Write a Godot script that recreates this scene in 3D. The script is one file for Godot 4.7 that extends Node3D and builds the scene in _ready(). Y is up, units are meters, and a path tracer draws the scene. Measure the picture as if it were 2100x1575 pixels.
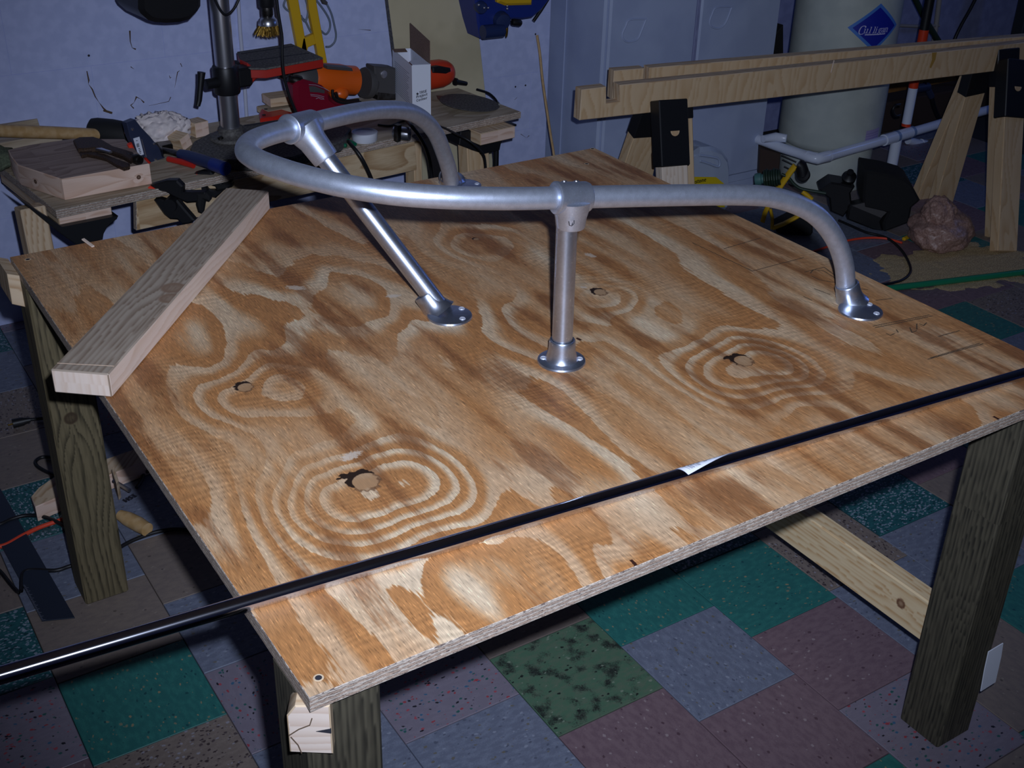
extends Node3D
# A basement workshop lit by a camera flash: plywood work table with a pipe rail, tool bench, sawhorses, cabinet and water tank.

const TOP := 0.7381      # height of the work table's top
const TW := 1.3238
const TL := 1.3158

class Surf:
	var v := PackedVector3Array()
	var n := PackedVector3Array()
	var u := PackedVector2Array()
	func tri(a: Vector3, b: Vector3, c: Vector3, na: Vector3, nb: Vector3, nc: Vector3, ua := Vector2.ZERO, ub := Vector2.ZERO, uc := Vector2.ZERO) -> void:
		var x := (b - a).cross(c - a)
		if x.length_squared() < 1e-20: return
		if x.dot(na + nb + nc) > 0.0:
			v.append(a); v.append(c); v.append(b)
			n.append(na); n.append(nc); n.append(nb)
			u.append(ua); u.append(uc); u.append(ub)
		else:
			v.append(a); v.append(b); v.append(c)
			n.append(na); n.append(nb); n.append(nc)
			u.append(ua); u.append(ub); u.append(uc)

class MB:
	var S := {}
	var k := 0
	var uvo := Vector2.ZERO
	func s() -> Surf:
		if not S.has(k): S[k] = Surf.new()
		return S[k]
	func quad(a: Vector3, b: Vector3, c: Vector3, d: Vector3, n: Vector3, ua := Vector2.ZERO, ub := Vector2.ZERO, uc := Vector2.ZERO, ud := Vector2.ZERO) -> void:
		s().tri(a, b, c, n, n, n, ua, ub, uc)
		s().tri(a, c, d, n, n, n, ua, uc, ud)
	# a box with chamfered edges; the texture's u runs along axis g; faces across g can take the surface endk
	func box(c: Vector3, size: Vector3, B := Basis(), bev := 0.0015, g := 0, endk := -1, wob := 0.0) -> MB:
		var h := size * 0.5
		var k0 := k
		var jit := {}
		var corner := func(sx: int, sy: int, sz: int, ax: int) -> Vector3:
			var p := Vector3(h.x * sx, h.y * sy, h.z * sz)
			for i in 3:
				if i != ax: p[i] -= bev * signf(p[i])
			if wob > 0.0:
				var key := (sx + 1) * 9 + (sy + 1) * 3 + sz + 1
				if not jit.has(key): jit[key] = Vector3(sin(key * 7.3 + c.x * 91.0), sin(key * 3.1 + c.z * 57.0), sin(key * 5.7 + c.y * 33.0)) * wob
				p += jit[key]
			return p
		for a in 3:
			var b := (a + 1) % 3
			var cc := (a + 2) % 3
			for sg in [-1, 1]:
				var n := Vector3.ZERO; n[a] = sg
				var pts: Array[Vector3] = []
				var us: Array[Vector2] = []
				for q in [[-1, -1], [1, -1], [1, 1], [-1, 1]]:
					var sv := Vector3i.ZERO
					sv[a] = sg; sv[b] = q[0]; sv[cc] = q[1]
					var p: Vector3 = corner.call(sv.x, sv.y, sv.z, a)
					pts.append(c + B * p)
					if a == g: us.append(uvo + Vector2(p[b], p[cc]))
					else:
						var o := b if b != g else cc
						us.append(uvo + Vector2(p[g] + h[g], p[o] + h[o] + 0.13 * (a * 2 + (1 if sg > 0 else 0))))
				k = endk if (a == g and endk >= 0) else k0
				quad(pts[0], pts[1], pts[2], pts[3], B * n, us[0], us[1], us[2], us[3])
		k = k0
		if bev <= 0.0: return self
		for a in 3:      # edges parallel to axis a
			var b := (a + 1) % 3
			var cc := (a + 2) % 3
			for sb in [-1, 1]:
				for sc in [-1, 1]:
					var n := Vector3.ZERO; n[b] = sb; n[cc] = sc
					n = (B * n).normalized()
					var P: Array[Vector3] = []
					var U: Array[Vector2] = []
					for q in [[-1, b], [1, b], [1, cc], [-1, cc]]:
						var sv := Vector3i.ZERO
						sv[a] = q[0]; sv[b] = sb; sv[cc] = sc
						var p: Vector3 = corner.call(sv.x, sv.y, sv.z, q[1])
						P.append(c + B * p)
						U.append(uvo + Vector2(p[g] + h[g], p[b] + p[cc]))
					quad(P[0], P[1], P[2], P[3], n, U[0], U[1], U[2], U[3])
		for sx in [-1, 1]:
			for sy in [-1, 1]:
				for sz in [-1, 1]:
					var n := (B * Vector3(sx, sy, sz)).normalized()
					s().tri(c + B * corner.call(sx, sy, sz, 0), c + B * corner.call(sx, sy, sz, 1), c + B * corner.call(sx, sy, sz, 2), n, n, n, uvo, uvo, uvo)
		return self
	# a flat outline pulled out along ext
	func prism(poly: Array, ext: Vector3, bev := 0.0, sidek := -1) -> MB:
		var cnt := poly.size()
		var en := ext.normalized()
		var e1: Vector3 = (poly[1] - poly[0])
		e1 = (e1 - en * e1.dot(en)).normalized()
		var e2 := en.cross(e1)
		var P := PackedVector2Array()
		for p in poly: P.append(Vector2((p - poly[0]).dot(e1), (p - poly[0]).dot(e2)))
		var area := 0.0
		for i in cnt: area += P[i].cross(P[(i + 1) % cnt])
		if area < 0.0:
			P.reverse(); poly = poly.duplicate(); poly.reverse()
		var ins := PackedVector2Array()
		for i in cnt:
			var d0 := (P[i] - P[(i + cnt - 1) % cnt]).normalized()
			var d1 := (P[(i + 1) % cnt] - P[i]).normalized()
			var n0 := Vector2(-d0.y, d0.x); var n1 := Vector2(-d1.y, d1.x)
			var m := n0 + n1
			var l := m.length()
			m = m / maxf(l, 0.3)
			ins.append(P[i] + m * bev / maxf(m.dot(n0), 0.5))
		var idx := Geometry2D.triangulate_polygon(ins)
		if idx.is_empty(): idx = Geometry2D.triangulate_polygon(P)
		var o: Vector3 = poly[0] if area >= 0.0 else poly[cnt - 1]
		var at := func(q: Vector2, t: float) -> Vector3: return o + e1 * q.x + e2 * q.y + en * t
		var L := ext.length()
		for i in range(0, idx.size(), 3):
			var a := ins[idx[i]]; var b := ins[idx[i + 1]]; var c := ins[idx[i + 2]]
			s().tri(at.call(a, 0.0), at.call(b, 0.0), at.call(c, 0.0), -en, -en, -en, a + uvo, b + uvo, c + uvo)
			s().tri(at.call(a, L), at.call(b, L), at.call(c, L), en, en, en, a + uvo, b + uvo, c + uvo)
		var k0 := k
		if sidek >= 0: k = sidek
		var sn: Array[Vector3] = []
		for i in cnt:
			var d := (P[(i + 1) % cnt] - P[i]).normalized()
			sn.append(e1 * d.y - e2 * d.x)
		var run := 0.0
		for i in cnt:
			var j := (i + 1) % cnt
			var n := sn[i]
			var na := n; var nb := n
			var pv := sn[(i + cnt - 1) % cnt]; var nx := sn[j]
			if n.dot(pv) > 0.75: na = (n + pv).normalized()
			if n.dot(nx) > 0.75: nb = (n + nx).normalized()
			var l := P[i].distance_to(P[j])
			var rings := [[0.0, ins], [bev, P], [L - bev, P], [L, ins]] if bev > 0.0 else [[0.0, P], [L, P]]
			for r in rings.size() - 1:
				var A: PackedVector2Array = rings[r][1]; var Bq: PackedVector2Array = rings[r + 1][1]
				var t0: float = rings[r][0]; var t1: float = rings[r + 1][0]
				var tilt := Vector3.ZERO
				if bev > 0.0 and r == 0: tilt = -en
				if bev > 0.0 and r == 2: tilt = en
				var n1 := (na + tilt).normalized(); var n2 := (nb + tilt).normalized()
				s().tri(at.call(A[i], t0), at.call(A[j], t0), at.call(Bq[j], t1), n1, n2, n2, Vector2(run, t0), Vector2(run + l, t0), Vector2(run + l, t1))
				s().tri(at.call(A[i], t0), at.call(Bq[j], t1), at.call(Bq[i], t1), n1, n2, n1, Vector2(run, t0), Vector2(run + l, t1), Vector2(run, t1))
			run += l
		k = k0
		return self
	# a round bar along points; r is a number or one radius per point
	func tube(pts: Array, r, sides := 14, caps := true, flat := 1.0) -> MB:
		var cnt := pts.size()
		var T: Array[Vector3] = []
		for i in cnt:
			T.append((pts[mini(i + 1, cnt - 1)] - pts[maxi(i - 1, 0)]).normalized())
		var up := Vector3.UP if absf(T[0].y) < 0.9 else Vector3.RIGHT
		var x := T[0].cross(up).normalized()
		var rings: Array = []
		var run := 0.0
		for i in cnt:
			if i > 0: run += (pts[i] - pts[i - 1]).length()
			x = (x - T[i] * x.dot(T[i])).normalized()
			var y := T[i].cross(x)
			var rr: float = r[i] if r is Array else r
			var ring: Array = []
			for j in sides + 1:
				var a := TAU * j / sides
				var d := x * cos(a) + y * sin(a) * flat
				ring.append([pts[i] + d * rr, (x * cos(a) * flat + y * sin(a)).normalized(), Vector2(run, rr * a)])
			rings.append(ring)
		for i in cnt - 1:
			for j in sides:
				var a = rings[i][j]; var b = rings[i][j + 1]; var c = rings[i + 1][j + 1]; var d = rings[i + 1][j]
				s().tri(a[0], b[0], c[0], a[1], b[1], c[1], a[2], b[2], c[2])
				s().tri(a[0], c[0], d[0], a[1], c[1], d[1], a[2], c[2], d[2])
		if caps:
			for e in [0, cnt - 1]:
				var n := -T[0] if e == 0 else T[e]
				for j in sides:
					s().tri(pts[e], rings[e][j][0], rings[e][j + 1][0], n, n, n)
		return self
	# a profile of [radius, height] turned round dir from base
	func lathe(base: Vector3, dir: Vector3, prof: Array, sides := 24) -> MB:
		var w := dir.normalized()
		var x := w.cross(Vector3.UP if absf(w.y) < 0.9 else Vector3.RIGHT).normalized()
		var y := w.cross(x)
		var m := prof.size() - 1
		var fn: Array[Vector2] = []
		for i in m:
			var d := Vector2(prof[i + 1][0] - prof[i][0], prof[i + 1][1] - prof[i][1]).normalized()
			fn.append(Vector2(d.y, -d.x))
		for i in m:
			var n0 := fn[i]; var n1 := fn[i]
			if i > 0 and fn[i].dot(fn[i - 1]) > 0.72: n0 = (fn[i] + fn[i - 1]).normalized()
			if i < m - 1 and fn[i].dot(fn[i + 1]) > 0.72: n1 = (fn[i] + fn[i + 1]).normalized()
			for j in sides:
				var a0 := TAU * j / sides; var a1 := TAU * (j + 1) / sides
				var d0 := x * cos(a0) + y * sin(a0); var d1 := x * cos(a1) + y * sin(a1)
				var p := func(d: Vector3, q: Array) -> Vector3: return base + d * q[0] + w * q[1]
				var A: Vector3 = p.call(d0, prof[i]); var Bv: Vector3 = p.call(d1, prof[i])
				var C: Vector3 = p.call(d1, prof[i + 1]); var D: Vector3 = p.call(d0, prof[i + 1])
				var na := d0 * n0.x + w * n0.y; var nb := d1 * n0.x + w * n0.y
				var nc := d1 * n1.x + w * n1.y; var nd := d0 * n1.x + w * n1.y
				var R: float = maxf(prof[i][0], prof[i + 1][0])
				s().tri(A, Bv, C, na, nb, nc, Vector2(a0 * R, prof[i][1]), Vector2(a1 * R, prof[i][1]), Vector2(a1 * R, prof[i + 1][1]))
				s().tri(A, C, D, na, nc, nd, Vector2(a0 * R, prof[i][1]), Vector2(a1 * R, prof[i + 1][1]), Vector2(a0 * R, prof[i + 1][1]))
		return self
	# a lumpy ball, flattened below floor_y
	func ball(c: Vector3, r: Vector3, B := Basis(), amp := 0.0, sd := 1, freq := 3.0, rings := 12, floor_y := -1e9, ridge := false) -> MB:
		var nz := FastNoiseLite.new(); nz.seed = sd; nz.frequency = freq
		nz.fractal_type = FastNoiseLite.FRACTAL_RIDGED if ridge else FastNoiseLite.FRACTAL_FBM
		nz.fractal_octaves = 3
		var seg := rings * 2
		var at := func(i: int, j: int) -> Vector3:
			var th := PI * i / rings; var ph := TAU * (j % seg) / seg
			var d := Vector3(sin(th) * cos(ph), cos(th), sin(th) * sin(ph))
			var q := c + B * (d * r * (1.0 + (amp * nz.get_noise_3dv(d) if amp > 0.0 else 0.0)))
			if q.y < floor_y: q.y = floor_y
			return q
		var P: Array = []
		for i in rings + 1:
			var row: Array = []
			for j in seg: row.append(at.call(i, j))
			P.append(row)
		var N := func(i: int, j: int) -> Vector3:
			var a: Vector3 = P[mini(i + 1, rings)][j % seg] - P[maxi(i - 1, 0)][j % seg]
			var b: Vector3 = P[clampi(i, 1, rings - 1)][(j + 1) % seg] - P[clampi(i, 1, rings - 1)][(j + seg - 1) % seg]
			var n := b.cross(a)
			if n.length_squared() < 1e-16: n = P[i][j % seg] - c
			n = n.normalized()
			return n if n.dot(P[i][j % seg] - c) > 0.0 else -n
		for i in rings:
			for j in seg:
				var a: Vector3 = P[i][j]; var b: Vector3 = P[i][(j + 1) % seg]
				var cc: Vector3 = P[i + 1][(j + 1) % seg]; var d: Vector3 = P[i + 1][j]
				var na: Vector3 = N.call(i, j); var nb: Vector3 = N.call(i, j + 1); var nc: Vector3 = N.call(i + 1, j + 1); var nd: Vector3 = N.call(i + 1, j)
				var q := Vector2(1.0 / seg, 1.0 / rings)
				s().tri(a, b, cc, na, nb, nc, Vector2(j, i) * q, Vector2(j + 1, i) * q, Vector2(j + 1, i + 1) * q)
				s().tri(a, cc, d, na, nc, nd, Vector2(j, i) * q, Vector2(j + 1, i + 1) * q, Vector2(j, i + 1) * q)
		return self
	func mesh(mats: Array, off: Vector3) -> ArrayMesh:
		var am := ArrayMesh.new()
		var keys := S.keys(); keys.sort()
		for key in keys:
			var sf: Surf = S[key]
			if sf.v.is_empty(): continue
			var arr := []
			arr.resize(Mesh.ARRAY_MAX)
			arr[Mesh.ARRAY_VERTEX] = Transform3D(Basis(), -off) * sf.v
			arr[Mesh.ARRAY_NORMAL] = sf.n
			arr[Mesh.ARRAY_TEX_UV] = sf.u
			am.add_surface_from_arrays(Mesh.PRIMITIVE_TRIANGLES, arr)
			am.surface_set_material(am.get_surface_count() - 1, mats[mini(key, mats.size() - 1)])
		return am
	func low() -> Vector3:
		var bb := AABB(); var first := true
		for key in S:
			for p in S[key].v:
				if first: bb = AABB(p, Vector3.ZERO); first = false
				else: bb = bb.expand(p)
		return Vector3(bb.position.x + bb.size.x / 2, bb.position.y, bb.position.z + bb.size.z / 2)

var org := Vector3.ZERO
var used := {}
var M := {}

func numbered(n: String) -> String:
	if not used.has(n):
		used[n] = 0
		return n
	used[n] += 1
	return "%s_%03d" % [n, used[n]]

func tag(o: Node, label: String, category: String, group := "") -> void:
	o.set_meta("label", label)
	o.set_meta("category", category)
	if group != "": o.set_meta("group", group)

# a thing: its node stands at its base and its parts are children
func thing(called: String, label: String, category: String, at: Vector3, group := "") -> Node3D:
	var o := Node3D.new()
	o.name = numbered(called)
	o.position = at
	org = at
	add_child(o)
	tag(o, label, category, group)
	return o

func part(parent: Node, called: String, mb: MB, mats) -> MeshInstance3D:
	var mi := MeshInstance3D.new()
	mi.name = called
	mi.mesh = mb.mesh(mats if mats is Array else [mats], org)
	parent.add_child(mi, true)
	return mi

# a thing that is one mesh
func solo(called: String, label: String, category: String, mb: MB, mats, group := "") -> MeshInstance3D:
	var o := mb.low()
	var mi := MeshInstance3D.new()
	mi.name = numbered(called)
	mi.mesh = mb.mesh(mats if mats is Array else [mats], o)
	mi.position = o
	add_child(mi)
	tag(mi, label, category, group)
	return mi

func struct(called: String, mb: MB, mats) -> MeshInstance3D:
	org = Vector3.ZERO
	var mi := MeshInstance3D.new()
	mi.name = called
	mi.mesh = mb.mesh(mats if mats is Array else [mats], org)
	add_child(mi)
	mi.set_meta("kind", "structure")
	return mi

# flat print: letters a hair thick, at a world place; x runs along the line, y up the letters
func letters(parent: Node, called: String, text: String, at: Vector3, x: Vector3, y: Vector3, height: float, m: Material, font := "Droid Sans", bold := false, ital := false) -> void:
	var f := SystemFont.new()
	f.font_names = PackedStringArray([font])
	if bold: f.font_weight = 700
	var t := TextMesh.new()
	t.text = text; t.font = f; t.font_size = 40
	t.pixel_size = height / 40.0
	t.depth = 0.0006
	t.material = m
	var mi := MeshInstance3D.new()
	mi.name = called
	mi.mesh = t
	var X := x.normalized(); var Yv := (y - X * y.dot(X)).normalized()
	mi.transform = Transform3D(Basis(X, (Yv + X * 0.25 if ital else Yv), X.cross(Yv)), at - org)
	parent.add_child(mi, true)

func spline(pts: Array, per := 8) -> Array:
	var out: Array = []
	var c := pts.size()
	for i in c - 1:
		var p0: Vector3 = pts[maxi(i - 1, 0)]; var p1: Vector3 = pts[i]; var p2: Vector3 = pts[i + 1]; var p3: Vector3 = pts[mini(i + 2, c - 1)]
		for j in per:
			out.append(p1.cubic_interpolate(p2, p0, p3, float(j) / per))
	out.append(pts[c - 1])
	return out

func look(dir: Vector3, up := Vector3.UP) -> Basis:    # basis whose x runs along dir
	var x := dir.normalized()
	var zz := x.cross(up).normalized()
	return Basis(x, zz.cross(x), zz)

# ---------------------------------------------------------------- materials
func nz(sd: int, freq: float, oct := 3, kind := FastNoiseLite.FRACTAL_FBM) -> FastNoiseLite:
	var f := FastNoiseLite.new()
	f.seed = sd; f.frequency = freq; f.fractal_octaves = oct
	f.fractal_type = kind
	f.noise_type = FastNoiseLite.TYPE_SIMPLEX_SMOOTH
	return f

func mat(c: Color, rough := 0.6, metal := 0.0, spec := 0.5) -> StandardMaterial3D:
	var m := StandardMaterial3D.new()
	m.albedo_color = c; m.roughness = rough; m.metallic = metal; m.metallic_specular = spec
	return m

func hx(s: String) -> Color: return Color.html(s)

func tex(img: Image) -> ImageTexture:
	return ImageTexture.create_from_image(img)

func textured(img: Image, scale: Vector2, rough := 0.7, metal := 0.0, bump := 0.0) -> StandardMaterial3D:
	var m := mat(Color.WHITE, rough, metal)
	m.albedo_texture = tex(img)
	m.uv1_scale = Vector3(scale.x, scale.y, 1)
	if bump > 0.0:
		var b := img.duplicate() as Image
		b.convert(Image.FORMAT_RGBA8)
		b.bump_map_to_normal_map(bump)
		m.normal_enabled = true
		m.normal_texture = tex(b)
	return m

# noise blended between two colours, wherever a surface lies
func speckled(a: Color, b: Color, sd: int, freq: float, size: float, rough := 0.7, metal := 0.0, oct := 4) -> StandardMaterial3D:
	var g := Gradient.new()
	g.set_color(0, a); g.set_color(1, b)
	g.set_offset(0, 0.3); g.set_offset(1, 0.7)
	var n := NoiseTexture2D.new()
	n.width = 256; n.height = 256; n.seamless = true
	var f := nz(sd, freq, oct)
	n.noise = f
	n.color_ramp = g
	var m := mat(Color.WHITE, rough, metal)
	m.albedo_texture = n
	m.uv1_triplanar = true
	m.uv1_world_triplanar = true
	m.uv1_scale = Vector3.ONE / size
	return m

# sawn lumber: u (length lm) along the grain, v (width wm) across; knots are [u, v, radius] in metres
func wood(w: int, h: int, lm: float, wm: float, light: Color, dark: Color, rings: float, sd: int, sharp := 3.0, knots := [], streak := 0.06, knot_c := Color(0.25, 0.15, 0.08)) -> Image:
	var n1 := nz(sd, 1.0, 2); var n2 := nz(sd + 9, 1.0, 2)
	var data := PackedByteArray(); data.resize(w * h * 3)
	var i := 0
	for py in h:
		var v := wm * py / h
		for px in w:
			var u := lm * px / w
			var f := v * rings + n1.get_noise_2d(u * 2.2, v * 9.0) * 1.6
			var kd := 0.0
			for kn in knots:
				var dx: float = (u - kn[0]) * 0.45; var dy: float = v - kn[1]
				var r := sqrt(dx * dx + dy * dy)
				f += 2.6 * exp(-r / (kn[2] * 1.6)) * signf(dy + 0.0001 if absf(dy) > 0.0 else 1.0) * (0.4 + minf(absf(dy) / kn[2], 0.6))
				var rr: float = sqrt(pow(u - kn[0], 2.0) + dy * dy) / kn[2]
				kd = maxf(kd, 1.0 - smoothstep(0.75, 1.05, rr) - 0.45 * (1.0 - smoothstep(0.2, 0.8, rr)))
			var t := f - floorf(f)
			var d := pow(t, sharp) * (1.0 - smoothstep(0.93, 1.0, t))
			d += streak * n2.get_noise_2d(u * 14.0, v * 900.0) * 2.0
			var c := light.lerp(dark, clampf(d, 0.0, 1.0))
			c = c.lerp(knot_c, clampf(kd, 0.0, 1.0))
			data[i] = int(clampf(c.r, 0.0, 1.0) * 255.0); data[i + 1] = int(clampf(c.g, 0.0, 1.0) * 255.0); data[i + 2] = int(clampf(c.b, 0.0, 1.0) * 255.0)
			i += 3
	return Image.create_from_data(w, h, false, Image.FORMAT_RGB8, data)

# terrazzo-like floor tile: a marbled ground with chips of other colours
func tile_image(base: Color, vein: Color, chips: Array, chip_n: int, sd: int, stain := 0.0) -> Image:
	var w := 256
	var r := RandomNumberGenerator.new(); r.seed = sd
	var n1 := nz(sd, 0.03, 4); var n2 := nz(sd + 3, 0.018, 5); var n3 := nz(sd + 5, 0.25, 2)
	var img := Image.create(w, w, false, Image.FORMAT_RGB8)
	for y in w:
		for x in w:
			var c := base.lerp(vein, clampf(0.35 + n1.get_noise_2d(x, y * 2.2) * 1.1 + n3.get_noise_2d(x, y) * 0.5, 0.0, 1.0))
			if stain > 0.0:
				c = c.lerp(Color(0.1, 0.1, 0.1), clampf((n2.get_noise_2d(x + 40, y) + n3.get_noise_2d(x, y) * 0.3) * 1.6 - 0.15, 0.0, stain))
			img.set_pixel(x, y, c)
	for i in chip_n:
		var c: Color = chips[r.randi() % chips.size()]
		var cx := r.randf() * w; var cy := r.randf() * w
		var a := r.randf_range(0.8, 4.2); var b := a * r.randf_range(0.35, 0.8)
		var an := r.randf_range(-0.5, 0.5)
		for yy in range(-6, 7):
			for xx in range(-6, 7):
				var u := xx * cos(an) + yy * sin(an); var vv := -xx * sin(an) + yy * cos(an)
				if (u * u) / (a * a) + (vv * vv) / (b * b) + n3.get_noise_2d(cx + xx, cy + yy) * 0.6 < 1.0:
					img.set_pixel(posmod(int(cx) + xx, w), posmod(int(cy) + yy, w), c)
	return img

# the rotary-cut face of the plywood: contour bands running along z, drawn round the knots, with torn grain, ripples and pencil marks
func plywood_image() -> Image:
	var w := 1600; var h := 1600
	var big := nz(11, 1.0, 3); var mid := nz(12, 1.0, 3); var fine := nz(13, 1.0, 2); var rip := nz(14, 1.0, 2); var smu := nz(15, 1.0, 3)
	var knots := [[0.2273, 0.3316, 0.0215, 0.085, 4.2], [0.1863, 0.6475, 0.0135, 0.065, 1.7], [0.8969, 0.3340, 0.0175, 0.075, 3.6], [0.8526, 0.6564, 0.0135, 0.05, 1.8], [0.7880, 0.9719, 0.006, 0.06, 1.1], [0.3648, 0.9071, 0.002, 0.13, -1.5], [0.4230, -0.0084, 0.004, 0.05, 0.8], [1.0908, -0.0173, 0.004, 0.05, 0.8], [0.6709, 0.6430, 0.0, 0.09, 1.2]]
	var light := hx("cba680"); var cream := hx("dcc3a2"); var dark := hx("b67f4d"); var brown := hx("7d4f2e")
	var data := PackedByteArray(); data.resize(w * h * 3)
	var i := 0
	for py in h:
		var z := TL * (py + 0.5) / h        # distance from the near edge
		for px in w:
			var x := TW * (px + 0.5) / w
			var f := x * 4.4 + big.get_noise_2d(x * 2.6, z * 0.7) * 2.0 + mid.get_noise_2d(x * 8.0, z * 2.0) * 0.45
			var kd := 0.0; var void_ := 0.0; var near := 0.0; var rim := 0.0
			for kn in knots:
				var dx: float = x - kn[0]; var dz: float = z - kn[1]
				var s: float = kn[3]
				if absf(dx) > s * 2.5 or absf(dz) > s * 4.0: continue
				var l1 := (pow(dx - s * 0.62, 2.0) + pow((dz + s * 0.45) * 0.72, 2.0)) / (s * s)
				var l2 := (pow(dx + s * 0.62, 2.0) + pow((dz + s * 0.45) * 0.72, 2.0)) / (s * s)
				var g := exp(-l1 * 1.15) + exp(-l2 * 1.15)
				f += kn[4] * g
				near = maxf(near, minf(g * 1.6, 1.0))
				var rr: float = kn[2]
				if rr > 0.004:
					var q := sqrt(dx * dx * 1.2 + dz * dz * 0.8) / rr
					q += fine.get_noise_2d(x * 90.0, z * 90.0) * 0.22
					if q < 1.2: kd = maxf(kd, 1.0 - smoothstep(0.97, 1.2, q))
					rim = maxf(rim, (1.0 - absf(q - 1.05) / 0.14))
					var q2 := sqrt(pow(dx - rr * 0.16, 2.0) + pow(dz + rr * 0.22, 2.0)) / rr
					if q < 1.12 and q2 > 0.93 and dz - dx * 0.4 > -rr * 0.1: void_ = 1.0
					var tail := absf(dx + rr * 0.75) / rr + absf(dz - rr * 0.95) / (rr * 0.7)
					if tail + fine.get_noise_2d(x * 90.0, z * 90.0) * 0.4 < 0.55 and rr > 0.015: void_ = 1.0
			var torn := fine.get_noise_2d(x * 560.0, z * 40.0)
			var torn2 := fine.get_noise_2d(x * 200.0 + 50.0, z * 15.0)
			f += torn2 * 0.05 + torn * 0.018
			var t := f - floorf(f)
			var d := smoothstep(0.2, 0.62, t) * (1.0 - smoothstep(0.95, 0.985, t))
			var sm := smu.get_noise_2d(x * 4.0, z * 1.6)
			var plain := clampf(0.62 + smu.get_noise_2d(x * 2.0 + 31.0, z * 1.5) * 1.3 + near * 0.5 - x * 0.28, 0.22, 1.0)
			var strk := smu.get_noise_2d(x * 16.0 + 7.0, z * 1.2)
			var c := light.lerp(cream, clampf(0.45 + sm * 1.6, 0.0, 1.0))
			c = c.lerp(dark, clampf(d * plain + (1.0 - plain) * (0.55 + strk * 0.9), 0.0, 1.0))
			c = c.lerp(brown, clampf(strk * 1.5 + torn2 * 0.4 + mid.get_noise_2d(x * 4.0, z * 4.0 + 9.0) * 1.1 - 0.30, 0.0, 0.6))
			var rm := clampf(rip.get_noise_2d(x * 3.0, z * 3.0) * 2.6 - 0.15, 0.0, 1.0)
			var rp := sin((z + rip.get_noise_2d(x * 5.0, z * 9.0) * 0.02) * 520.0 + x * 26.0)
			var l := 1.0 + torn * 0.18 + torn2 * 0.07 + rp * 0.05 * rm
			if torn > 0.6: l += 0.14
			if torn < -0.62: l -= 0.14
			c = Color(c.r * l, c.g * l, c.b * l)
			if kd > 0.0: c = c.lerp(hx("b08c68"), kd * 0.8)
			if rim > 0.0: c = c.lerp(hx("4a2f1e"), clampf(rim, 0.0, 1.0) * 0.6)
			if void_ > 0.0: c = hx("2c1d13")
			data[i] = int(clampf(c.r, 0.0, 1.0) * 255.0); data[i + 1] = int(clampf(c.g, 0.0, 1.0) * 255.0); data[i + 2] = int(clampf(c.b, 0.0, 1.0) * 255.0)
			i += 3
	var img := Image.create_from_data(w, h, false, Image.FORMAT_RGB8, data)
	var pen := hx("4f4436")
	for ln in [[Vector3(1.1460, 0.7381, -0.7481), Vector3(1.1547, 0.7381, -0.5875), Vector3(1.2852, 0.7381, -0.5870)], [Vector3(1.1806, 0.7381, -0.6951), Vector3(1.2810, 0.7381, -0.7007)], [Vector3(1.2433, 0.7381, -0.5271), Vector3(1.2595, 0.7381, -0.5358), Vector3(1.2722, 0.7381, -0.5209), Vector3(1.2659, 0.7381, -0.4840), Vector3(1.2535, 0.7381, -0.4590)], [Vector3(1.2352, 0.7381, -0.5165), Vector3(1.2350, 0.7381, -0.4966), Vector3(1.2529, 0.7381, -0.4716), Vector3(1.2440, 0.7381, -0.4523)], [Vector3(1.2369, 0.7381, -0.5358), Vector3(1.2855, 0.7381, -0.5340), Vector3(1.2714, 0.7381, -0.4809)], [Vector3(1.2480, 0.7381, -0.4548), Vector3(1.2812, 0.7381, -0.4214)], [Vector3(1.1990, 0.7381, -0.4731), Vector3(1.2052, 0.7381, -0.4409)], [Vector3(1.1579, 0.7381, -0.4586), Vector3(1.1590, 0.7381, -0.4393)], [Vector3(1.2586, 0.7381, -0.3823), Vector3(1.2909, 0.7381, -0.3731)], [Vector3(1.1743, 0.7381, -0.3064), Vector3(1.2962, 0.7381, -0.2883)], [Vector3(1.1749, 0.7381, -0.3125), Vector3(1.2948, 0.7381, -0.2935)], [Vector3(1.1608, 0.7381, -0.1829), Vector3(1.2861, 0.7381, -0.1735)], [Vector3(1.1683, 0.7381, -0.1843), Vector3(1.2826, 0.7381, -0.1776)], [Vector3(1.2423, 0.7381, -0.2295), Vector3(1.2913, 0.7381, -0.2263)], [Vector3(1.1739, 0.7381, -0.2814), Vector3(1.1740, 0.7381, -0.2731), Vector3(1.1861, 0.7381, -0.2744)], [Vector3(1.1998, 0.7381, -0.2833), Vector3(1.1940, 0.7381, -0.2740)], [Vector3(1.2259, 0.7381, -0.2767), Vector3(1.2143, 0.7381, -0.2623), Vector3(1.2273, 0.7381, -0.2632)], [Vector3(1.2525, 0.7381, -0.2785), Vector3(1.2523, 0.7381, -0.2700), Vector3(1.2658, 0.7381, -0.2752)], [Vector3(1.2481, 0.7381, -0.2811), Vector3(1.2303, 0.7381, -0.2657)]]:
		for j in ln.size() - 1:
			var a: Vector3 = ln[j]; var b: Vector3 = ln[j + 1]
			var n := int(a.distance_to(b) / 0.0004) + 2
			for q in n:
				var p := a.lerp(b, float(q) / n)
				var ix := int(p.x / TW * w); var iy := int(-p.z / TL * h)
				for oy in 2:
					for ox in 2:
						if ix + ox >= 0 and iy + oy >= 0 and ix + ox < w and iy + oy < h:
							img.set_pixel(ix + ox, iy + oy, img.get_pixel(ix + ox, iy + oy).lerp(pen, 0.55))
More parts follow.
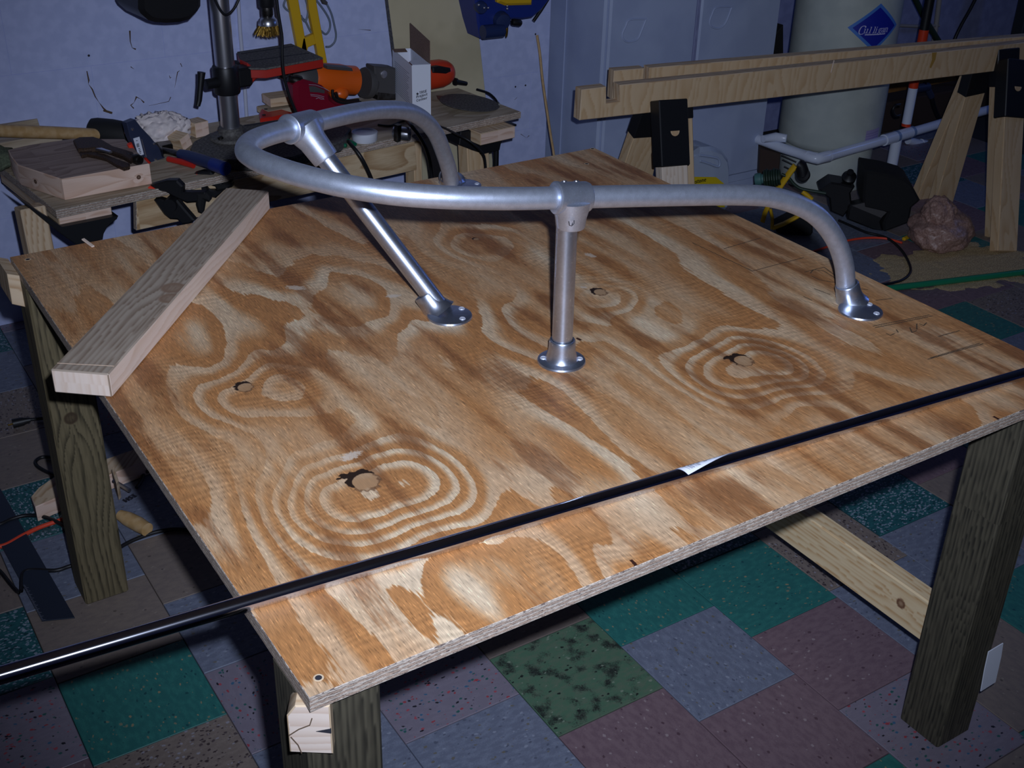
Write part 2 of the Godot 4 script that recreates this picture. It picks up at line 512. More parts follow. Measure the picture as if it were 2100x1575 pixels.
	for db in [[Vector3(0.9334, 0.7381, -0.8100), Vector3(0.9387, 0.7381, -0.7828)], [Vector3(0.5160, 0.7381, -0.8253), Vector3(0.5414, 0.7381, -0.8154)], [Vector3(0.8345, 0.7381, -0.6905), Vector3(0.8449, 0.7381, -0.6798)], [Vector3(0.3825, 0.7381, -0.9481), Vector3(0.4087, 0.7381, -0.9237)], [Vector3(0.2230, 0.7381, -0.3891), Vector3(0.2567, 0.7381, -0.3978)]]:
		var A: Vector3 = db[0]; var Bq: Vector3 = db[1]
		var L := A.distance_to(Bq)
		for oy in range(-14, 15):
			for ox in range(-40, 41):
				var q := (A + Bq) / 2 + (Bq - A) / L * ox * 0.0007 + (Bq - A).cross(Vector3.UP).normalized() * oy * 0.0007
				var e := pow(ox * 0.0007 / (L * 0.55), 2.0) + pow(oy * 0.0007 / (L * 0.28), 2.0) + fine.get_noise_2d(q.x * 180.0, q.z * 180.0) * 0.7
				var ix := int(q.x / TW * w); var iy := int(-q.z / TL * h)
				if e < 1.0 and ix >= 0 and iy >= 0 and ix < w and iy < h: img.set_pixel(ix, iy, img.get_pixel(ix, iy).lerp(hx("e0d2c2"), clampf((1.0 - e) * 1.2, 0.0, 0.7)))
	for cr in [[Vector3(0.4276, 0.7381, -0.0109), Vector3(0.4252, 0.7381, 0.0075)], [Vector3(1.1019, 0.7381, -0.0083), Vector3(1.1003, 0.7381, 0.0117)], [Vector3(0.7135, 0.7381, -0.5265), Vector3(0.7146, 0.7381, -0.5198)]]:
		for q in 60:
			var p: Vector3 = cr[0].lerp(cr[1], q / 60.0)
			var ix := int(p.x / TW * w); var iy := int(-p.z / TL * h)
			for oy in range(-2, 3):
				for ox in range(-2, 3):
					if ix + ox >= 0 and iy + oy >= 0 and ix + ox < w and iy + oy < h: img.set_pixel(ix + ox, iy + oy, hx("3b1f14"))
	return img

func make_materials() -> void:
	var ply := textured(plywood_image(), Vector2(1.0 / TW, 1.0 / TL), 0.5, 0.0, 0.5)
	M.ply_top = ply
	# plywood edge: u along, v across the thickness (19 mm)
	var e := Image.create(512, 64, false, Image.FORMAT_RGB8)
	var en := nz(31, 1.0, 3)
	for y in 64:
		for x in 512:
			var q := y / 64.0 * 7.0 + en.get_noise_2d(x * 0.05, y * 0.05) * 0.5
			var layer := int(q)
			var c := hx("dccdbd") if layer % 2 == 0 else hx("c4aa96")
			c = c.darkened(clampf(0.15 + en.get_noise_2d(x * (0.12 if layer % 2 == 0 else 0.9), y * 0.9) * 0.45, 0.0, 0.5))
			var fr := q - floorf(q)
			if fr < 0.16 and en.get_noise_2d(x * 0.06 + 99, layer * 10.0) > -0.15: c = hx("5a4a44")
			e.set_pixel(x, y, c)
	M.ply_edge = textured(e, Vector2(1.0 / 0.5, 1.0 / 0.021), 0.8)
	M.pine = textured(wood(512, 192, 1.6, 0.6, hx("dcc3a2"), hx("b08a63"), 60.0, 41, 3.0), Vector2(1 / 1.6, 1 / 0.6), 0.7)
	M.pine_end = textured(wood(128, 128, 0.12, 0.12, hx("d9bfa6"), hx("b99a7e"), 190.0, 43, 2.0), Vector2(1 / 0.12, 1 / 0.12), 0.85)
	M.offcut = textured(wood(900, 320, 0.9, 0.9, hx("b3a493"), hx("7f6a58"), 95.0, 45, 2.4, [[0.30, 0.46, 0.022], [0.26, 0.47, 0.02]], 0.1, hx("8f7560")), Vector2(1 / 0.9, 1 / 0.9), 0.75)
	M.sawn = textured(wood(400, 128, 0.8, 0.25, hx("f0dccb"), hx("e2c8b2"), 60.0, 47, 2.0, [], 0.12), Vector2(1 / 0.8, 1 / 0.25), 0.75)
	M.stretcher = textured(wood(900, 260, 1.3, 0.9, hx("e3cba2"), hx("b98d5c"), 80.0, 49, 3.5, [[1.02, 0.046, 0.011]], 0.05, hx("6b4630")), Vector2(1 / 1.3, 1 / 0.9), 0.6)
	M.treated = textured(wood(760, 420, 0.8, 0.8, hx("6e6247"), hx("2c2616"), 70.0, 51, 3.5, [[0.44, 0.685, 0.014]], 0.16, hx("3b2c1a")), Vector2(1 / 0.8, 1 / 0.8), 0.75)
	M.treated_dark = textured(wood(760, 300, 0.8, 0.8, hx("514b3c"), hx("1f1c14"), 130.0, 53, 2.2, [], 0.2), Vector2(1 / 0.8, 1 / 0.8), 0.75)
	M.endcrack = textured(wood(128, 128, 0.1, 0.1, hx("e8d6c6"), hx("d3baa6"), 60.0, 55, 2.0, [], 0.05), Vector2(10, 10), 0.85)
	M.horse = textured(wood(512, 160, 1.6, 0.7, hx("dcbf98"), hx("c9a478"), 36.0, 57, 2.0), Vector2(1 / 1.6, 1 / 0.7), 0.75)
	M.horse_pale = textured(wood(512, 160, 1.6, 0.7, hx("ead9c6"), hx("cdb49a"), 70.0, 58, 2.5), Vector2(1 / 1.6, 1 / 0.7), 0.75)
	M.benchtop = textured(wood(700, 300, 1.5, 0.7, hx("c4b49d"), hx("9d8a71"), 9.0, 59, 1.5, [], 0.16), Vector2(1 / 1.5, 1 / 0.7), 0.85)
	M.benchply = textured(wood(512, 200, 1.2, 0.5, hx("d6bd98"), hx("a5825a"), 10.0, 61, 2.0, [], 0.14), Vector2(1 / 1.2, 1 / 0.5), 0.8)
	M.walnut = textured(wood(512, 200, 0.5, 0.25, hx("b09a8e"), hx("8b756b"), 30.0, 63, 2.0, [], 0.12), Vector2(1 / 0.5, 1 / 0.25), 0.8)
	M.board_face = textured(wood(320, 100, 0.3, 0.1, hx("edd0bc"), hx("d3ad94"), 40.0, 65, 2.0, [[0.1, 0.03, 0.006]], 0.08), Vector2(1 / 0.3, 1 / 0.1), 0.8)
	# metals
	var an := nz(71, 0.035, 4); var an2 := nz(72, 0.35, 2)
	var al := Image.create(256, 256, false, Image.FORMAT_RGB8)
	for y in 256:
		for x in 256:
			var v := 0.84 + an.get_noise_2d(x, y) * 0.05 + an2.get_noise_2d(x, y) * 0.035
			if an2.get_noise_2d(x * 1.7 + 300, y * 1.7) > 0.66: v += 0.14
			al.set_pixel(x, y, Color(v * 0.93, v * 0.97, v * 1.05))
	M.alu = textured(al, Vector2(1 / 0.16, 1 / 0.16), 0.44, 0.8, 0.5)
	M.alu_smooth = textured(al, Vector2(1 / 0.5, 1 / 0.5), 0.33, 0.95)
	M.alu_cast = textured(al, Vector2(1 / 0.3, 1 / 0.3), 0.4, 0.85)
	M.chrome = mat(hx("d5d7e4"), 0.11, 1.0)
	M.steel = mat(hx("c9c9cf"), 0.3, 0.95)
	M.steel_dark = speckled(hx("5c5a58"), hx("3f3a36"), 75, 0.03, 0.2, 0.35, 0.9)
	M.bright = mat(hx("dfe4f2"), 0.45, 0.4)
	M.brass = mat(hx("b89448"), 0.3, 1.0)
	M.rust = speckled(hx("664a36"), hx("302a25"), 77, 0.06, 0.06, 0.6, 0.5)
	M.cast_grey = speckled(hx("6d6a66"), hx("4a4745"), 79, 0.05, 0.12, 0.7, 0.2)
	# plastics, rubber, paint
	M.black = mat(hx("161619"), 0.45)
	M.black_matt = mat(hx("101012"), 0.85)
	M.rubber = mat(hx("141416"), 0.7)
	M.bracket = speckled(hx("26272b"), hx("1c1d20"), 81, 0.2, 0.05, 0.45, 0.3)
	M.red = mat(hx("c42a1e"), 0.35)
	M.red_paint = mat(hx("b02a20"), 0.4)
	M.red_bright = mat(hx("f0432a"), 0.45)
	M.maroon = mat(hx("82122a"), 0.3)
	M.orange = mat(hx("e8641a"), 0.35)
	M.orange_red = mat(hx("d8401f"), 0.35)
	M.orange_cord = mat(hx("e2482c"), 0.5)
	M.yellow = mat(hx("d9ac1c"), 0.45)
	M.blue = mat(hx("1c2f7c"), 0.4)
	M.blue_dark = mat(hx("22305a"), 0.4)
	M.navy = mat(hx("38405a"), 0.35, 0.2)
	M.grey = mat(hx("7e7c7c"), 0.5)
	M.grey_dark = mat(hx("4c4a4a"), 0.5)
	M.green = mat(hx("0d6a4a"), 0.4)
	M.green_pipe = mat(hx("1f7d58"), 0.3)
	M.green_dark = mat(hx("24382c"), 0.5)
	M.white = mat(hx("dfe3ee"), 0.45)
	M.pvc = mat(hx("dbe2f2"), 0.25)
	M.paper = mat(hx("e8ecf8"), 0.7)
	M.paper_grey = mat(hx("a8aabb"), 0.7)
	M.ink = mat(hx("23252e"), 0.7)
	M.ink_blue = mat(hx("1726a0"), 0.5)
	M.ink_white = mat(hx("c9c6ea"), 0.5)
	M.card = speckled(hx("8a705f"), hx("7a6050"), 83, 0.05, 0.1, 0.85)
	M.tank = speckled(hx("c6ccc4"), hx("b9c0ba"), 85, 0.02, 0.6, 0.4)
	M.cabinet = speckled(hx("b4c0dc"), hx("aab6d4"), 87, 0.01, 0.8, 0.5)
	M.cream = speckled(hx("cbbf9e"), hx("b8ad8d"), 89, 0.015, 0.9, 0.8)
	M.rag = speckled(hx("efe4e0"), hx("dcd2d2"), 91, 0.03, 0.15, 0.95)
	M.dust = speckled(hx("d3bd90"), hx("a38a62"), 93, 0.09, 0.14, 0.95)
	M.bag = speckled(hx("b8968a"), hx("8a6a5e"), 95, 0.05, 0.12, 0.45)
	M.handle = speckled(hx("c9a87a"), hx("b8935f"), 97, 0.03, 0.2, 0.5)
	M.conduit = mat(hx("c9cde0"), 0.4)
	M.cord_grey = mat(hx("6f7b8c"), 0.5)
	M.jug = mat(Color(0.82, 0.87, 0.95, 0.55), 0.3)
	M.jug.transparency = BaseMaterial3D.TRANSPARENCY_ALPHA
	M.brownboard = speckled(hx("97672c"), hx("7c5324"), 99, 0.02, 0.5, 0.8)
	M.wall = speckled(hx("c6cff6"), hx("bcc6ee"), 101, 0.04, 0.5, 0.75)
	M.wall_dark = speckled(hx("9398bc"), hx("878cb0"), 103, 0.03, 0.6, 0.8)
	M.joint = mat(hx("b9c0ea"), 0.9)
	M.ceiling = mat(hx("9a9a9a"), 0.9)
	M.dirt = mat(hx("5d4a38"), 0.9)
	M.slab = mat(hx("33302e"), 0.9)
	M.hole = mat(hx("2a2a33"), 0.9)
	# floor tiles
	var T := []
	T.append(textured(tile_image(hx("2a6a66"), hx("347a72"), [hx("1d4f52"), hx("7d7f6a"), hx("94866a")], 150, 201), Vector2.ONE, 0.5))             # 0 teal
	T.append(textured(tile_image(hx("2a6468"), hx("1f5358"), [hx("9aa3b0"), hx("8794a4"), hx("173f45")], 1700, 203), Vector2.ONE, 0.5))           # 1 flecked teal
	T.append(textured(tile_image(hx("806a70"), hx("725c64"), [hx("9a8a8c"), hx("5a444c")], 90, 205), Vector2.ONE, 0.5))                            # 2 maroon
	T.append(textured(tile_image(hx("6c7284"), hx("7d8496"), [hx("5a5f70"), hx("8e94a4"), hx("6e695f")], 260, 207), Vector2.ONE, 0.5))             # 3 blue grey
	T.append(textured(tile_image(hx("7d7068"), hx("8a7d74"), [hx("453a3a"), hx("97939c"), hx("55494a")], 700, 209), Vector2.ONE, 0.5))             # 4 taupe with chips
	T.append(textured(tile_image(hx("85786f"), hx("7a6e68"), [hx("5f5550"), hx("968a80")], 60, 211), Vector2.ONE, 0.5))                            # 5 plain taupe
	T.append(textured(tile_image(hx("4f6f58"), hx("5f6f5c"), [hx("1d2320"), hx("7d8a78")], 120, 213, 0.85), Vector2.ONE, 0.6))                     # 6 stained green
	T.append(textured(tile_image(hx("7e7683"), hx("857d8a"), [hx("a04048"), hx("1d1d24"), hx("3f6684"), hx("2f5f5a"), hx("a8505a")], 330, 215), Vector2.ONE, 0.5)) # 7 grey with coloured chips
	M.tiles = T

# ---------------------------------------------------------------- the place
func _ready() -> void:
	# camera
	var cam := Camera3D.new()
	cam.name = "camera"
	cam.fov = 35.6030
	cam.near = 0.05; cam.far = 40.0
	cam.position = Vector3(-0.3373, 1.6266, 0.8724)
	cam.rotation = Vector3(-0.5102, -0.5842, 0.0277)
	add_child(cam)
	# surroundings and exposure
	var env := Environment.new()
	env.background_mode = Environment.BG_COLOR
	env.background_color = Color(0.02, 0.025, 0.04)
	env.ambient_light_source = Environment.AMBIENT_SOURCE_BG
	env.tonemap_mode = Environment.TONE_MAPPER_LINEAR
	env.tonemap_exposure = 1.0
	env.sdfgi_enabled = true; env.ssao_enabled = true; env.ssil_enabled = true
	var we := WorldEnvironment.new()
	we.name = "surroundings"; we.environment = env
	add_child(we)
	# the camera's flash, a little above and to the right of the lens
	var fl := SpotLight3D.new()
	fl.name = "camera_flash"
	fl.position = Vector3(-0.2801, 1.6871, 0.8696)
	fl.rotation = cam.rotation + Vector3(0.055, 0.0, 0.0)
	fl.spot_angle = 36.0
	fl.spot_angle_attenuation = 0.9
	fl.spot_range = 12.0
	fl.spot_attenuation = 2.0
	fl.light_color = Color(0.86, 0.905, 1.0)
	fl.light_energy = 4.3
	fl.light_size = 0.014
	fl.shadow_enabled = true
	add_child(fl)
	# weak daylight from a basement window in the right wall, outside the frame
	var day := AreaLight3D.new()
	day.name = "window_daylight"
	day.area_size = Vector2(0.8, 0.4)
	day.position = Vector3(5.42, 1.75, -1.2)
	day.rotation = Vector3(0, PI / 2, 0)
	day.light_color = Color(0.45, 0.6, 1.0)
	day.light_energy = 0.5
	day.area_range = 12.0
	day.shadow_enabled = true
	add_child(day)
	make_materials()
	build_room()
	build_floor()
	build_table()
	build_rail()
	build_table_things()
	build_bench()
	build_bench_things()
	build_drill_press()
	build_wall_things()
	build_sawhorses()
	build_utilities()
	build_floor_things()

func build_room() -> void:
	var b := MB.new()
	b.box(Vector3(1.6, -0.06, 0.1), Vector3(8.2, 0.1, 6.2), Basis(), 0.0)
	var fl := struct("floor", b, M.slab)
	fl.set_meta("label", "basement floor of square tiles in teal, maroon, grey and taupe")
	# back wall: painted blocks with hairline joints, ending at an outer corner beside the cabinet
	b = MB.new()
	b.box(Vector3(-0.155, 1.15, -2.727), Vector3(4.49, 2.3, 0.212), Basis(), 0.0)
	var wb := struct("wall_back", b, M.joint)
	wb.set_meta("label", "white-painted block wall behind the tool bench")
	var bl := 0.43; var bh := 0.2015
	for row in 8:
		var y0 := 0.729 - 0.2015 * 3 + bh * (row - 1)
		var y1 := y0 + bh
		if row == 0: y0 = 0.0
		var xx := -2.4 + (0.117 if row % 2 == 0 else -0.098)
		while xx < 2.09:
			var xa := maxf(xx, -1.3); var xb := minf(xx + bl, 2.089)
			if xb - xa > 0.02 and xb > -0.6:
				b = MB.new()
				b.box(Vector3((xa + xb) / 2, (y0 + y1) / 2, -2.6235), Vector3(xb - xa - 0.0006, y1 - y0 - 0.0006, 0.007), Basis(), 0.0004)
				part(wb, "block", b, M.wall)
			xx += bl
	# paint flaked off and cobwebs hanging on the wall
	var marks := [[Vector3(0.4982, 0.7160, -2.6185), Vector3(0.4997, 0.6894, -2.6185), Vector3(0.4970, 0.6800, -2.6185), Vector3(0.5056, 0.6635, -2.6185), Vector3(0.5107, 0.6418, -2.6185), Vector3(0.5192, 0.6236, -2.6185), Vector3(0.5291, 0.6051, -2.6185), Vector3(0.5463, 0.5870, -2.6185)], [Vector3(0.6335, 0.8149, -2.6185), Vector3(0.6309, 0.7850, -2.6185), Vector3(0.6341, 0.7667, -2.6185), Vector3(0.6433, 0.7616, -2.6185)], [Vector3(0.6285, 0.6262, -2.6185), Vector3(0.6192, 0.6102, -2.6185), Vector3(0.6082, 0.6030, -2.6185), Vector3(0.6155, 0.5933, -2.6185)], [Vector3(0.6283, 0.6248, -2.6185), Vector3(0.6389, 0.6176, -2.6185), Vector3(0.6475, 0.6063, -2.6185)], [Vector3(0.6605, 0.5944, -2.6185), Vector3(0.7213, 0.5993, -2.6185), Vector3(0.7287, 0.6116, -2.6185)], [Vector3(0.7435, 0.6373, -2.6185), Vector3(0.7575, 0.6819, -2.6185), Vector3(0.7638, 0.6855, -2.6185)], [Vector3(0.7317, 0.6750, -2.6185), Vector3(0.7338, 0.6675, -2.6185), Vector3(0.7385, 0.6698, -2.6185)], [Vector3(0.7692, 0.7064, -2.6185), Vector3(0.7724, 0.6959, -2.6185)], [Vector3(0.6229, 0.7136, -2.6185), Vector3(0.6317, 0.7056, -2.6185)], [Vector3(1.9791, 0.3118, -2.6185), Vector3(2.0049, 0.2935, -2.6185), Vector3(2.0152, 0.3010, -2.6185)], [Vector3(1.9482, 0.4401, -2.6185), Vector3(1.9582, 0.4474, -2.6185)], [Vector3(1.3514, 0.7460, -2.6185), Vector3(1.3941, 0.7386, -2.6185)]]
	for i in marks.size():
		var r: Array = []
		for k in marks[i].size(): r.append((0.0014 if i < 4 else 0.0008) * (1.0 + 0.8 * sin(k * 2.3 + i)))
		part(wb, "flake", MB.new().tube(marks[i], r, 6), M.dirt)
	b = MB.new()
	b.box(Vector3(0.5398, 0.5940, -2.6170), Vector3(0.026, 0.006, 0.004), Basis(Vector3(0, 0, 1), -0.45), 0.0005)
	part(wb, "flake", b, M.dirt)
	for q in [Vector3(1.9515, 0.4862, -2.6195), Vector3(1.9935, 0.4860, -2.6195), Vector3(2.0288, 0.6603, -2.6195), Vector3(0.5101, 0.7583, -2.6195)]:
		part(wb, "nail_hole", MB.new().lathe(q, Vector3(0, 0, 1), [[0.0, 0.0012], [0.0028, 0.001], [0.0034, 0.0]], 10), M.hole)
	# beyond the corner the wall steps back
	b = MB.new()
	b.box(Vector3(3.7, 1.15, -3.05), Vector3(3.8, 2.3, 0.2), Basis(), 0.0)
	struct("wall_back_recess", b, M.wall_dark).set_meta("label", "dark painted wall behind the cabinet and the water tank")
	b = MB.new()
	b.box(Vector3(2.04, 1.15, -2.9), Vector3(0.1, 2.3, 0.15), Basis(), 0.0)
	struct("wall_return", b, M.wall)
	b = MB.new()
	b.box(Vector3(-2.45, 1.15, 0.1), Vector3(0.1, 2.3, 5.9), Basis(), 0.0)
	struct("wall_left", b, M.wall)
	# right wall with the window opening that the daylight comes through
	b = MB.new()
	b.box(Vector3(5.55, 0.75, 0.1), Vector3(0.12, 1.5, 6.2), Basis(), 0.0)
	b.box(Vector3(5.55, 2.15, 0.1), Vector3(0.12, 0.3, 6.2), Basis(), 0.0)
	b.box(Vector3(5.55, 1.75, -2.35), Vector3(0.12, 0.5, 1.3), Basis(), 0.0)
	b.box(Vector3(5.55, 1.75, 1.25), Vector3(0.12, 0.5, 3.9), Basis(), 0.0)
	struct("wall_right", b, M.wall)
	b = MB.new()
	b.box(Vector3(1.6, 1.15, 3.1), Vector3(8.2, 2.3, 0.1), Basis(), 0.0)
	struct("wall_front", b, M.wall)
	b = MB.new()
	b.box(Vector3(1.6, 2.36, 0.0), Vector3(8.4, 0.1, 6.6), Basis(), 0.0)
	struct("ceiling", b, M.ceiling)

func build_floor() -> void:
	var floor_ := get_node("floor")
	org = Vector3.ZERO
	var pit := 0.240        # along z; the columns are a touch wider
	var pw := 0.246
	var offs := {-1: -0.767, 0: -1.13, 1: -0.53, 2: -0.40, 3: -0.295, 4: -0.42, 5: -0.443}
	# tiles whose colour the photograph shows: a point on the tile and its kind
	var seen := [[Vector3(0.9392, 0.0000, -0.6448), 0], [Vector3(0.0176, 0.0000, -0.9323), 0], [Vector3(1.7201, 0.0000, -0.5693), 0], [Vector3(1.6294, 0.0000, -0.7178), 1], [Vector3(1.5958, 0.0000, -0.1415), 0], [Vector3(1.3941, 0.0000, -0.5465), 0], [Vector3(1.0699, 0.0000, -0.2328), 1], [Vector3(1.2183, 0.0000, -0.3013), 2], [Vector3(0.7607, 0.0000, -0.3332), 2], [Vector3(0.2031, 0.0000, -1.2198), 2], [Vector3(1.0353, 0.0000, -0.0696), 2], [Vector3(-0.1994, 0.0000, -0.8498), 2], [Vector3(1.9403, 0.0000, -0.6847), 2], [Vector3(0.9984, 0.0000, -0.4177), 3], [Vector3(0.5045, 0.0000, -0.4475), 3], [Vector3(0.0232, -0.0000, -1.1077), 3], [Vector3(1.5787, 0.0000, -0.3953), 3], [Vector3(1.2115, 0.0000, -0.5374), 4], [Vector3(0.1087, 0.0000, -0.6889), 4], [Vector3(1.5056, 0.0000, -0.5212), 4], [Vector3(1.3132, 0.0000, -0.5545), 0], [Vector3(0.1951, 0.0000, -0.8875), 5], [Vector3(0.7337, 0.0000, -0.5295), 6], [Vector3(0.4965, -0.0000, -0.6112), 7], [Vector3(0.2134, 0.0000, -0.7382), 7], [Vector3(-0.1614, -0.0000, -0.9370), 7], [Vector3(1.1697, 0.0000, -0.0700), 7], [Vector3(1.2753, 0.0000, -0.0342), 7], [Vector3(0.1239, 0.0000, -2.2095), 3], [Vector3(0.1749, 0.0000, -2.4817), 3], [Vector3(0.0150, 0.0000, -1.8996), 5], [Vector3(0.1197, 0.0000, -1.8913), 5], [Vector3(0.0190, 0.0000, -1.7209), 1], [Vector3(-0.1286, 0.0000, -1.2693), 1], [Vector3(-0.0765, -0.0000, -1.1678), 5], [Vector3(2.7384, 0.0000, -1.1555), 0], [Vector3(2.8815, 0.0000, -1.3681), 2], [Vector3(2.6482, 0.0000, -1.3712), 2], [Vector3(2.7438, 0.0000, -1.5833), 3], [Vector3(2.5969, 0.0000, -0.9379), 3], [Vector3(3.0839, 0.0000, -1.2527), 4], [Vector3(2.7372, 0.0000, -1.7803), 3], [Vector3(2.9277, 0.0000, -1.7747), 3], [Vector3(1.2896, 0.0000, -0.6713), 1], [Vector3(0.2138, 0.0000, -1.3142), 5], [Vector3(1.4241, 0.0000, -0.0177), 5], [Vector3(0.1906, 0.0000, -1.5951), 1], [Vector3(0.0471, 0.0000, -1.2939), 3], [Vector3(0.2436, 0.0000, -1.4704), 3]]
	var meshes := []
	for kind in 8:
		var set_ := []
		for rot in 4:
			var mb := MB.new()
			var hs := pit / 2 - 0.0007; var hw := pw / 2 - 0.0007; var bv := 0.0012
			var q := [Vector3(-hw + bv, 0, -hs + bv), Vector3(hw - bv, 0, -hs + bv), Vector3(hw - bv, 0, hs - bv), Vector3(-hw + bv, 0, hs - bv)]
			var uv := [Vector2(0.01, 0.01), Vector2(0.99, 0.01), Vector2(0.99, 0.99), Vector2(0.01, 0.99)]
			mb.quad(q[0], q[1], q[2], q[3], Vector3.UP, uv[rot], uv[(rot + 1) % 4], uv[(rot + 2) % 4], uv[(rot + 3) % 4])
			for i in 4:
				var a: Vector3 = q[i]; var c: Vector3 = q[(i + 1) % 4]
				var o := ((a + c) / 2).normalized()
				var a2 := a + Vector3(signf(a.x), 0, signf(a.z)) * bv - Vector3(0, bv * 0.6, 0); var c2 := c + Vector3(signf(c.x), 0, signf(c.z)) * bv - Vector3(0, bv * 0.6, 0)
				mb.quad(a, c, c2, a2, (o + Vector3.UP).normalized(), uv[i], uv[i], uv[i], uv[i])
				mb.quad(a2, c2, c2 - Vector3(0, 0.006, 0), a2 - Vector3(0, 0.006, 0), o, uv[i], uv[i], uv[i], uv[i])
			set_.append(mb.mesh([M.tiles[kind]], Vector3.ZERO))
		meshes.append(set_)
	var r := RandomNumberGenerator.new(); r.seed = 5
	for k in range(-5, 18):
		var xc := 0.135 + pw * k + pw / 2
		if not offs.has(k): offs[k] = r.randf_range(-pit, 0.0)
		var z0: float = offs[k]
		var m0 := int(ceil((-2.62 - z0) / pit)) - 1
		for m in range(m0, m0 + 16):
			var zc := z0 + pit * m + pit / 2
			var pick := r.randi() % 14
			var kind: int = [0, 2, 3, 5, 4, 7, 3, 5, 2, 1, 3, 0, 5, 7][pick]
			var rot := r.randi() % 4
			var lift := r.randf_range(-0.0006, 0.0006)
			if zc < -2.9 or zc > 0.75: continue
			for s in seen:
				if absf(s[0].x - xc) < pw / 2 and absf(s[0].z - zc) < pit / 2: kind = s[1]
			# only what the camera can see of the floor
			if zc > 0.35 or xc < -0.75 - (0.35 - zc) * 0.12 or xc > 4.3: continue
			if xc > 0.9 + (0.35 - zc) * 1.5 + 0.75: continue
			var mi := MeshInstance3D.new()
			mi.name = "tile"
			mi.mesh = meshes[kind][rot]
			mi.position = Vector3(xc, lift - 0.0006, zc)
			floor_.add_child(mi, true)

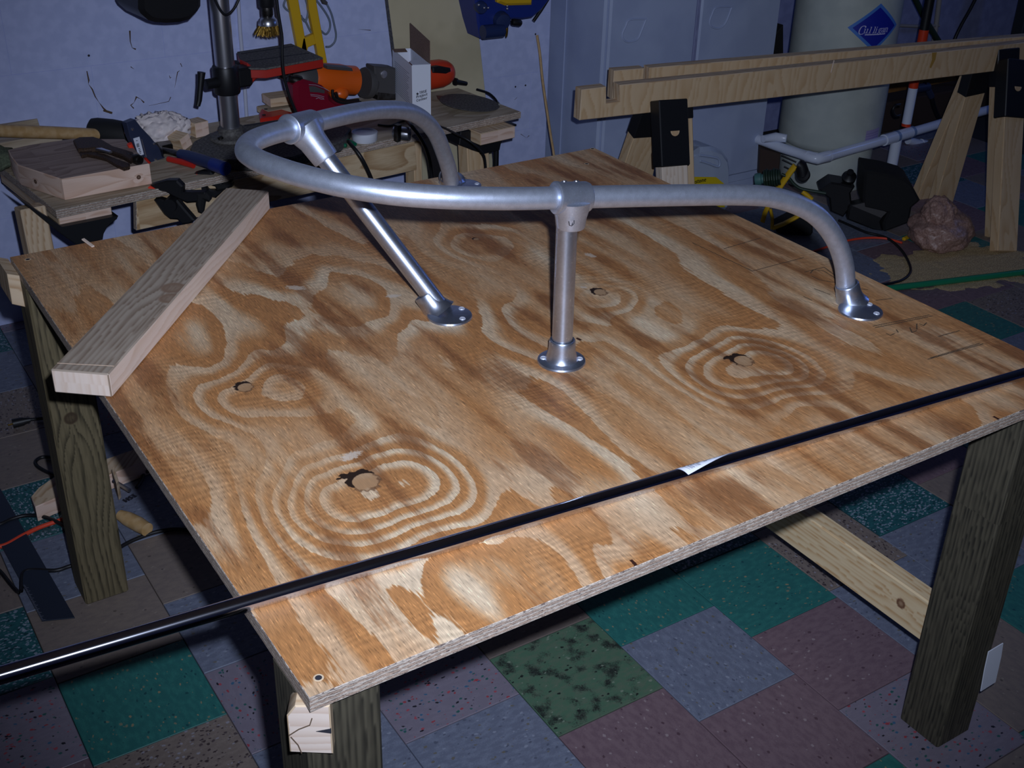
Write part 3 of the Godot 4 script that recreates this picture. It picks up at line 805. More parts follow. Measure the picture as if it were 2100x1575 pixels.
func build_table() -> void:
	var t := thing("work_table", "low work table with a knotty plywood top on greenish treated posts", "table", Vector3(TW / 2, 0, -TL / 2))
	# top: face, edge, underside
	var b := MB.new()
	var th := 0.0195; var bv := 0.0008
	var y1 := TOP; var y0 := TOP - th
	b.quad(Vector3(bv, y1, -bv), Vector3(TW - bv, y1, -bv), Vector3(TW - bv, y1, -TL + bv), Vector3(bv, y1, -TL + bv), Vector3.UP, Vector2(bv, bv), Vector2(TW - bv, bv), Vector2(TW - bv, TL - bv), Vector2(bv, TL - bv))
	b.k = 1
	b.quad(Vector3(0, y0, 0), Vector3(TW, y0, 0), Vector3(TW, y0, -TL), Vector3(0, y0, -TL), Vector3.DOWN)
	var cs := [Vector3(0, 0, 0), Vector3(TW, 0, 0), Vector3(TW, 0, -TL), Vector3(0, 0, -TL)]
	for i in 4:
		var a: Vector3 = cs[i]; var c: Vector3 = cs[(i + 1) % 4]
		var mid := Vector3(TW / 2, 0, -TL / 2)
		var d := (c - a).normalized()
		var n := Vector3(-d.z, 0, d.x)
		if n.dot((a + c) / 2 - mid) < 0: n = -n
		var L := a.distance_to(c)
		# the sawn edge waves a little
		var seg := 40
		for s in seg:
			var u0 := L * s / seg; var u1 := L * (s + 1) / seg
			var p0 := a + d * u0; var p1 := a + d * u1
			b.quad(p0 + Vector3(0, y0, 0), p1 + Vector3(0, y0, 0), p1 + Vector3(0, y1 - bv, 0), p0 + Vector3(0, y1 - bv, 0), n, Vector2(u0 + i, th), Vector2(u1 + i, th), Vector2(u1 + i, 0), Vector2(u0 + i, 0))
			var q0 := (p0 - n * bv).clamp(Vector3(bv, -9, -TL + bv), Vector3(TW - bv, 9, -bv)); var q1 := (p1 - n * bv).clamp(Vector3(bv, -9, -TL + bv), Vector3(TW - bv, 9, -bv))
			b.quad(p0 + Vector3(0, y1 - bv, 0), p1 + Vector3(0, y1 - bv, 0), q1 + Vector3(0, y1, 0), q0 + Vector3(0, y1, 0), (n + Vector3.UP).normalized(), Vector2(u0 + i, 0), Vector2(u1 + i, 0), Vector2(u1 + i, 0.001), Vector2(u0 + i, 0.001))
	var top := part(t, "plywood_top", b, [M.ply_top, M.ply_edge])
	for q in [Vector3(0.0207, 0.7381, -0.0223), Vector3(0.0256, 0.7381, -1.2886), Vector3(1.3159, 0.7381, -1.3117), Vector3(1.2398, 0.7381, -1.2298)]:
		var rim := MB.new()
		rim.lathe(q, Vector3.UP, [[0.0058, 0.0002], [0.0048, 0.0006], [0.0038, 0.0003]], 16)
		rim.k = 1
		rim.lathe(q, Vector3.UP, [[0.0, 0.0002], [0.0040, 0.00025]], 16)
		part(top, "screw_hole", rim, [M.pine, M.hole])
	# posts
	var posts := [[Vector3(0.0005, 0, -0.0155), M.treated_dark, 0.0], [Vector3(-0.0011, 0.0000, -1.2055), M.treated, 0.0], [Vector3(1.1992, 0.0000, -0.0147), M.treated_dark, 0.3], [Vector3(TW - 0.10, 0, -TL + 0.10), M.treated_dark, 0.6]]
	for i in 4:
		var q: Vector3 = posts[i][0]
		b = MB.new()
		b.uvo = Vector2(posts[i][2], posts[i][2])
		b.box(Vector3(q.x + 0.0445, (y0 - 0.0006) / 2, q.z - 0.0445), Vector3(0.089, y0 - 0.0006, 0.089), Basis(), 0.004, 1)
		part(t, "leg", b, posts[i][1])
	# scrap of label left on the near right post
	b = MB.new()
	b.prism([Vector3(1.2715, 0.2022, -0.0122), Vector3(1.3109, 0.2045, -0.0122), Vector3(1.3172, 0.1707, -0.0122), Vector3(1.3231, 0.1059, -0.0122), Vector3(1.2831, 0.1030, -0.0122), Vector3(1.2751, 0.1594, -0.0122)], Vector3(0, 0, 0.0016), 0.0)
	part(t, "paper_scrap", b, M.paper)
	# stretcher between the right-hand posts
	b = MB.new()
	b.box(Vector3(1.262, 0.198, -0.655), Vector3(0.04, 0.09, 1.10), Basis(), 0.003, 2)
	part(t, "stretcher", b, [M.stretcher, M.pine_end])
	# stub of frame lumber under the near corner, with checked end grain
	b = MB.new()
	var RB := Basis(Vector3.UP, deg_to_rad(-31.0))
	var pv := Vector3(0.0008, 0.6466, -0.0120)
	var o0 := RB * Vector3(-0.030, 0, 0)
	b.prism([pv + RB * Vector3(-0.0215, 0.003, 0), pv + RB * Vector3(0.0245, 0.0, 0), pv + RB * Vector3(0.0245, 0.070, 0), pv + RB * Vector3(-0.012, 0.070, 0), pv + RB * Vector3(-0.0215, 0.056, 0)], RB * Vector3(0, 0, -0.032), 0.0015, 1)
	var stub := part(t, "corner_block", b, [M.endcrack, M.pine])
	var cr := RB * Vector3(0, 0, 0.0006)
	for ln in [[Vector3(-0.021, 0.028, 0), Vector3(-0.010, 0.037, 0), Vector3(0.002, 0.043, 0), Vector3(0.005, 0.053, 0)], [Vector3(-0.019, 0.026, 0), Vector3(-0.012, 0.014, 0), Vector3(-0.009, 0.002, 0)]]:
		var ps: Array = []
		for l in ln: ps.append(pv + RB * l + cr * 0.3)
		part(stub, "crack", MB.new().tube(ps, 0.0007, 6), M.dirt)
	b = MB.new()
	b.prism([pv + RB * Vector3(0.0242, 0.038, 0) + cr, pv + RB * Vector3(0.008, 0.034, 0) + cr, pv + RB * Vector3(0.0242, 0.031, 0) + cr], RB * Vector3(0, 0, -0.003))
	part(stub, "chip", b, M.hole)
	# the same kind of stub at the far corner
	b = MB.new()
	b.prism([Vector3(-0.0210, 0.7362, -1.2450), Vector3(-0.0007, 0.7279, -1.2450), Vector3(-0.0010, 0.6661, -1.2450), Vector3(-0.0221, 0.6770, -1.2450)], Vector3(0, 0.0, -0.09), 0.001, 1)
	part(t, "corner_block", b, [M.pine, M.pine])

func pipe_flange(parent: Node3D, at: Vector3, dir: Vector3, disc_c: Vector3, screws: Array) -> void:
	# round foot with a collar leaning along dir
	var b := MB.new()
	b.lathe(disc_c, Vector3.UP, [[0.0, 0.0], [0.0375, 0.0], [0.0385, 0.002], [0.0375, 0.0045], [0.031, 0.0062], [0.0, 0.0068]], 40)
	var base := at + dir * 0.0
	b.lathe(base - dir * 0.012, dir, [[0.0310, 0.012], [0.0275, 0.0165], [0.0245, 0.022], [0.0222, 0.030], [0.0212, 0.038], [0.0208, 0.050], [0.0196, 0.052], [0.0170, 0.0515]], 28)
	var fl := part(parent, "flange", b, M.alu_smooth)
	for a: float in screws:
		var q := disc_c + Vector3(cos(a) * 0.0285, 0.0058, -sin(a) * 0.0285)
		b = MB.new()
		b.lathe(q, Vector3.UP, [[0.0056, 0.0004], [0.0048, 0.0016], [0.0040, 0.0010]], 16)
		b.k = 1
		b.lathe(q, Vector3.UP, [[0.0041, 0.0010], [0.0, 0.0004]], 16)
		part(fl, "screw_hole", b, [M.bright, M.bright])

func build_rail() -> void:
	var foot_a := Vector3(1.2121, 0.7381, -0.3974)      # the end by the table's right edge
	var foot_b := Vector3(0.9138, 0.7381, -1.2614)       # the end at the back
	var post_foot := Vector3(0.6443, 0.7381, -0.4730)
	var brace_foot := Vector3(0.5660, 0.7381, -0.7249)
	var t := thing("pipe_rail", "bent aluminium pipe rail standing on the plywood on two ends, a post and a brace", "rail", Vector3(0.6500, TOP, -0.75))
	var r := 0.0167
	# centre line: foot, quarter bend, rising side, round nose, other side
	var pa := [Vector3(1.2030, 0.7520, -0.4050), Vector3(1.1970, 0.7850, -0.4060), Vector3(1.1840, 0.8220, -0.4075), Vector3(1.1580, 0.8660, -0.4110), Vector3(1.1180, 0.9080, -0.4160), Vector3(1.0720, 0.9370, -0.4220), Vector3(1.0150, 0.9590, -0.4300), Vector3(0.9500, 0.9720, -0.4375), Vector3(0.8600, 0.9840, -0.4495), Vector3(0.7500, 0.9970, -0.4650), Vector3(0.6460, 1.0090, -0.4790)]
	var mid := [Vector3(0.5831, 1.0159, -0.4881), Vector3(0.5208, 1.0228, -0.5016), Vector3(0.4530, 1.0302, -0.5230), Vector3(0.3921, 1.0369, -0.5539), Vector3(0.3397, 1.0427, -0.6008), Vector3(0.2994, 1.0471, -0.6597), Vector3(0.2754, 1.0498, -0.7170), Vector3(0.2688, 1.0505, -0.7580), Vector3(0.2732, 1.0500, -0.7880), Vector3(0.2970, 1.0474, -0.8266), Vector3(0.3390, 1.0428, -0.8618), Vector3(0.4043, 1.0356, -0.8990)]
	var pb := [Vector3(0.4830, 1.0270, -0.9450), Vector3(0.5750, 1.0080, -1.0120), Vector3(0.6500, 0.9880, -1.0640), Vector3(0.7200, 0.9620, -1.1120), Vector3(0.7750, 0.9280, -1.1500), Vector3(0.8200, 0.8840, -1.1830), Vector3(0.8530, 0.8320, -1.2090), Vector3(0.8760, 0.7850, -1.2260), Vector3(0.8860, 0.7520, -1.2340)]
	var pts: Array = []
	pts.append_array(pa); pts.append_array(mid); pts.append_array(pb)
	part(t, "bent_pipe", MB.new().tube(spline(pts, 6), r, 28), M.alu)
	# upright post with its tee
	var tee := Vector3(0.6460, 1.0090, -0.4790)
	part(t, "post", MB.new().tube([post_foot + Vector3(0, 0.012, 0), tee - Vector3(0, 0.03, 0)], r * 0.97, 28), M.alu_smooth)
	var tee_along := (Vector3(0.7500, 0.9970, -0.4650) - Vector3(0.5820, 1.0160, -0.4860)).normalized()
	tee_fitting(t, tee + tee_along * 0.006, tee_along, (post_foot - tee).normalized(), 0.029, 0.043)
	# leaning brace with its tee near the nose
	var tb := Vector3(0.4132, 1.0346, -0.9038)
	var bd := (brace_foot + Vector3(0, 0.006, 0) - tb).normalized()
	part(t, "brace", MB.new().tube([tb + bd * 0.03, brace_foot + Vector3(0, 0.012, 0)], r * 0.97, 28), M.alu_smooth)
	tee_fitting(t, tb, (Vector3(0.4839, 1.0268, -0.9407) - Vector3(0.3499, 1.0416, -0.8687)).normalized(), bd, 0.034, 0.062)
	# feet
	pipe_flange(t, post_foot, Vector3.UP, post_foot, [-0.57, 2.57])
	pipe_flange(t, brace_foot, -bd, Vector3(0.5724, 0.7381, -0.6996), [0.25, -1.25])
	pipe_flange(t, foot_a, (Vector3(1.1900, 0.8000, -0.4065) - foot_a).normalized(), Vector3(1.1979, 0.7381, -0.3625), [0.2, -1.2])
	pipe_flange(t, foot_b + Vector3(-0.01, 0, 0), (Vector3(0.8620, 0.8120, -1.2160) - foot_b).normalized(), Vector3(0.9177, 0.7381, -1.2349), [-0.45, 2.2])
	# hand-drawn mark on the tee's neck
	var mk := tee + Vector3(-0.010, -0.029, 0.0265)
	for ln in [[Vector3(-0.006, 0.004, 0), Vector3(-0.005, -0.002, 0.001), Vector3(-0.001, -0.004, 0.001), Vector3(0.0, 0.001, 0.0013)], [Vector3(0.0, -0.003, 0.0012), Vector3(0.003, -0.001, 0.001), Vector3(0.003, 0.004, 0.0008)]]:
		var ps: Array = []
		for l in ln: ps.append(mk + l)
		part(t, "pen_mark", MB.new().tube(ps, 0.0006, 6), M.ink)

func tee_fitting(parent: Node3D, at: Vector3, along: Vector3, down: Vector3, half: float, neck: float) -> void:
	var b := MB.new()
	var ro := 0.0232
	b.lathe(at - along * half, along, [[0.0168, 0.0], [0.0225, 0.0], [ro + 0.001, 0.0015], [ro + 0.001, 0.005], [ro, 0.008], [ro, half * 2 - 0.006], [ro - 0.0015, half * 2 - 0.002], [0.0168, half * 2]], 32)
	b.lathe(at + down * 0.004, down, [[0.0300, 0.0], [0.0270, 0.014], [0.0238, 0.026], [0.0222, neck - 0.004], [0.0212, neck - 0.0008], [0.0168, neck]], 32)
	var f := part(parent, "tee_fitting", b, M.alu_cast)
	for s in [0.35, -0.35]:
		var n := (-down + along.cross(down) * 0.3).normalized()
		part(f, "set_screw", MB.new().lathe(at + along * half * s + n * (ro - 0.001), n, [[0.0048, 0.0], [0.0045, 0.0018], [0.0030, 0.0024], [0.0026, 0.0006], [0.0, 0.0006]], 14), M.steel)

func build_table_things() -> void:
	# length of 2x4 lying across the table's left edge
	var c := [Vector3(-0.0620, 0.7781, -0.7687), Vector3(0.0107, 0.7781, -0.7127), Vector3(0.5107, 0.7781, -1.3170), Vector3(0.4326, 0.7781, -1.3633)]
	var b := MB.new()
	var ax: Vector3 = ((c[2] + c[3]) - (c[0] + c[1])) / 2
	var L := ax.length()
	var B := look(ax)
	var cen: Vector3 = (c[0] + c[1] + c[2] + c[3]) / 4 - Vector3(0, 0.0199, 0)
	b.box(cen, Vector3(L, 0.0396, 0.0885), B, 0.0022, 0, 1)
	var t := thing("lumber_offcut", "thick pine board lying across the plywood table's edge, one end hanging over", "board", Vector3(cen.x, TOP, cen.z))
	part(t, "board", b, [M.offcut, M.sawn])
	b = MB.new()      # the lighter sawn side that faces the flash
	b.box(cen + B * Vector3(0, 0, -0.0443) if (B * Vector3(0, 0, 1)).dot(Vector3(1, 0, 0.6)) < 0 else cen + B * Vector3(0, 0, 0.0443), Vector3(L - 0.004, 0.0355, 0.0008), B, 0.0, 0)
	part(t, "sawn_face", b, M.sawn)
	b = MB.new()      # saw kerf across the top near the overhanging end
	b.box(cen - B * Vector3(L / 2 - 0.022, -0.0198, 0), Vector3(0.0016, 0.0010, 0.085), B * Basis(Vector3.UP, 0.06), 0.0003)
	part(t, "scored_line", b, M.pine_end)
	# chrome tube resting near the front edge
	var a0 := Vector3(-0.1128, 0.7479, -0.1728); var a1 := Vector3(0.8439, 0.7479, -0.0935)
	var d := (a1 - a0).normalized()
	a0.y = TOP + 0.0099; a1.y = TOP + 0.0099
	d = (a1 - a0).normalized()
	var s0 := a0 - d * 0.42; var s1 := a1 + d * 0.75
	t = thing("metal_tube", "long shiny dark metal tube with a barcode sticker lying along the table's front", "tube", Vector3((s0.x + s1.x) / 2, TOP, (s0.z + s1.z) / 2))
	b = MB.new()
	var pl: Array = []
	for i in 25: pl.append(s0.lerp(s1, i / 24.0))
	b.tube(pl, 0.0098, 64)
	part(t, "tube", b, M.chrome)
	# sticker curved round the tube
	var q := Vector3(0.6290, 0.7541, -0.1109)
	var u := (q - s0).dot(d)
	b = MB.new()
	var side := d.cross(Vector3.UP)
	var n := 14
	var R := 0.0101
	var pt := func(uu: float, vv: float) -> Vector3:
		var ang := lerpf(0.45, 2.2, vv)
		var p := s0 + d * (u - 0.047 + 0.094 * uu + 0.012 * (1.0 - vv)); p += (side * cos(PI - ang + 0.0) * -1.0 + Vector3.UP * sin(ang)) * R
		return p
	for i in 10:
		for j in n:
			var v0 := float(j) / n; var v1 := float(j + 1) / n
			# the lower edge runs slanting, cutting the sticker to a wedge
			var cut := func(uu: float, vv: float) -> float: return vv * lerpf(0.0, 1.0, uu)
			var u0 := i / 10.0; var u1 := (i + 1) / 10.0
			var lo0 := lerpf(0.0, 0.92, u0); var lo1 := lerpf(0.0, 0.92, u1)
			var A: Vector3 = pt.call(u0, lerpf(lo0, 1.0, v0)); var Bq: Vector3 = pt.call(u1, lerpf(lo1, 1.0, v0))
			var Cq: Vector3 = pt.call(u1, lerpf(lo1, 1.0, v1)); var Dq: Vector3 = pt.call(u0, lerpf(lo0, 1.0, v1))
			var nn := ((A + Cq) / 2 - (s0 + d * ((A + Cq) / 2 - s0).dot(d))).normalized()
			b.quad(A, Bq, Cq, Dq, nn)
	var st := part(t, "barcode_sticker", b, M.paper)
	var rr := RandomNumberGenerator.new(); rr.seed = 3
	b = MB.new()
	for i in 22:
		var uu := 0.10 + i * 0.013
		if rr.randf() < 0.35: continue
		var wd := rr.randf_range(0.003, 0.008)
		for j in 4:
			var v0 := lerpf(0.30 + uu * 0.6, 0.74, j / 4.0); var v1 := lerpf(0.30 + uu * 0.6, 0.74, (j + 1) / 4.0)
			var A: Vector3 = pt.call(uu, v0); var Bq: Vector3 = pt.call(uu + wd, v0); var Cq: Vector3 = pt.call(uu + wd, v1); var Dq: Vector3 = pt.call(uu, v1)
			var nn := ((A + Cq) / 2 - (s0 + d * ((A + Cq) / 2 - s0).dot(d))).normalized()
			var o := nn * 0.00015
			b.quad(A + o, Bq + o, Cq + o, Dq + o, nn)
	for seg in [[0.08, 0.14, 0.84], [0.17, 0.30, 0.84], [0.33, 0.40, 0.86], [0.44, 0.50, 0.78], [0.53, 0.60, 0.90], [0.66, 0.72, 0.92], [0.74, 0.86, 0.95]]:
		var A: Vector3 = pt.call(seg[0], seg[2] - 0.05); var Bq: Vector3 = pt.call(seg[1], seg[2] - 0.05); var Cq: Vector3 = pt.call(seg[1], seg[2] + 0.03); var Dq: Vector3 = pt.call(seg[0], seg[2] + 0.03)
		var nn := ((A + Cq) / 2 - (s0 + d * ((A + Cq) / 2 - s0).dot(d))).normalized()
		b.quad(A + nn * 0.00015, Bq + nn * 0.00015, Cq + nn * 0.00015, Dq + nn * 0.00015, nn)
	part(st, "barcode", b, M.ink)
	# splinter at the far left edge and a chip
	b = MB.new()
	var sp := [Vector3(0.1423, 0.7411, -1.2855), Vector3(0.1340, 0.7461, -1.3145)]
	b.box((sp[0] + sp[1]) / 2, Vector3(0.034, 0.003, 0.006), look(sp[1] - sp[0]), 0.0006)
	solo("wood_splinter", "small pale splinter of wood on the plywood's far edge by the bench leg", "splinter", b, M.sawn)

# ---------------------------------------------------------------- tool bench
var BX := Vector3(0.9938, 0, -0.1112)     # along the bench
var BB := Vector3(-0.1112, 0, -0.9938)    # towards the wall
func bench_basis() -> Basis: return Basis(BX, Vector3.UP, -BB)

func leg_box(b: MB, top: Vector3, foot: Vector3, wide: Vector3, w: float, th: float) -> void:
	var ax := (foot - top)
	var y := -ax.normalized()
	var x := (wide - y * wide.dot(y)).normalized()
	b.box((top + foot) / 2, Vector3(w, ax.length(), th), Basis(x, y, x.cross(y)), 0.003, 1)

func build_bench() -> void:
	var FL := Vector3(0.2311, 0.5500, -2.0146); var FR := Vector3(1.6838, 0.5500, -2.1771)
	var t := thing("tool_bench", "low tool bench of plywood on black sawhorse brackets against the wall", "workbench", Vector3(0.95, 0, -2.3))
	var b := MB.new()
	var D := 0.46
	b.prism([FL, FR, FR + BB * 0.40, FL + BB * D], Vector3(0, -0.021, 0), 0.001, 1)
	part(t, "plywood_top", b, [M.benchtop, M.ply_edge])
	# boards under each end, running back
	for q in [Vector3(0.2370, 0.5280, -2.0465), Vector3(1.4934, 0.5280, -2.1172)]:
		b = MB.new()
		b.box(q + BX * 0.068 + BB * 0.2 + Vector3(0, -0.0195, 0), Vector3(0.135, 0.037, 0.42), bench_basis(), 0.002, 2, 1)
		part(t, "cross_board", b, [M.pine, M.board_face])
	# plywood apron below the top
	b = MB.new()
	var ap := [Vector3(0.4447, 0.5178, -2.0384), Vector3(1.3041, 0.5131, -2.1344), Vector3(1.3115, 0.4277, -2.1353), Vector3(1.1564, 0.4295, -2.1179), Vector3(0.9658, 0.4317, -2.0966), Vector3(0.4345, 0.4406, -2.0373)]
	for i in ap.size(): ap[i] += BB * 0.03
	ap[0].y = 0.527; ap[1].y = 0.527
	b.prism(ap, BB * 0.019, 0.001, 1)
	part(t, "apron", b, [M.benchply, M.ply_edge])
	# black sheet-metal brackets: one under each end
	b = MB.new()
	b.prism([Vector3(0.1489, 0.6003, -2.0054), Vector3(0.2405, 0.5048, -2.0156), Vector3(0.3822, 0.5017, -2.0315), Vector3(0.3773, 0.4937, -2.0309), Vector3(0.3611, 0.4870, -2.0291), Vector3(0.3483, 0.4769, -2.0277), Vector3(0.3388, 0.4635, -2.0266), Vector3(0.3341, 0.4488, -2.0261), Vector3(0.2672, 0.4507, -2.0186), Vector3(0.2293, 0.4947, -2.0144)], BB * 0.10, 0.002)
	part(t, "bracket", b, M.bracket)
	b = MB.new()
	b.prism([Vector3(1.4523, 0.5277, -2.1512), Vector3(1.6695, 0.5122, -2.1755), Vector3(1.6697, 0.5060, -2.1755), Vector3(1.6366, 0.5071, -2.1718), Vector3(1.6199, 0.4837, -2.1699), Vector3(1.6089, 0.4624, -2.1687), Vector3(1.6036, 0.4414, -2.1681), Vector3(1.5424, 0.4406, -2.1613), Vector3(1.4951, 0.4620, -2.1560), Vector3(1.4469, 0.4879, -2.1506)], BB * 0.10, 0.002)
	part(t, "bracket", b, M.bracket)
	# legs
	b = MB.new()
	leg_box(b, Vector3(0.1931, 0.5486, -2.0103) + BB * 0.07, Vector3(0.1845, 0.3973, -2.0094) * Vector3(1, 0, 1) + BB * 0.0, BX, 0.062, 0.05)
	part(t, "leg", b, M.pine)
	b = MB.new()
	leg_box(b, Vector3(1.5359, 0.4898, -2.1605) + BB * 0.05, Vector3(1.5291, 0.3103, -2.1598) * Vector3(1, 0, 1), BX, 0.085, 0.05)
	part(t, "leg", b, M.horse)
	b = MB.new()
	leg_box(b, Vector3(1.3199, 0.5071, -2.1364) + BB * 0.06, Vector3(1.3245, 0.3232, -2.1369) * Vector3(1, 0, 1) + BB * 0.06, BX, 0.03, 0.05)
	part(t, "leg", b, M.horse)
	b = MB.new()
	b.tube([Vector3(1.6289, 0.5085, -2.1709) + BB * 0.05, Vector3(1.6303, 0.3856, -2.1711) * Vector3(1, 0, 1) + BB * 0.05], 0.0085, 14)
	part(t, "support_pipe", b, M.black)

func prism_thing(called: String, label: String, cat: String, poly: Array, ext: Vector3, m, bev := 0.003, group := "") -> MeshInstance3D:
	return solo(called, label, cat, MB.new().prism(poly, ext, bev), m, group)

func build_bench_things() -> void:
	var b := MB.new()
	# shaped thick board
	var t := thing("shaped_board", "thick walnut-toned board with a notched side lying on the bench corner", "board", Vector3(0.3789, 0.5500, -2.1789))
	var tp := [Vector3(0.2683, 0.6060, -2.0705), Vector3(0.4900, 0.6060, -2.0821), Vector3(0.4967, 0.6060, -2.3081), Vector3(0.3786, 0.6060, -2.3766), Vector3(0.2649, 0.6060, -2.3768), Vector3(0.2074, 0.6060, -2.3620), Vector3(0.2023, 0.6060, -2.3066), Vector3(0.2013, 0.6060, -2.2291)]
	b.prism(tp, Vector3(0, -0.055, 0), 0.002, 1)
	part(t, "board", b, [M.walnut, M.board_face])
	# green cloth and scrap wood at the back left
	b = MB.new()
	b.ball(Vector3(0.1728, 0.5700, -2.4000), Vector3(0.05, 0.035, 0.05), Basis(), 0.5, 8, 1.2, 12, 0.5505)
	solo("work_glove", "dull green cloth work glove at the bench's end beside the shaped board", "glove", b, speckled(hx("66705a"), hx("4a5142"), 33, 0.05, 0.1, 0.95))
	b = MB.new()
	var sc := [Vector3(0.2066, 0.6001, -2.5985), Vector3(0.2552, 0.5998, -2.6039), Vector3(0.3430, 0.6013, -2.6137), Vector3(0.3486, 0.5609, -2.6144), Vector3(0.3364, 0.5375, -2.6130), Vector3(0.1972, 0.5493, -2.5975)]
	b.prism(sc, BB * 0.03, 0.002)
	solo("wood_scrap", "weathered wood scrap standing behind the mallet handle", "wood scrap", b, M.benchtop)
	b = MB.new()
	b.box(Vector3(0.2519, 0.5720, -2.5077), Vector3(0.24, 0.042, 0.07), bench_basis(), 0.003, 0)
	solo("wood_scrap", "low greyish wood scrap lying under the mallet handle", "wood scrap", b, M.benchtop)
	# mallet
	t = thing("rubber_mallet", "black rubber mallet with a tan wooden handle lying on the bench", "mallet", Vector3(0.4967, 0.5500, -2.4722))
	var hh0 := Vector3(0.1741, 0.6426, -2.4362); var hh1 := Vector3(0.4957, 0.5727, -2.4721)
	b = MB.new()
	b.tube([hh0, hh0.lerp(hh1, 0.3), hh0.lerp(hh1, 0.6), hh1], [0.0165, 0.0175, 0.0168, 0.015], 18)
	part(t, "handle", b, M.handle)
	b = MB.new()
	var hc := Vector3(0.5059, 0.5751, -2.4732)
	var hd := (BX * 0.72 - BB * 0.66 - Vector3(0, 0.10, 0)).normalized()
	b.lathe(hc - hd * 0.062, hd, [[0.0, 0.0], [0.026, 0.0], [0.033, 0.004], [0.037, 0.02], [0.039, 0.062], [0.037, 0.104], [0.033, 0.120], [0.026, 0.124], [0.025, 0.122], [0.0, 0.122]], 32)
	part(t, "head", b, M.rubber)
	# locking pliers on the board
	t = thing("locking_pliers", "rusty locking pliers with a knurled screw lying on the shaped board", "pliers", Vector3(0.4152, 0.6060, -2.1687))
	var s := 9.264
	b = MB.new()
	b.prism([Vector3(0.3633, 0.6240, -2.3108), Vector3(0.3824, 0.6240, -2.3259), Vector3(0.4172, 0.6240, -2.3123), Vector3(0.4300, 0.6240, -2.2798), Vector3(0.4396, 0.6240, -2.2096), Vector3(0.4510, 0.6240, -2.1838), Vector3(0.4689, 0.6240, -2.1402), Vector3(0.4622, 0.6240, -2.1057), Vector3(0.4443, 0.6240, -2.0826), Vector3(0.4360, 0.6240, -2.1342), Vector3(0.4242, 0.6240, -2.1668), Vector3(0.4135, 0.6240, -2.1993), Vector3(0.3937, 0.6240, -2.2197), Vector3(0.3715, 0.6240, -2.2220), Vector3(0.3540, 0.6240, -2.2315)], Vector3(0, -0.014, 0), 0.003)
	part(t, "upper_handle", b, M.rust)
	b = MB.new()
	b.prism([Vector3(0.3595, 0.6160, -2.2563), Vector3(0.3783, 0.6160, -2.2510), Vector3(0.3882, 0.6160, -2.2139), Vector3(0.4085, 0.6160, -2.1813), Vector3(0.4209, 0.6160, -2.1412), Vector3(0.4364, 0.6160, -2.0953), Vector3(0.4414, 0.6160, -2.0833), Vector3(0.4335, 0.6160, -2.0555), Vector3(0.4158, 0.6160, -2.0516), Vector3(0.4065, 0.6160, -2.0840), Vector3(0.3977, 0.6160, -2.1444), Vector3(0.3828, 0.6160, -2.1761), Vector3(0.3667, 0.6160, -2.1992), Vector3(0.3511, 0.6160, -2.1958)], Vector3(0, -0.009, 0), 0.003)
	part(t, "lower_handle", b, M.rust)
	b = MB.new()
	b.prism([Vector3(0.3922, 0.6260, -2.2087), Vector3(0.4083, 0.6260, -2.2039), Vector3(0.4228, 0.6260, -2.1655), Vector3(0.4140, 0.6260, -2.1631)], Vector3(0, -0.006, 0), 0.001)
	part(t, "release_lever", b, M.steel)
	b = MB.new()
	var k0 := [Vector3(0.4546, 0.6160, -2.1323), Vector3(0.4763, 0.6160, -2.0642)]
	b.lathe(k0[0], k0[1] - k0[0], [[0.0, 0.0], [0.008, 0.0], [0.009, 0.004], [0.0075, 0.009], [0.0095, 0.013], [0.0078, 0.018], [0.0100, 0.023], [0.0082, 0.028], [0.0135, 0.031], [0.0135, 0.044], [0.010, 0.048], [0.0, 0.048]], 22)
	part(t, "adjusting_screw", b, M.steel_dark)
	# caulk gun: dark channel body, white sticker, red handles
	t = thing("hand_riveter", "slate-blue hand riveting tool with barcode label and red handles leaning on the board", "riveter", Vector3(0.5559, 0.5500, -2.2582))
	b = MB.new()
	b.prism([Vector3(0.4871, 0.6720, -2.2315), Vector3(0.5134, 0.6746, -2.2417), Vector3(0.5294, 0.6480, -2.2479), Vector3(0.5511, 0.6187, -2.2563), Vector3(0.5726, 0.5847, -2.2646), Vector3(0.5904, 0.5444, -2.2715), Vector3(0.5654, 0.5335, -2.2619), Vector3(0.5526, 0.5371, -2.2569), Vector3(0.5304, 0.5654, -2.2483), Vector3(0.5086, 0.5830, -2.2399), Vector3(0.4920, 0.6319, -2.2334)], Vector3(-0.36, 0.0, -0.93) * 0.022, 0.002)
	part(t, "body", b, M.navy)
	b = MB.new()
	b.prism([Vector3(0.4992, 0.6272, -2.2362), Vector3(0.5176, 0.6274, -2.2434), Vector3(0.5240, 0.5773, -2.2458), Vector3(0.5077, 0.5767, -2.2395)], Vector3(0.36, 0.0, 0.93) * 0.0012, 0.0)
	part(t, "label", b, M.paper)
	b = MB.new()
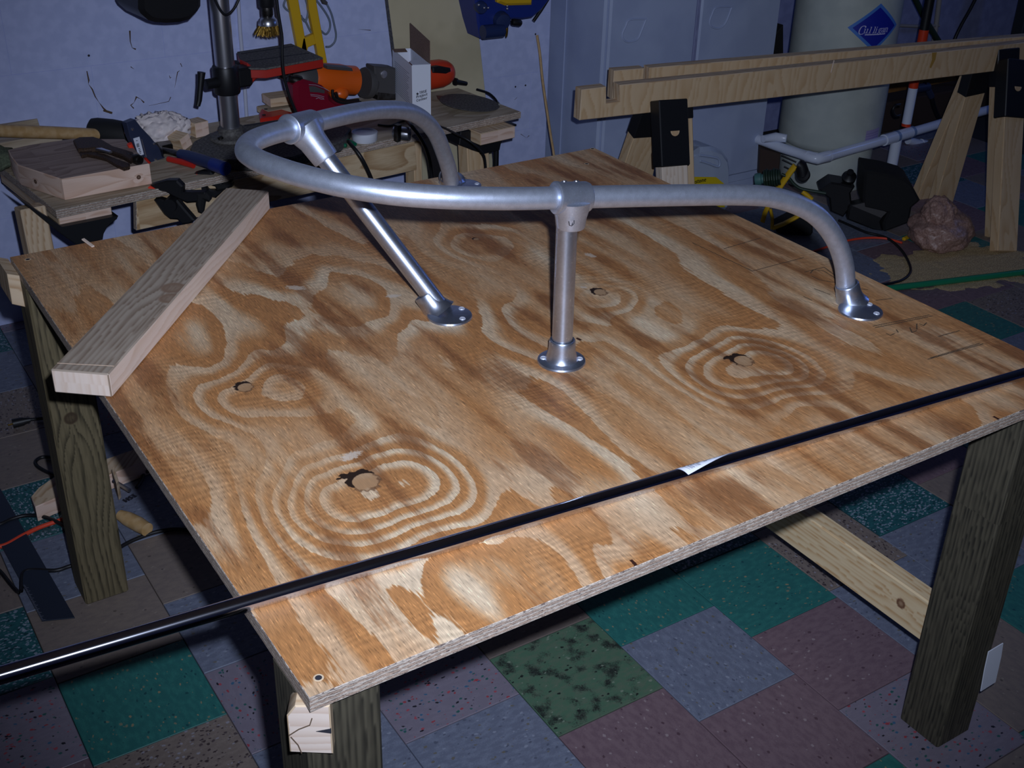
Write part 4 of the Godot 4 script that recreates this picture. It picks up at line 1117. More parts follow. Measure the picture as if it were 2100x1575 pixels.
	for bar in [[Vector3(0.5056, 0.6112, -2.2387), Vector3(0.5069, 0.6112, -2.2392), Vector3(0.5073, 0.6010, -2.2394), Vector3(0.5060, 0.6010, -2.2389)], [Vector3(0.5083, 0.6113, -2.2398), Vector3(0.5106, 0.6113, -2.2406), Vector3(0.5110, 0.6009, -2.2408), Vector3(0.5087, 0.6009, -2.2399)], [Vector3(0.5120, 0.6112, -2.2412), Vector3(0.5131, 0.6112, -2.2416), Vector3(0.5135, 0.6005, -2.2418), Vector3(0.5124, 0.6005, -2.2413)], [Vector3(0.5088, 0.5974, -2.2400), Vector3(0.5137, 0.5974, -2.2418), Vector3(0.5153, 0.5955, -2.2425), Vector3(0.5105, 0.5955, -2.2406)], [Vector3(0.5093, 0.5929, -2.2401), Vector3(0.5148, 0.5929, -2.2423), Vector3(0.5164, 0.5910, -2.2429), Vector3(0.5110, 0.5910, -2.2408)], [Vector3(0.5098, 0.5884, -2.2403), Vector3(0.5156, 0.5884, -2.2426), Vector3(0.5172, 0.5863, -2.2432), Vector3(0.5114, 0.5863, -2.2409)], [Vector3(0.5104, 0.5839, -2.2406), Vector3(0.5152, 0.5839, -2.2424), Vector3(0.5169, 0.5822, -2.2431), Vector3(0.5121, 0.5822, -2.2412)], [Vector3(0.5053, 0.6199, -2.2386), Vector3(0.5095, 0.6199, -2.2402), Vector3(0.5111, 0.6183, -2.2409), Vector3(0.5070, 0.6183, -2.2392)]]:
		for i in bar.size(): bar[i] += Vector3(0.36, 0, 0.93) * 0.0013
		b.prism(bar, Vector3(0.36, 0.0, 0.93) * 0.0003, 0.0)
	part(t, "barcode", b, M.ink)
	for q in [Vector3(0.5006, 0.6524, -2.2368), Vector3(0.5596, 0.5977, -2.2596), Vector3(0.5573, 0.5528, -2.2587)]:
		part(t, "rivet", MB.new().lathe(q, Vector3(0.36, 0.0, 0.93), [[0.0045, 0.0], [0.004, 0.002], [0.0, 0.003]], 14), M.steel)
	b = MB.new()
	b.tube([Vector3(0.5237, 0.6194, -2.2457), Vector3(0.5308, 0.5682, -2.2485), Vector3(0.5245, 0.5699, -2.2460)], 0.0016, 8)
	part(t, "latch_wire", b, M.steel)
	b = MB.new()
	b.prism([Vector3(0.5650, 0.5366, -2.2617), Vector3(0.5802, 0.5435, -2.2676), Vector3(0.5820, 0.5385, -2.2683), Vector3(0.5677, 0.5321, -2.2628)], Vector3(0.36, 0, 0.93) * 0.004, 0.0005)
	part(t, "nose_plate", b, M.white)
	b = MB.new()
	b.tube(spline([Vector3(0.5268, 0.5634, -2.2469), Vector3(0.5403, 0.5435, -2.2522), Vector3(0.5492, 0.5247, -2.2556), Vector3(0.5474, 0.5118, -2.2549), Vector3(0.5401, 0.5072, -2.2521)], 5), 0.0052, 10)
	part(t, "handle", b, M.red)
	b = MB.new()
	b.tube([Vector3(0.5816, 0.5620, -2.2222), Vector3(0.6041, 0.5620, -2.1825), Vector3(0.6223, 0.5610, -2.1399)], [0.0078, 0.0085, 0.0075], 12)
	part(t, "handle", b, M.red)
	b = MB.new()
	b.tube([Vector3(0.4865, 0.6162, -2.2313), Vector3(0.4924, 0.5975, -2.2336)], 0.007, 10)
	part(t, "grip_end", b, M.red_bright)
	# hammer with a blue grip
	t = thing("hammer", "hammer with dark steel head and dark blue grip by the drill press foot", "hammer", Vector3(0.6490, 0.5500, -2.2447))
	b = MB.new()
	b.prism([Vector3(0.5838, 0.5800, -2.3269), Vector3(0.6240, 0.5800, -2.3236), Vector3(0.6177, 0.5800, -2.2876), Vector3(0.5894, 0.5800, -2.2821), Vector3(0.5767, 0.5800, -2.2482), Vector3(0.5771, 0.5800, -2.2888)], Vector3(0, -0.024, 0), 0.003)
	part(t, "head", b, M.steel_dark)
	b = MB.new()
	b.tube([Vector3(0.5842, 0.5720, -2.2704), Vector3(0.5998, 0.5730, -2.2444), Vector3(0.6121, 0.5740, -2.2017)], 0.0105, 14, true, 0.7)
	part(t, "shank", b, M.steel_dark)
	b = MB.new()
	b.tube([Vector3(0.6125, 0.5740, -2.2107), Vector3(0.6242, 0.5760, -2.1744), Vector3(0.6427, 0.5800, -2.1056), Vector3(0.6637, 0.5840, -2.0191)], [0.0135, 0.0165, 0.0165, 0.0175], 16)
	part(t, "grip", b, M.blue_dark)
	b = MB.new()
	b.tube([Vector3(0.6514, 0.5820, -2.0675), Vector3(0.6641, 0.5845, -2.0129)], [0.0174, 0.0182], 16)
	part(t, "grip_band", b, M.blue)
	# crumpled paper towel
	b = MB.new()
	b.ball(Vector3(0.6210, 0.5849, -2.4012), Vector3(0.078, 0.042, 0.045), bench_basis() * Basis(Vector3(0, 0, 1), -0.12), 0.42, 21, 1.9, 22, 0.551, true)
	b.ball(Vector3(0.6623, 0.5881, -2.3981), Vector3(0.038, 0.03, 0.035), bench_basis(), 0.5, 22, 1.9, 16, 0.551, true)
	b.ball(Vector3(0.6385, 0.6209, -2.4032), Vector3(0.018, 0.015, 0.016), bench_basis(), 0.5, 23, 2.0, 10, 0.551, true)
	solo("shop_rag", "crumpled pale pinkish rag heaped between mallet and wood blocks", "rag", b, M.rag)
	# two wood blocks
	b = MB.new()
	b.box(Vector3(0.7282, 0.5806, -2.3744) + BB * 0.02, Vector3(0.044, 0.042, 0.05), bench_basis() * Basis(Vector3.UP, 0.12), 0.001, 2, 1)
	solo("wood_block", "square pine end block standing upright beside the drill press column", "wood block", b, [M.pine, M.board_face])
	b = MB.new()
	b.box(Vector3(0.6531, 0.5719, -2.3204) + BB * 0.01, Vector3(0.036, 0.036, 0.05), bench_basis() * Basis(Vector3.UP, 0.3) * Basis(Vector3(0, 0, 1), 0.3), 0.001, 2, 1)
	solo("wood_block", "small tilted pine block against the rag and hammer head", "wood block", b, [M.pine, M.board_face])
	# spring clamps biting the bench edge
	build_clamp("black spring clamp with red pads on the bench edge, the nearer to the board", [315, 384], 0)
	build_clamp("black spring clamp with red pads on the bench edge, the nearer to the hammer grip", [], 1)
	# red-handled snips behind
	t = thing("red_snips", "bright red snips lying behind the drill press column", "snips", Vector3(1.0101, 0.5500, -2.4724))
	b = MB.new()
	b.prism([Vector3(0.9448, 0.5700, -2.4765), Vector3(0.9705, 0.5700, -2.5201), Vector3(0.9912, 0.5700, -2.5323), Vector3(1.0168, 0.5700, -2.4955), Vector3(1.0371, 0.5700, -2.4331), Vector3(1.0423, 0.5700, -2.3742), Vector3(1.0166, 0.5700, -2.3935), Vector3(0.9941, 0.5700, -2.4278), Vector3(0.9662, 0.5700, -2.4203), Vector3(0.9267, 0.5700, -2.4248)], Vector3(0, -0.016, 0), 0.003)
	part(t, "handle", b, M.red)
	for q in [Vector3(0.9775, 0.5705, -2.5029), Vector3(0.9493, 0.5705, -2.4498)]:
		part(t, "rivet", MB.new().lathe(q, Vector3.UP, [[0.006, 0.0], [0.005, 0.0015], [0.0, 0.002]], 12), M.black)
	# wood offcuts stacked behind the red driver
	b = MB.new()
	b.box(Vector3(1.0464, 0.5619, -2.4994) + BB * 0.02, Vector3(0.15, 0.018, 0.07), bench_basis(), 0.001, 0, 1)
	solo("wood_offcut", "flat grey-brown offcut under a paler one behind the red screwdriver", "wood offcut", b, [M.benchtop, M.pine])
	b = MB.new()
	b.box(Vector3(1.0368, 0.5890, -2.4983) + BB * 0.03, Vector3(0.085, 0.026, 0.07), bench_basis() * Basis(Vector3.UP, -0.12), 0.001, 0, 1)
	solo("wood_offcut", "pale pinkish offcut on top of the small stack behind the red screwdriver", "wood offcut", b, [M.pine, M.board_face])
	# dark red cordless screwdriver
	t = thing("cordless_screwdriver", "dark red cordless screwdriver lying on its side in the bench's middle", "screwdriver", Vector3(1.1244, 0.5500, -2.3832))
	b = MB.new()
	b.prism([Vector3(1.0203, 0.6673, -2.3716), Vector3(1.0358, 0.6780, -2.3733), Vector3(1.0556, 0.6794, -2.3755), Vector3(1.0871, 0.6669, -2.3791), Vector3(1.1164, 0.6525, -2.3823), Vector3(1.1381, 0.6314, -2.3847), Vector3(1.1421, 0.6128, -2.3852), Vector3(1.1594, 0.5987, -2.3871), Vector3(1.1977, 0.5834, -2.3914), Vector3(1.2425, 0.5806, -2.3964), Vector3(1.2601, 0.5546, -2.3984), Vector3(1.2193, 0.5384, -2.3938), Vector3(1.1675, 0.5564, -2.3880), Vector3(1.1150, 0.5448, -2.3822), Vector3(1.0693, 0.5482, -2.3771), Vector3(1.0405, 0.5690, -2.3738), Vector3(1.0276, 0.5980, -2.3724), Vector3(1.0191, 0.6347, -2.3715)], BB * 0.055, 0.012)
	part(t, "body", b, M.maroon)
	b = MB.new()
	b.prism([Vector3(1.0667, 0.6602, -2.3768), Vector3(1.0865, 0.6567, -2.3790), Vector3(1.1182, 0.6400, -2.3825), Vector3(1.1176, 0.6301, -2.3825), Vector3(1.0953, 0.6370, -2.3800), Vector3(1.0692, 0.6422, -2.3771)], -BB * 0.0015, 0.0005)
	part(t, "nameplate", b, M.grey_dark)
	b = MB.new()
	for ln in [[Vector3(1.0670, 0.6645, -2.3768), Vector3(1.0892, 0.6600, -2.3793), Vector3(1.1161, 0.6470, -2.3823), Vector3(1.1357, 0.6340, -2.3845)], [Vector3(1.0700, 0.6354, -2.3771), Vector3(1.0947, 0.6288, -2.3799), Vector3(1.1158, 0.6204, -2.3822)], [Vector3(1.0710, 0.6308, -2.3772), Vector3(1.0945, 0.6244, -2.3799), Vector3(1.1142, 0.6161, -2.3821)], [Vector3(1.0878, 0.6193, -2.3791), Vector3(1.0967, 0.6205, -2.3801), Vector3(1.1040, 0.6155, -2.3809), Vector3(1.1153, 0.6131, -2.3822)]]:
		for i in ln.size(): ln[i] -= BB * 0.0005
		b.tube(ln, 0.0007, 6)
	part(t, "pinstripe", b, M.paper_grey)
	b = MB.new()
	b.lathe(Vector3(1.0336, 0.6773, -2.3731) + BB * 0.027, -BX * 0.75 + Vector3(0, 0.35, 0), [[0.018, -0.02], [0.016, 0.0], [0.011, 0.006], [0.011, 0.018], [0.006, 0.022], [0.0, 0.022]], 18)
	part(t, "chuck", b, M.steel_dark)
	b = MB.new()
	b.tube(spline([Vector3(1.1461, 0.6368, -2.3856), Vector3(1.1474, 0.6142, -2.3858), Vector3(1.1645, 0.5979, -2.3877), Vector3(1.1953, 0.5883, -2.3911), Vector3(1.2426, 0.5829, -2.3964)], 5), 0.0045, 8)
	part(t, "trim_strip", b, M.black)
	# orange drill lying behind
	t = thing("orange_drill", "orange and grey cordless drill lying behind the dark red screwdriver", "drill", Vector3(1.1755, 0.5500, -2.4300))
	var od := [Vector3(1.0441, 0.6792, -2.3895), Vector3(1.3590, 0.6181, -2.4247)]
	var oa: Vector3 = (od[1] - od[0]).normalized()
	b = MB.new()
	b.lathe(Vector3(1.1101, 0.6620, -2.3969) + BB * 0.05, oa, [[0.0, 0.0], [0.042, 0.0], [0.046, 0.01], [0.047, 0.05], [0.047, 0.10], [0.044, 0.12], [0.044, 0.154], [0.0, 0.154]], 28)
	part(t, "body", b, M.orange)
	b = MB.new()
	b.lathe(Vector3(1.1101, 0.6620, -2.3969) + BB * 0.05, -oa, [[0.0, 0.0], [0.043, 0.0], [0.042, 0.03], [0.037, 0.05], [0.024, 0.066], [0.016, 0.07], [0.0, 0.07]], 24)
	part(t, "gear_case", b, M.grey_dark)
	b = MB.new()
	b.lathe(Vector3(1.0330, 0.6823, -2.3883) + BB * 0.05, -oa, [[0.0, -0.01], [0.015, -0.01], [0.015, 0.012], [0.011, 0.018], [0.008, 0.03], [0.0, 0.03]], 18)
	part(t, "chuck", b, M.steel_dark)
	b = MB.new()
	b.lathe(Vector3(1.2948, 0.6204, -2.4175) + BB * 0.05, oa, [[0.0, 0.0], [0.046, 0.0], [0.048, 0.006], [0.047, 0.022], [0.038, 0.028], [0.036, 0.034], [0.0, 0.034]], 24)
	part(t, "end_cap", b, M.grey_dark)
	b = MB.new()
	b.prism([Vector3(1.1409, 0.7038, -2.4003), Vector3(1.2245, 0.6859, -2.4097), Vector3(1.2275, 0.6766, -2.4100), Vector3(1.1404, 0.6952, -2.4003)], BB * 0.04, 0.001)
	part(t, "grip_strip", b, M.grey_dark)
	b = MB.new()
	b.ball(Vector3(1.1899, 0.6114, -2.4058) + BB * 0.026, Vector3(0.030, 0.024, 0.032), bench_basis(), 0.0, 1, 1.0, 14)
	b.ball(Vector3(1.1877, 0.6354, -2.4056) + BB * 0.036, Vector3(0.030, 0.034, 0.030), bench_basis(), 0.0, 1, 1.0, 12)
	part(t, "handle", b, M.orange)
	b = MB.new()
	b.tube([Vector3(1.1631, 0.6215, -2.4028), Vector3(1.1689, 0.6028, -2.4035), Vector3(1.2025, 0.5884, -2.4072), Vector3(1.2423, 0.5850, -2.4117)], 0.006, 10)
	part(t, "trigger_guard", b, M.black)
	# reciprocating saw: clutter of dark metal between the drill and the white box, red body to the right of it
	t = thing("jigsaw", "red-orange jigsaw with black cord guard lying behind the white box", "saw", Vector3(1.5158, 0.5500, -2.4116))
	b = MB.new()
	var ja := (BX * 0.97 - Vector3(0, 0.02, 0)).normalized()
	b.lathe(Vector3(1.4471, 0.6244, -2.3906) + BB * 0.045, ja, [[0.0, 0.0], [0.043, 0.0], [0.045, 0.07], [0.044, 0.11], [0.038, 0.134], [0.029, 0.148], [0.016, 0.156], [0.0, 0.157]], 28)
	part(t, "body", b, M.orange_red)
	b = MB.new()
	b.prism([Vector3(1.4957, 0.6598, -2.3961), Vector3(1.5218, 0.6591, -2.3990), Vector3(1.5652, 0.6467, -2.4038), Vector3(1.5671, 0.6356, -2.4041), Vector3(1.5462, 0.6295, -2.4017), Vector3(1.4955, 0.6416, -2.3960)], BB * 0.06, 0.004)
	part(t, "grip_patch", b, M.black)
	b = MB.new()
	b.lathe(Vector3(1.6174, 0.5860, -2.4097) + BB * 0.045, (BX * 0.95 - Vector3(0, 0.28, 0)), [[0.0, -0.005], [0.012, -0.005], [0.012, 0.002], [0.0085, 0.006], [0.0075, 0.03], [0.0065, 0.045], [0.0, 0.046]], 14)
	part(t, "cord_guard", b, M.black)
	b = MB.new()
	b.prism([Vector3(1.3125, 0.6755, -2.4354), Vector3(1.3692, 0.6643, -2.4417), Vector3(1.3907, 0.6582, -2.4441), Vector3(1.3884, 0.5728, -2.4438), Vector3(1.3555, 0.5719, -2.4402), Vector3(1.3216, 0.5835, -2.4364), Vector3(1.3141, 0.6242, -2.4356)], BB * 0.05, 0.004)
	part(t, "gear_housing", b, M.grey_dark)
	b = MB.new()
	b.prism([Vector3(1.3220, 0.5956, -2.4364), Vector3(1.3885, 0.5790, -2.4439), Vector3(1.3880, 0.5589, -2.4438), Vector3(1.3211, 0.5697, -2.4363)], BB * 0.06, 0.002)
	part(t, "shoe_plate", b, M.steel_dark)
	b = MB.new()
	b.lathe(Vector3(1.3435, 0.6470, -2.4388), -BB, [[0.012, 0.0], [0.012, 0.004], [0.006, 0.007], [0.0, 0.007]], 16)
	part(t, "clamp_screw", b, M.steel)
	b = MB.new()
	b.tube(spline([Vector3(1.6687, 0.5638, -2.4154), Vector3(1.7129, 0.5457, -2.4203), Vector3(1.7375, 0.5273, -2.4231), Vector3(1.7542, 0.5083, -2.4249), Vector3(1.6598, 0.5540, -2.2643)], 6), 0.0035, 10)
	part(t, "cord", b, M.black)
	# white carton with open flaps
	build_carton()
	# circular saw blade
	t = thing("sanding_disc", "large dusty grey disc with red print lying at the bench's right end", "disc", Vector3(1.5909, 0.5500, -2.3286))
	b = MB.new()
	var dc := Vector3(1.5761, 0.5560, -2.3069)
	b.lathe(dc + Vector3(0, 0.004, 0), Vector3(0.10, 1, 0.04), [[0.0, -0.001], [0.094, -0.001], [0.095, 0.0], [0.094, 0.001], [0.008, 0.0012], [0.0, 0.0012]], 48)
	part(t, "disc", b, M.cast_grey)
	b = MB.new()
	b.prism([Vector3(1.5170, 0.5635, -2.4134), Vector3(1.5663, 0.5635, -2.3749), Vector3(1.5508, 0.5635, -2.3213), Vector3(1.5143, 0.5635, -2.2862), Vector3(1.5035, 0.5635, -2.3280), Vector3(1.5020, 0.5635, -2.3777)], Vector3(0, 0.0006, 0), 0.0)
	part(t, "printed_patch", b, speckled(hx("7a3a30"), hx("66605a"), 35, 0.08, 0.08, 0.8))
	# white plastic lid
	t = thing("jar_cover", "white round plastic lid lying upside down near the bench's front edge", "lid", Vector3(1.1312, 0.5500, -2.1494))
	b = MB.new()
	b.lathe(Vector3(1.1312, 0.5500, -2.1494), Vector3.UP, [[0.0, 0.0], [0.034, 0.0], [0.0365, 0.003], [0.0375, 0.026], [0.0355, 0.0265], [0.034, 0.022], [0.0, 0.021]], 40)
	part(t, "cover", b, M.white)
	# green pliers
	t = thing("green_pliers", "small pliers with two dark green grips by the white lid", "pliers", Vector3(1.0687, 0.5500, -2.1730))
	for q in [[Vector3(1.0429, 0.5570, -2.2080), Vector3(1.0596, 0.5580, -2.1851), Vector3(1.0747, 0.5580, -2.1465), Vector3(1.0830, 0.5570, -2.1105)], [Vector3(1.0333, 0.5570, -2.1876), Vector3(1.0381, 0.5580, -2.1462), Vector3(1.0450, 0.5580, -2.1226), Vector3(1.0557, 0.5570, -2.1104)]]:
		part(t, "grip", MB.new().tube(spline(q, 5), [0.0055, 0.0056, 0.0058, 0.006, 0.0062, 0.0064, 0.0066, 0.0067, 0.0068, 0.0068, 0.0068, 0.0068, 0.0066, 0.0064, 0.006, 0.005], 12), M.green)
	part(t, "jaw", MB.new().tube([Vector3(1.0383, 0.5570, -2.1951), Vector3(1.0259, 0.5570, -2.2274)], [0.007, 0.003], 10), M.steel_dark)
	# black stand foot
	t = thing("magnet_holder", "black square-based magnet holder at the bench's front edge behind the rail tee", "magnet holder", Vector3(0.9811, 0.5500, -2.1310))
	b = MB.new()
	b.prism([Vector3(0.9484, 0.6042, -2.1197), Vector3(1.0007, 0.5990, -2.1256), Vector3(1.0136, 0.5503, -2.1270), Vector3(0.9542, 0.5517, -2.1204)], BB * 0.05, 0.003)
	part(t, "body", b, M.black)
	b = MB.new()
	b.box(Vector3(0.9863, 0.5550, -2.1255), Vector3(0.062, 0.009, 0.05), bench_basis(), 0.002)
	part(t, "foot", b, M.black)
	# dowel stub, socket, stir stick
	b = MB.new()
	b.lathe(Vector3(1.1066, 0.5601, -2.2250), -BB * 0.9 + BX * 0.2, [[0.0, -0.05], [0.0125, -0.05], [0.0125, -0.001], [0.0118, 0.0], [0.0, 0.0]], 22)
	solo("dowel_stub", "round wooden dowel end pointing out behind the white lid", "dowel", b, M.handle)
	t = thing("chrome_socket", "shiny chrome socket lying on its side by the bench's front edge", "socket", Vector3(1.2484, 0.5500, -2.0963))
	b = MB.new()
	b.lathe(Vector3(1.2331, 0.5656, -2.0851) + BB * 0.03, -BB * 0.8 + BX * 0.6, [[0.0, -0.02], [0.019, -0.02], [0.020, -0.016], [0.020, 0.026], [0.0185, 0.028], [0.0155, 0.0275], [0.015, 0.006], [0.0, 0.006]], 28)
	part(t, "socket", b, M.steel)
	b = MB.new()
	b.prism([Vector3(1.2054, 0.5997, -2.0847), Vector3(1.2187, 0.6002, -2.0861), Vector3(1.2142, 0.5525, -2.0856), Vector3(1.2025, 0.5518, -2.0843)], BB * 0.02, 0.001)
	part(t, "holder_clip", b, M.steel_dark)
	b = MB.new()
	b.box(Vector3(1.1333, 0.5520, -2.0858), Vector3(0.062, 0.002, 0.011), Basis(Vector3.UP, 0.30), 0.0008, 0)
	solo("stir_stick", "flat pale wooden stir stick in front of the white lid", "stick", b, M.sawn)
	# cords that hang over the bench edge
	b = MB.new()
	b.tube(spline([Vector3(1.0889, 0.5560, -2.2866), Vector3(1.0882, 0.5560, -2.2130), Vector3(1.0786, 0.5580, -2.1545), Vector3(1.0675, 0.5580, -2.1005), Vector3(1.0781, 0.5336, -2.0719), Vector3(1.0978, 0.4912, -2.0691), Vector3(1.1140, 0.4472, -2.0709), Vector3(1.1204, 0.3986, -2.0716)], 6), 0.0055, 12)
	solo("power_cord", "thick black power cord hanging over the bench edge beside the white lid", "cord", b, M.black)
	b = MB.new()
	b.tube(spline([Vector3(1.3142, 0.5560, -2.3682), Vector3(1.3192, 0.5580, -2.2886), Vector3(1.2486, 0.5957, -2.0921), Vector3(1.2754, 0.5525, -2.0749), Vector3(1.2930, 0.5056, -2.0668), Vector3(1.3027, 0.4547, -2.0679), Vector3(1.3072, 0.4011, -2.0684)], 6), 0.0055, 12)
	solo("power_cord", "thick black power cord hanging over the bench edge beside the chrome socket", "cord", b, M.black)
	b = MB.new()
	b.tube(spline([Vector3(1.2265, 0.5540, -2.2527), Vector3(1.2538, 0.5540, -2.2272), Vector3(1.2984, 0.5550, -2.2435), Vector3(1.3391, 0.5550, -2.2329), Vector3(1.3714, 0.5550, -2.1714), Vector3(1.3842, 0.5550, -2.1210), Vector3(1.3833, 0.5560, -2.0541), Vector3(1.4050, 0.5425, -2.0196), Vector3(1.4367, 0.5118, -2.0131), Vector3(1.4532, 0.4864, -2.0150), Vector3(1.4592, 0.4446, -2.0156)], 6), 0.0032, 10)
	solo("thin_cable", "thin black cord trailing across the bench and down past the right bracket", "cord", b, M.black)

func build_clamp(label: String, unused: Array, which: int) -> void:
	var s := []
	if which == 0:
		s = [[Vector3(0.4849, 0.5574, -2.0678), Vector3(0.5220, 0.5726, -2.0400), Vector3(0.5421, 0.5739, -2.0249), Vector3(0.5531, 0.5587, -2.0167), Vector3(0.5517, 0.5427, -2.0178), Vector3(0.5765, 0.5442, -1.9991), Vector3(0.5967, 0.5455, -1.9840), Vector3(0.6038, 0.5380, -1.9786), Vector3(0.6038, 0.5280, -1.9786), Vector3(0.5901, 0.5210, -1.9889), Vector3(0.5585, 0.5150, -2.0126), Vector3(0.5289, 0.5312, -2.0348), Vector3(0.5174, 0.5405, -2.0435), Vector3(0.4960, 0.5441, -2.0595)], [Vector3(0.4887, 0.5176, -2.0650), Vector3(0.5016, 0.5214, -2.0553), Vector3(0.5151, 0.5162, -2.0452), Vector3(0.5374, 0.5217, -2.0285), Vector3(0.5508, 0.4983, -2.0184), Vector3(0.5699, 0.4670, -2.0040), Vector3(0.5598, 0.4581, -2.0117), Vector3(0.5422, 0.4549, -2.0248), Vector3(0.5340, 0.4677, -2.0310), Vector3(0.5183, 0.4677, -2.0428), Vector3(0.5069, 0.4792, -2.0514), Vector3(0.4990, 0.4950, -2.0573)], [Vector3(0.4805, 0.5522, -2.0711), Vector3(0.4863, 0.5555, -2.0668), Vector3(0.4973, 0.5492, -2.0585), Vector3(0.4957, 0.5411, -2.0597), Vector3(0.4837, 0.5454, -2.0687)], [Vector3(0.5237, 0.5087, -2.0387), Vector3(0.5488, 0.5103, -2.0199)], [Vector3(0.5796, 0.5434, -1.9968), Vector3(0.6012, 0.5438, -1.9806), Vector3(0.6066, 0.5341, -1.9765), Vector3(0.6057, 0.5220, -1.9773), Vector3(0.5951, 0.5254, -1.9852), Vector3(0.5874, 0.4885, -1.9910), Vector3(0.5799, 0.4921, -1.9966), Vector3(0.5769, 0.5121, -1.9988)]]
	else:
		s = [[Vector3(0.6177, 0.5507, -2.1174), Vector3(0.6359, 0.5579, -2.1037), Vector3(0.6533, 0.5570, -2.0906), Vector3(0.6663, 0.5393, -2.0809), Vector3(0.6750, 0.5275, -2.0744), Vector3(0.6961, 0.5330, -2.0585), Vector3(0.6967, 0.5185, -2.0581), Vector3(0.6801, 0.5113, -2.0705), Vector3(0.6566, 0.5181, -2.0882), Vector3(0.6331, 0.5249, -2.1058), Vector3(0.6313, 0.5412, -2.1072)], [Vector3(0.5790, 0.5298, -2.1464), Vector3(0.6062, 0.5479, -2.1259), Vector3(0.6188, 0.5446, -2.1166), Vector3(0.6331, 0.5249, -2.1058), Vector3(0.6479, 0.5093, -2.0947), Vector3(0.6635, 0.5040, -2.0830), Vector3(0.6783, 0.5081, -2.0719), Vector3(0.6588, 0.4850, -2.0865), Vector3(0.6397, 0.4879, -2.1008), Vector3(0.6285, 0.5080, -2.1093), Vector3(0.6051, 0.4982, -2.1268), Vector3(0.5874, 0.5158, -2.1401)], [Vector3(0.6182, 0.5476, -2.1170), Vector3(0.6241, 0.5511, -2.1126), Vector3(0.6331, 0.5444, -2.1058), Vector3(0.6293, 0.5370, -2.1086), Vector3(0.6201, 0.5416, -2.1156)], [Vector3(0.6317, 0.5082, -2.1068), Vector3(0.6479, 0.5093, -2.0947)], [Vector3(0.6586, 0.5224, -2.0867), Vector3(0.6814, 0.5279, -2.0696), Vector3(0.6972, 0.5248, -2.0578), Vector3(0.6882, 0.5118, -2.0645), Vector3(0.6637, 0.5061, -2.0829)]]
	var t := thing("spring_clamp", label, "clamp", s[2][0], "spring clamps on the bench edge")
	var n := Vector3(0.6, 0, -0.8)
	var names := ["upper_jaw", "lower_jaw", "pad"]
	for i in 3:
		var b := MB.new()
		var th := 0.026 if i < 2 else 0.03
		var pl: Array = []
		for q in s[i]: pl.append(q - n * th * 0.5)
		b.prism(pl, n * th, 0.004 if i < 2 else 0.001)
		part(t, names[i], b, M.black if i < 2 else M.red_bright)
	var b2 := MB.new()
	b2.lathe(s[3][0] - n * 0.022, n, [[0.0, 0.0], [0.017, 0.0], [0.018, 0.004], [0.018, 0.04], [0.017, 0.044], [0.0, 0.044]], 20)
	part(t, "pivot", b2, M.black)
	b2 = MB.new()
	var pl2: Array = []
	for q in s[4]: pl2.append(q - n * 0.016)
	b2.prism(pl2, n * 0.032, 0.006)
	part(t, "grip", b2, M.black_matt)

